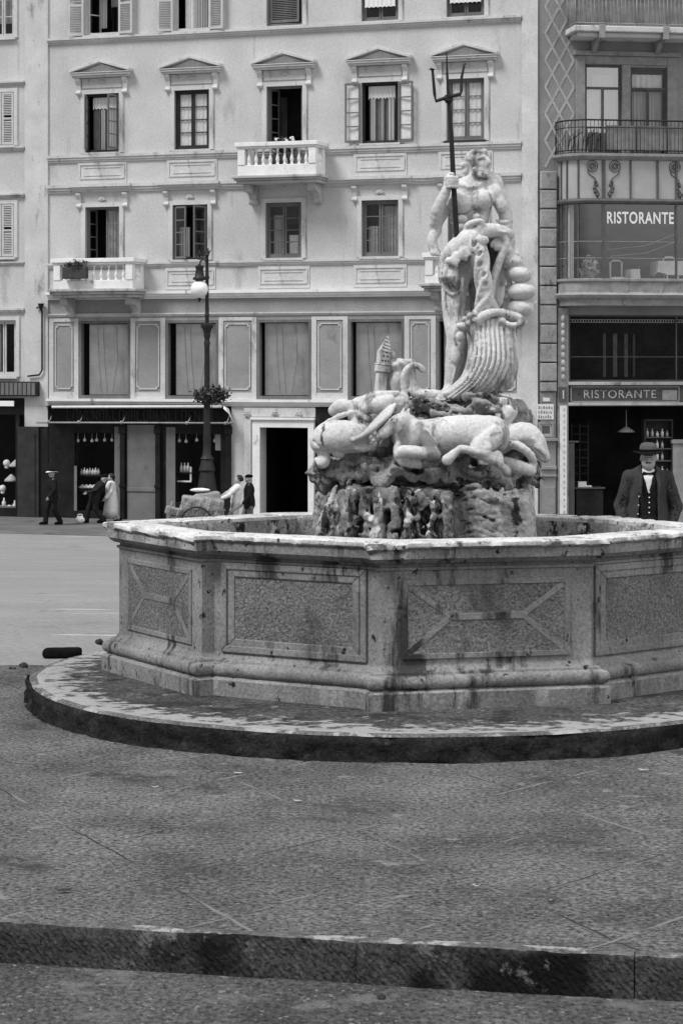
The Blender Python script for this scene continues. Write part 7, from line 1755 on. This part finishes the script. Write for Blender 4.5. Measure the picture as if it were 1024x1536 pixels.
def passer(px, Y, label, h=1.66, rz=0.0, zg=None, lean=0.0, stride=.0, arms=None, outfit=(), face=0.0, name='person'):
    zg = zg if zg is not None else (-2.32 if Y > 68.5 else gz(Y))
    p = at(px, 0, Y); o = empty(name, (p.x, Y, zg), rz); tag(o, label, 'person')
    s = h/1.75; J = {k: np.array(v, float)*s for k, v in DEF.items()}
    for s_, d in (('L', 1), ('R', -1)):
        J['kn'+s_] += (0, -.10*stride*d-.05*abs(stride), 0.02*stride*(d > 0)); J['an'+s_] += (0, -.26*stride*d, 0)
        J['el'+s_] += (0, .10*stride*d, 0); J['ha'+s_] += (0, .16*stride*d-.04, 0.03*abs(stride))
    if arms:
        for k, v in arms.items(): J[k] = np.array(v, float)*s
    if lean:
        Lm = np.array(Matrix.Rotation(lean, 3, 'X')); pv = J['pelvis']
        for k in ('head', 'neck', 'chest', 'waist', 'shL', 'shR')+(() if arms else ('elL', 'elR', 'haL', 'haR')): J[k] = pv+Lm@(J[k]-pv)
    v = .014; c, hp = skin_body(J, v, face); c.build('body', M['skin'], o); shoes(o, J, v)
    for kind, m in outfit:
        c = clay_for(J, v, .34)
        if kind == 'trousers': legs_cloth(c, J, .115, .085, .08, .02); c.rough(.008, .1, 51)
        elif kind == 'jacket': c.chain([J['neck']-(0, 0, .05), J['chest'], J['waist'], J['pelvis'], J['pelvis']-(0, 0, .12)], [.09, .175, .165, .178, .19], .05, flat=.85); sleeves(c, J, .08, .066, .056); c.ell(J['head'], .115, None, .0, '-'); c.rough(.008, .1, 52)
        elif kind == 'blouse': c.chain([J['neck']-(0, 0, .05), J['chest'], J['waist'], J['pelvis']], [.09, .172, .150, .165], .05, flat=.85); sleeves(c, J, .082, .070, .05); c.ell(J['head'], .115, None, .0, '-'); c.rough(.012, .09, 53)
        elif kind == 'coat': c.chain([J['neck']-(0, 0, .05), J['chest'], J['waist'], J['pelvis'], np.array((0, .0, .42*s))], [.09, .178, .17, .20, .27], .05, flat=.85); sleeves(c, J, .085, .07, .06); c.ell(J['head'], .115, None, .0, '-'); c.rough(.010, .12, 54, (1, 1, 2.5))
        elif kind == 'skirt':
            c.chain([J['waist'], J['pelvis'], np.array((0, .0, .5*s)), np.array((0, 0, .14*s))], [.15, .185, .24, .30], .05, flat=.95); c.box((0, 0, -.02), (1, 1, .10*s+.02), None, 0, 0, '-')
            for k in range(12): a = k*.5236; c.chain([(.19*math.cos(a), .19*math.sin(a), .8*s), (.33*math.cos(a), .33*math.sin(a), .1*s)], [.008, .02], .03, '-')
        elif kind == 'hair': c = Clay(J['head']-(.16, .16, .16), J['head']+(.16, .18, .2), .01); c.ell(J['head']+(0, .03, .035), (.098, .11, .11), None, .01); c.ell(J['head']+(0, .11, .0), (.06, .05, .055), None, .02); c.box(J['head']+(0, -.12, -.05), (.2, .09, .13), None, .01, .01, '-')
        elif kind == 'hat': hat(o, J['head']+np.array((0, .01, 0)), face, m=m, mb_=m); continue
        elif kind == 'straw_hat': hat(o, J['head']+np.array((0, .01, 0)), face, .098, .10, .19, m=m, mb_='paper'); continue
        elif kind == 'cap': c = Clay(J['head']-(.16, .2, .1), J['head']+(.16, .18, .2), .01); c.ell(J['head']+(0, .02, .075), (.11, .12, .06), None, .01); c.ell(J['head']+(0, -.09, .055), (.075, .06, .012), None, .01)
        c.build(kind, M[m], o)
    return o
passer(166, 72.4, 'woman in a pale knee-length coat walking past the shop window', 1.52, R(-70), stride=.9, outfit=(('coat', 'cloth_white'), ('hair', 'hair')))
passer(141, 72.0, 'person in dark clothes stooping forward beside the woman in the pale coat', 1.60, R(-80), lean=R(-32), stride=1.0, outfit=(('trousers', 'cloth_dark'), ('jacket', 'cloth_dark'), ('cap', 'felt_dark')), arms=None)
passer(78, 71.2, 'man in a dark suit and pale brimmed hat walking at the left past the shop', 1.72, R(-60), stride=.8, outfit=(('trousers', 'cloth_vest'), ('jacket', 'cloth_vest'), ('straw_hat', 'felt_dark')))
ra = dict(shL=(-.18, -.02, 1.41), shR=(.18, -.02, 1.41), elL=(-.22, -.22, 1.20), haL=(-.20, -.46, 1.06), elR=(.22, -.20, 1.18), haR=(.20, -.46, 1.06))
passer(352, 67.4, 'person in a white shirt and pale trousers pushing the loaded handcart', 1.76, R(-82), lean=R(-10), stride=.7, outfit=(('trousers', 'curtain'), ('blouse', 'cloth_white'), ('hair', 'hair')), arms=ra, zg=-2.36)
passer(373, 68.6, 'person in a dark jacket and cap walking close behind the white-shirted cart pusher', 1.72, R(-78), stride=.8, outfit=(('trousers', 'cloth_mid'), ('jacket', 'cloth_dark'), ('cap', 'felt_dark')), zg=-2.36)
bp = at(120, 0, 71.6); c = Clay((-.25, -.18, 0), (.25, .18, .46), .014); c.ell((0, 0, .12), (.15, .10, .12), None, .02); c.box((0, 0, -.05), (.3, .3, .052), None, 0, .01, '-'); c.chain([(-.08, 0, .2), (-.06, 0, .29), (.06, 0, .29), (.08, 0, .2)], .015, .01); c.rough(.01, .08, 61)
o = c.build('cloth_bag', M['cloth_white']); o.location = (bp.x, 71.6, -2.32); tag(o, 'pale cloth bag standing on the pavement before the stooping figure', 'bag')

# ---------------------------------------------------------------- handcart with its covered load
CY = 66.6; cz = -2.36; cp = at(297, 0, CY)
ct = empty('handcart', (cp.x, CY, cz), R(4)); tag(ct, 'two-wheeled wooden handcart being pushed along in front of the shop', 'handcart')
mb = MB(); mb.box(-.85, .80, -.36, .36, .56, .62)
for k in range(7): mb.box(-.85+.26*k, -.80+.26*k, -.38, -.361, .60, .78); mb.box(-.85+.26*k, -.80+.26*k, .361, .38, .60, .78)
mb.box(-.86, .80, -.385, -.355, .782, .82); mb.box(-.86, .80, .355, .385, .782, .82)
mb.build('bed', M['wood_mid'], ct)
for s_ in (-1, 1):
    mb = MB(); mb.tube([(.80, s_*.30, .60), (1.05, s_*.30, .80), (1.30, s_*.28, .93)], .025, 8); mb.build('handle', M['wood_mid'], ct, True)
    w_ = empty('wheel', (-.05, s_*.44, .45), 0, ct)
    mb = MB(); mb.tube([(.45*math.cos(t*.2618), 0, .45*math.sin(t*.2618)) for t in range(25)], .025, 6); mb.build('rim', M['iron'], w_, True)
    mb = MB()
    for k in range(10): mb.tube([(0, 0, 0), (.44*math.cos(k*.628), 0, .44*math.sin(k*.628))], .016, 5)
    mb.tube([(0, -.05, 0), (0, .05, 0)], .06, 10); mb.build('spokes', M['wood_mid'], w_, True)
MB().tube([(-.05, -.44, .45), (-.05, .44, .45)], .025, 8).build('axle', M['iron'], ct)
MB().bar((.70, 0, .56), (.78, 0, .0), .05, .05).build('prop', M['wood_mid'], ct)
c = Clay((-1.2, -.5, .5), (1.0, .5, 1.55), .016)
c.box((.12, 0, .86), (.62, .34, .30), rotm(0, 7, 0), .08, .08); c.box((-.55, 0, .70), (.42, .31, .12), rotm(0, 16, 0), .05, .10); c.box((.28, .0, 1.14), (.38, .27, .16), rotm(0, -6, 0), .07, .08); c.box((0, 0, .40), (2, 1, .222), None, 0, .01, '-')
for k in range(12): x = -.85+.14*k; c.chain([(x-.05, -.37, .64), (x+.03, -.37, .86), (x+.10, -.33, 1.08)], [.022, .016, .01], .04, '-' if k % 2 else '+')
c.chain([(-.30, -.36, .66), (-.28, -.36, 1.14), (-.28, .36, 1.14)], .010, .006); c.chain([(.36, -.36, .66), (.36, -.33, 1.30), (.36, .33, 1.30)], .010, .006)
c.rough(.012, .14, 71).rough(.004, .05, 72)
o = c.build('covered_load', M['canvas']); o.location = (cp.x, CY, cz); o.rotation_euler = (0, 0, R(4)); tag(o, 'grey canvas-covered load heaped on the handcart', 'load')
c = Clay((-.4, -.25, -.06), (.4, .25, .2), .014); c.ell((0, 0, .03), (.3, .17, .06), None, .02); c.rough(.01, .08, 73)
o = c.build('white_bundle', M['cloth_white']); o.location = (cp.x+.06, CY+.0, cz+1.345); tag(o, 'flat white cloth bundle lying on top of the grey cart load', 'bundle')

# ---------------------------------------------------------------- small things on the ground
c = Clay((-.22, -.12, -.08), (.22, .12, .14), .007)
c.cone((-.13, .01, .045), (.135, -.005, .05), .052, .050, .02); c.ell((.182, -.005, .05), (.022, .03, .03), None, .01, '-'); c.box((0, 0, .045), (.142, .046, .042), rotm(0, 2, 0), .02, .02); c.box((0, 0, -.05), (.4, .4, .05), None, 0, 0, '-'); c.rough(.004, .05, 81)
bq = at(94, 981, 20.35); o = c.build('iron_canister', M['felt_dark']); o.location = (bq.x, 20.35, gz(20.35)-.002); o.rotation_euler = (0, 0, R(6)); tag(o, 'short black iron canister lying on the ground behind the left edge of the stone step', 'canister')
def ground_pt(px, py, z=0.0): Y = (CAMZ-z)*F/(py-HY); return Vector(((px-CX)/F*Y, Y, z))
def scrap(px, py, lab, nm, m, sx, sy, hgt, curl, seed, z=0.0, grp=None, cat='scrap'):
    rr = random.Random(seed); n = 8; vs = []
    for j in range(4):
        for i in range(n+1):
            t = i/n*2-1; e = math.sqrt(max(0, 1-t*t))**.7
            vs.append((t*sx, (j/3*2-1)*sy*e+rr.uniform(-.1, .1)*sy, hgt*.4+curl*(t*t+.3*math.sin(3*t+seed))+rr.uniform(0, .2)*hgt))
    fs = [(j*(n+1)+i, j*(n+1)+i+1, (j+1)*(n+1)+i+1, (j+1)*(n+1)+i) for j in range(3) for i in range(n)]
    me = bpy.data.meshes.new(nm); me.from_pydata(vs, [], fs); me.update(); o = link(nm, me, M[m], None, True)
    s_ = o.modifiers.new('thickness', 'SOLIDIFY'); s_.thickness = .003
    o.location = ground_pt(px, py, z)+Vector((0, 0, .012)); o.rotation_euler = (0, 0, rr.uniform(-.6, .6)); tag(o, lab, cat, grp); return o
G = 'leaves and scraps lying on the pavement'
for k, (px, py, m, sx, lab) in enumerate(((233, 1184, 'paper', .036, 'white curled leaf lying alone on the pavement left of centre'), (446, 1205, 'paper', .045, 'white scrap on a slab joint below the basin centre'), (357, 1163, 'paper', .045, 'white sliver close under the dark step below the bow-tie corner'),
        (716, 1190, 'wood_mid', .04, 'dark curled leaf lying under the step right of centre'), (714, 1333, 'paper', .032, 'small white scrap at the left end of a dark joint'), (827, 1357, 'wood_dark', .034, 'small black crumpled leaf on the lower right pavement'),
        (965, 1158, 'paper', .06, 'pale strip of paper at the right under the step'), (96, 1340, 'wood_dark', .06, 'dark twig-like leaf at the lower left above the kerb'), (610, 1383, 'wood_mid', .035, 'brownish leaf low on the pavement near the kerb centre'), (520, 1140, 'paper', .03, 'tiny white scrap at the foot of the dark step'))):
    scrap(px, py, lab, 'scrap', 'curtain' if m == 'paper' else m, sx*.62, sx*.26, .008, .005, k, 0, G)
def stone(px, py, r, lab, seed, z=0.0, m='rock_dark', nm='stone'):
    c = Clay((-r*1.6, -r*1.6, -r), (r*1.6, r*1.6, r*1.5), r/7); c.ell((0, 0, r*.35), (r, r*.8, r*.6), None, .0); c.rough(r*.3, r*.8, seed); o = c.build(nm, M[m]); o.location = ground_pt(px, py, z)+Vector((0, 0, -.002)); tag(o, lab, 'stone'); return o
stone(572, 1499, .022, 'small dark stone lying in the road just below the kerb', 3, -.184)
stone(36, 1001, .045, 'pale rubble stone at the ragged edge of the pavement on the far left', 4, 0, 'rock')
stone(19, 1004, .030, 'smaller rubble stone beside the pale one at the far left pavement edge', 5, 0, 'rock')
stone(150, 966, .04, 'loose stone lying against the left foot of the basin', 6, ZP, 'rock')
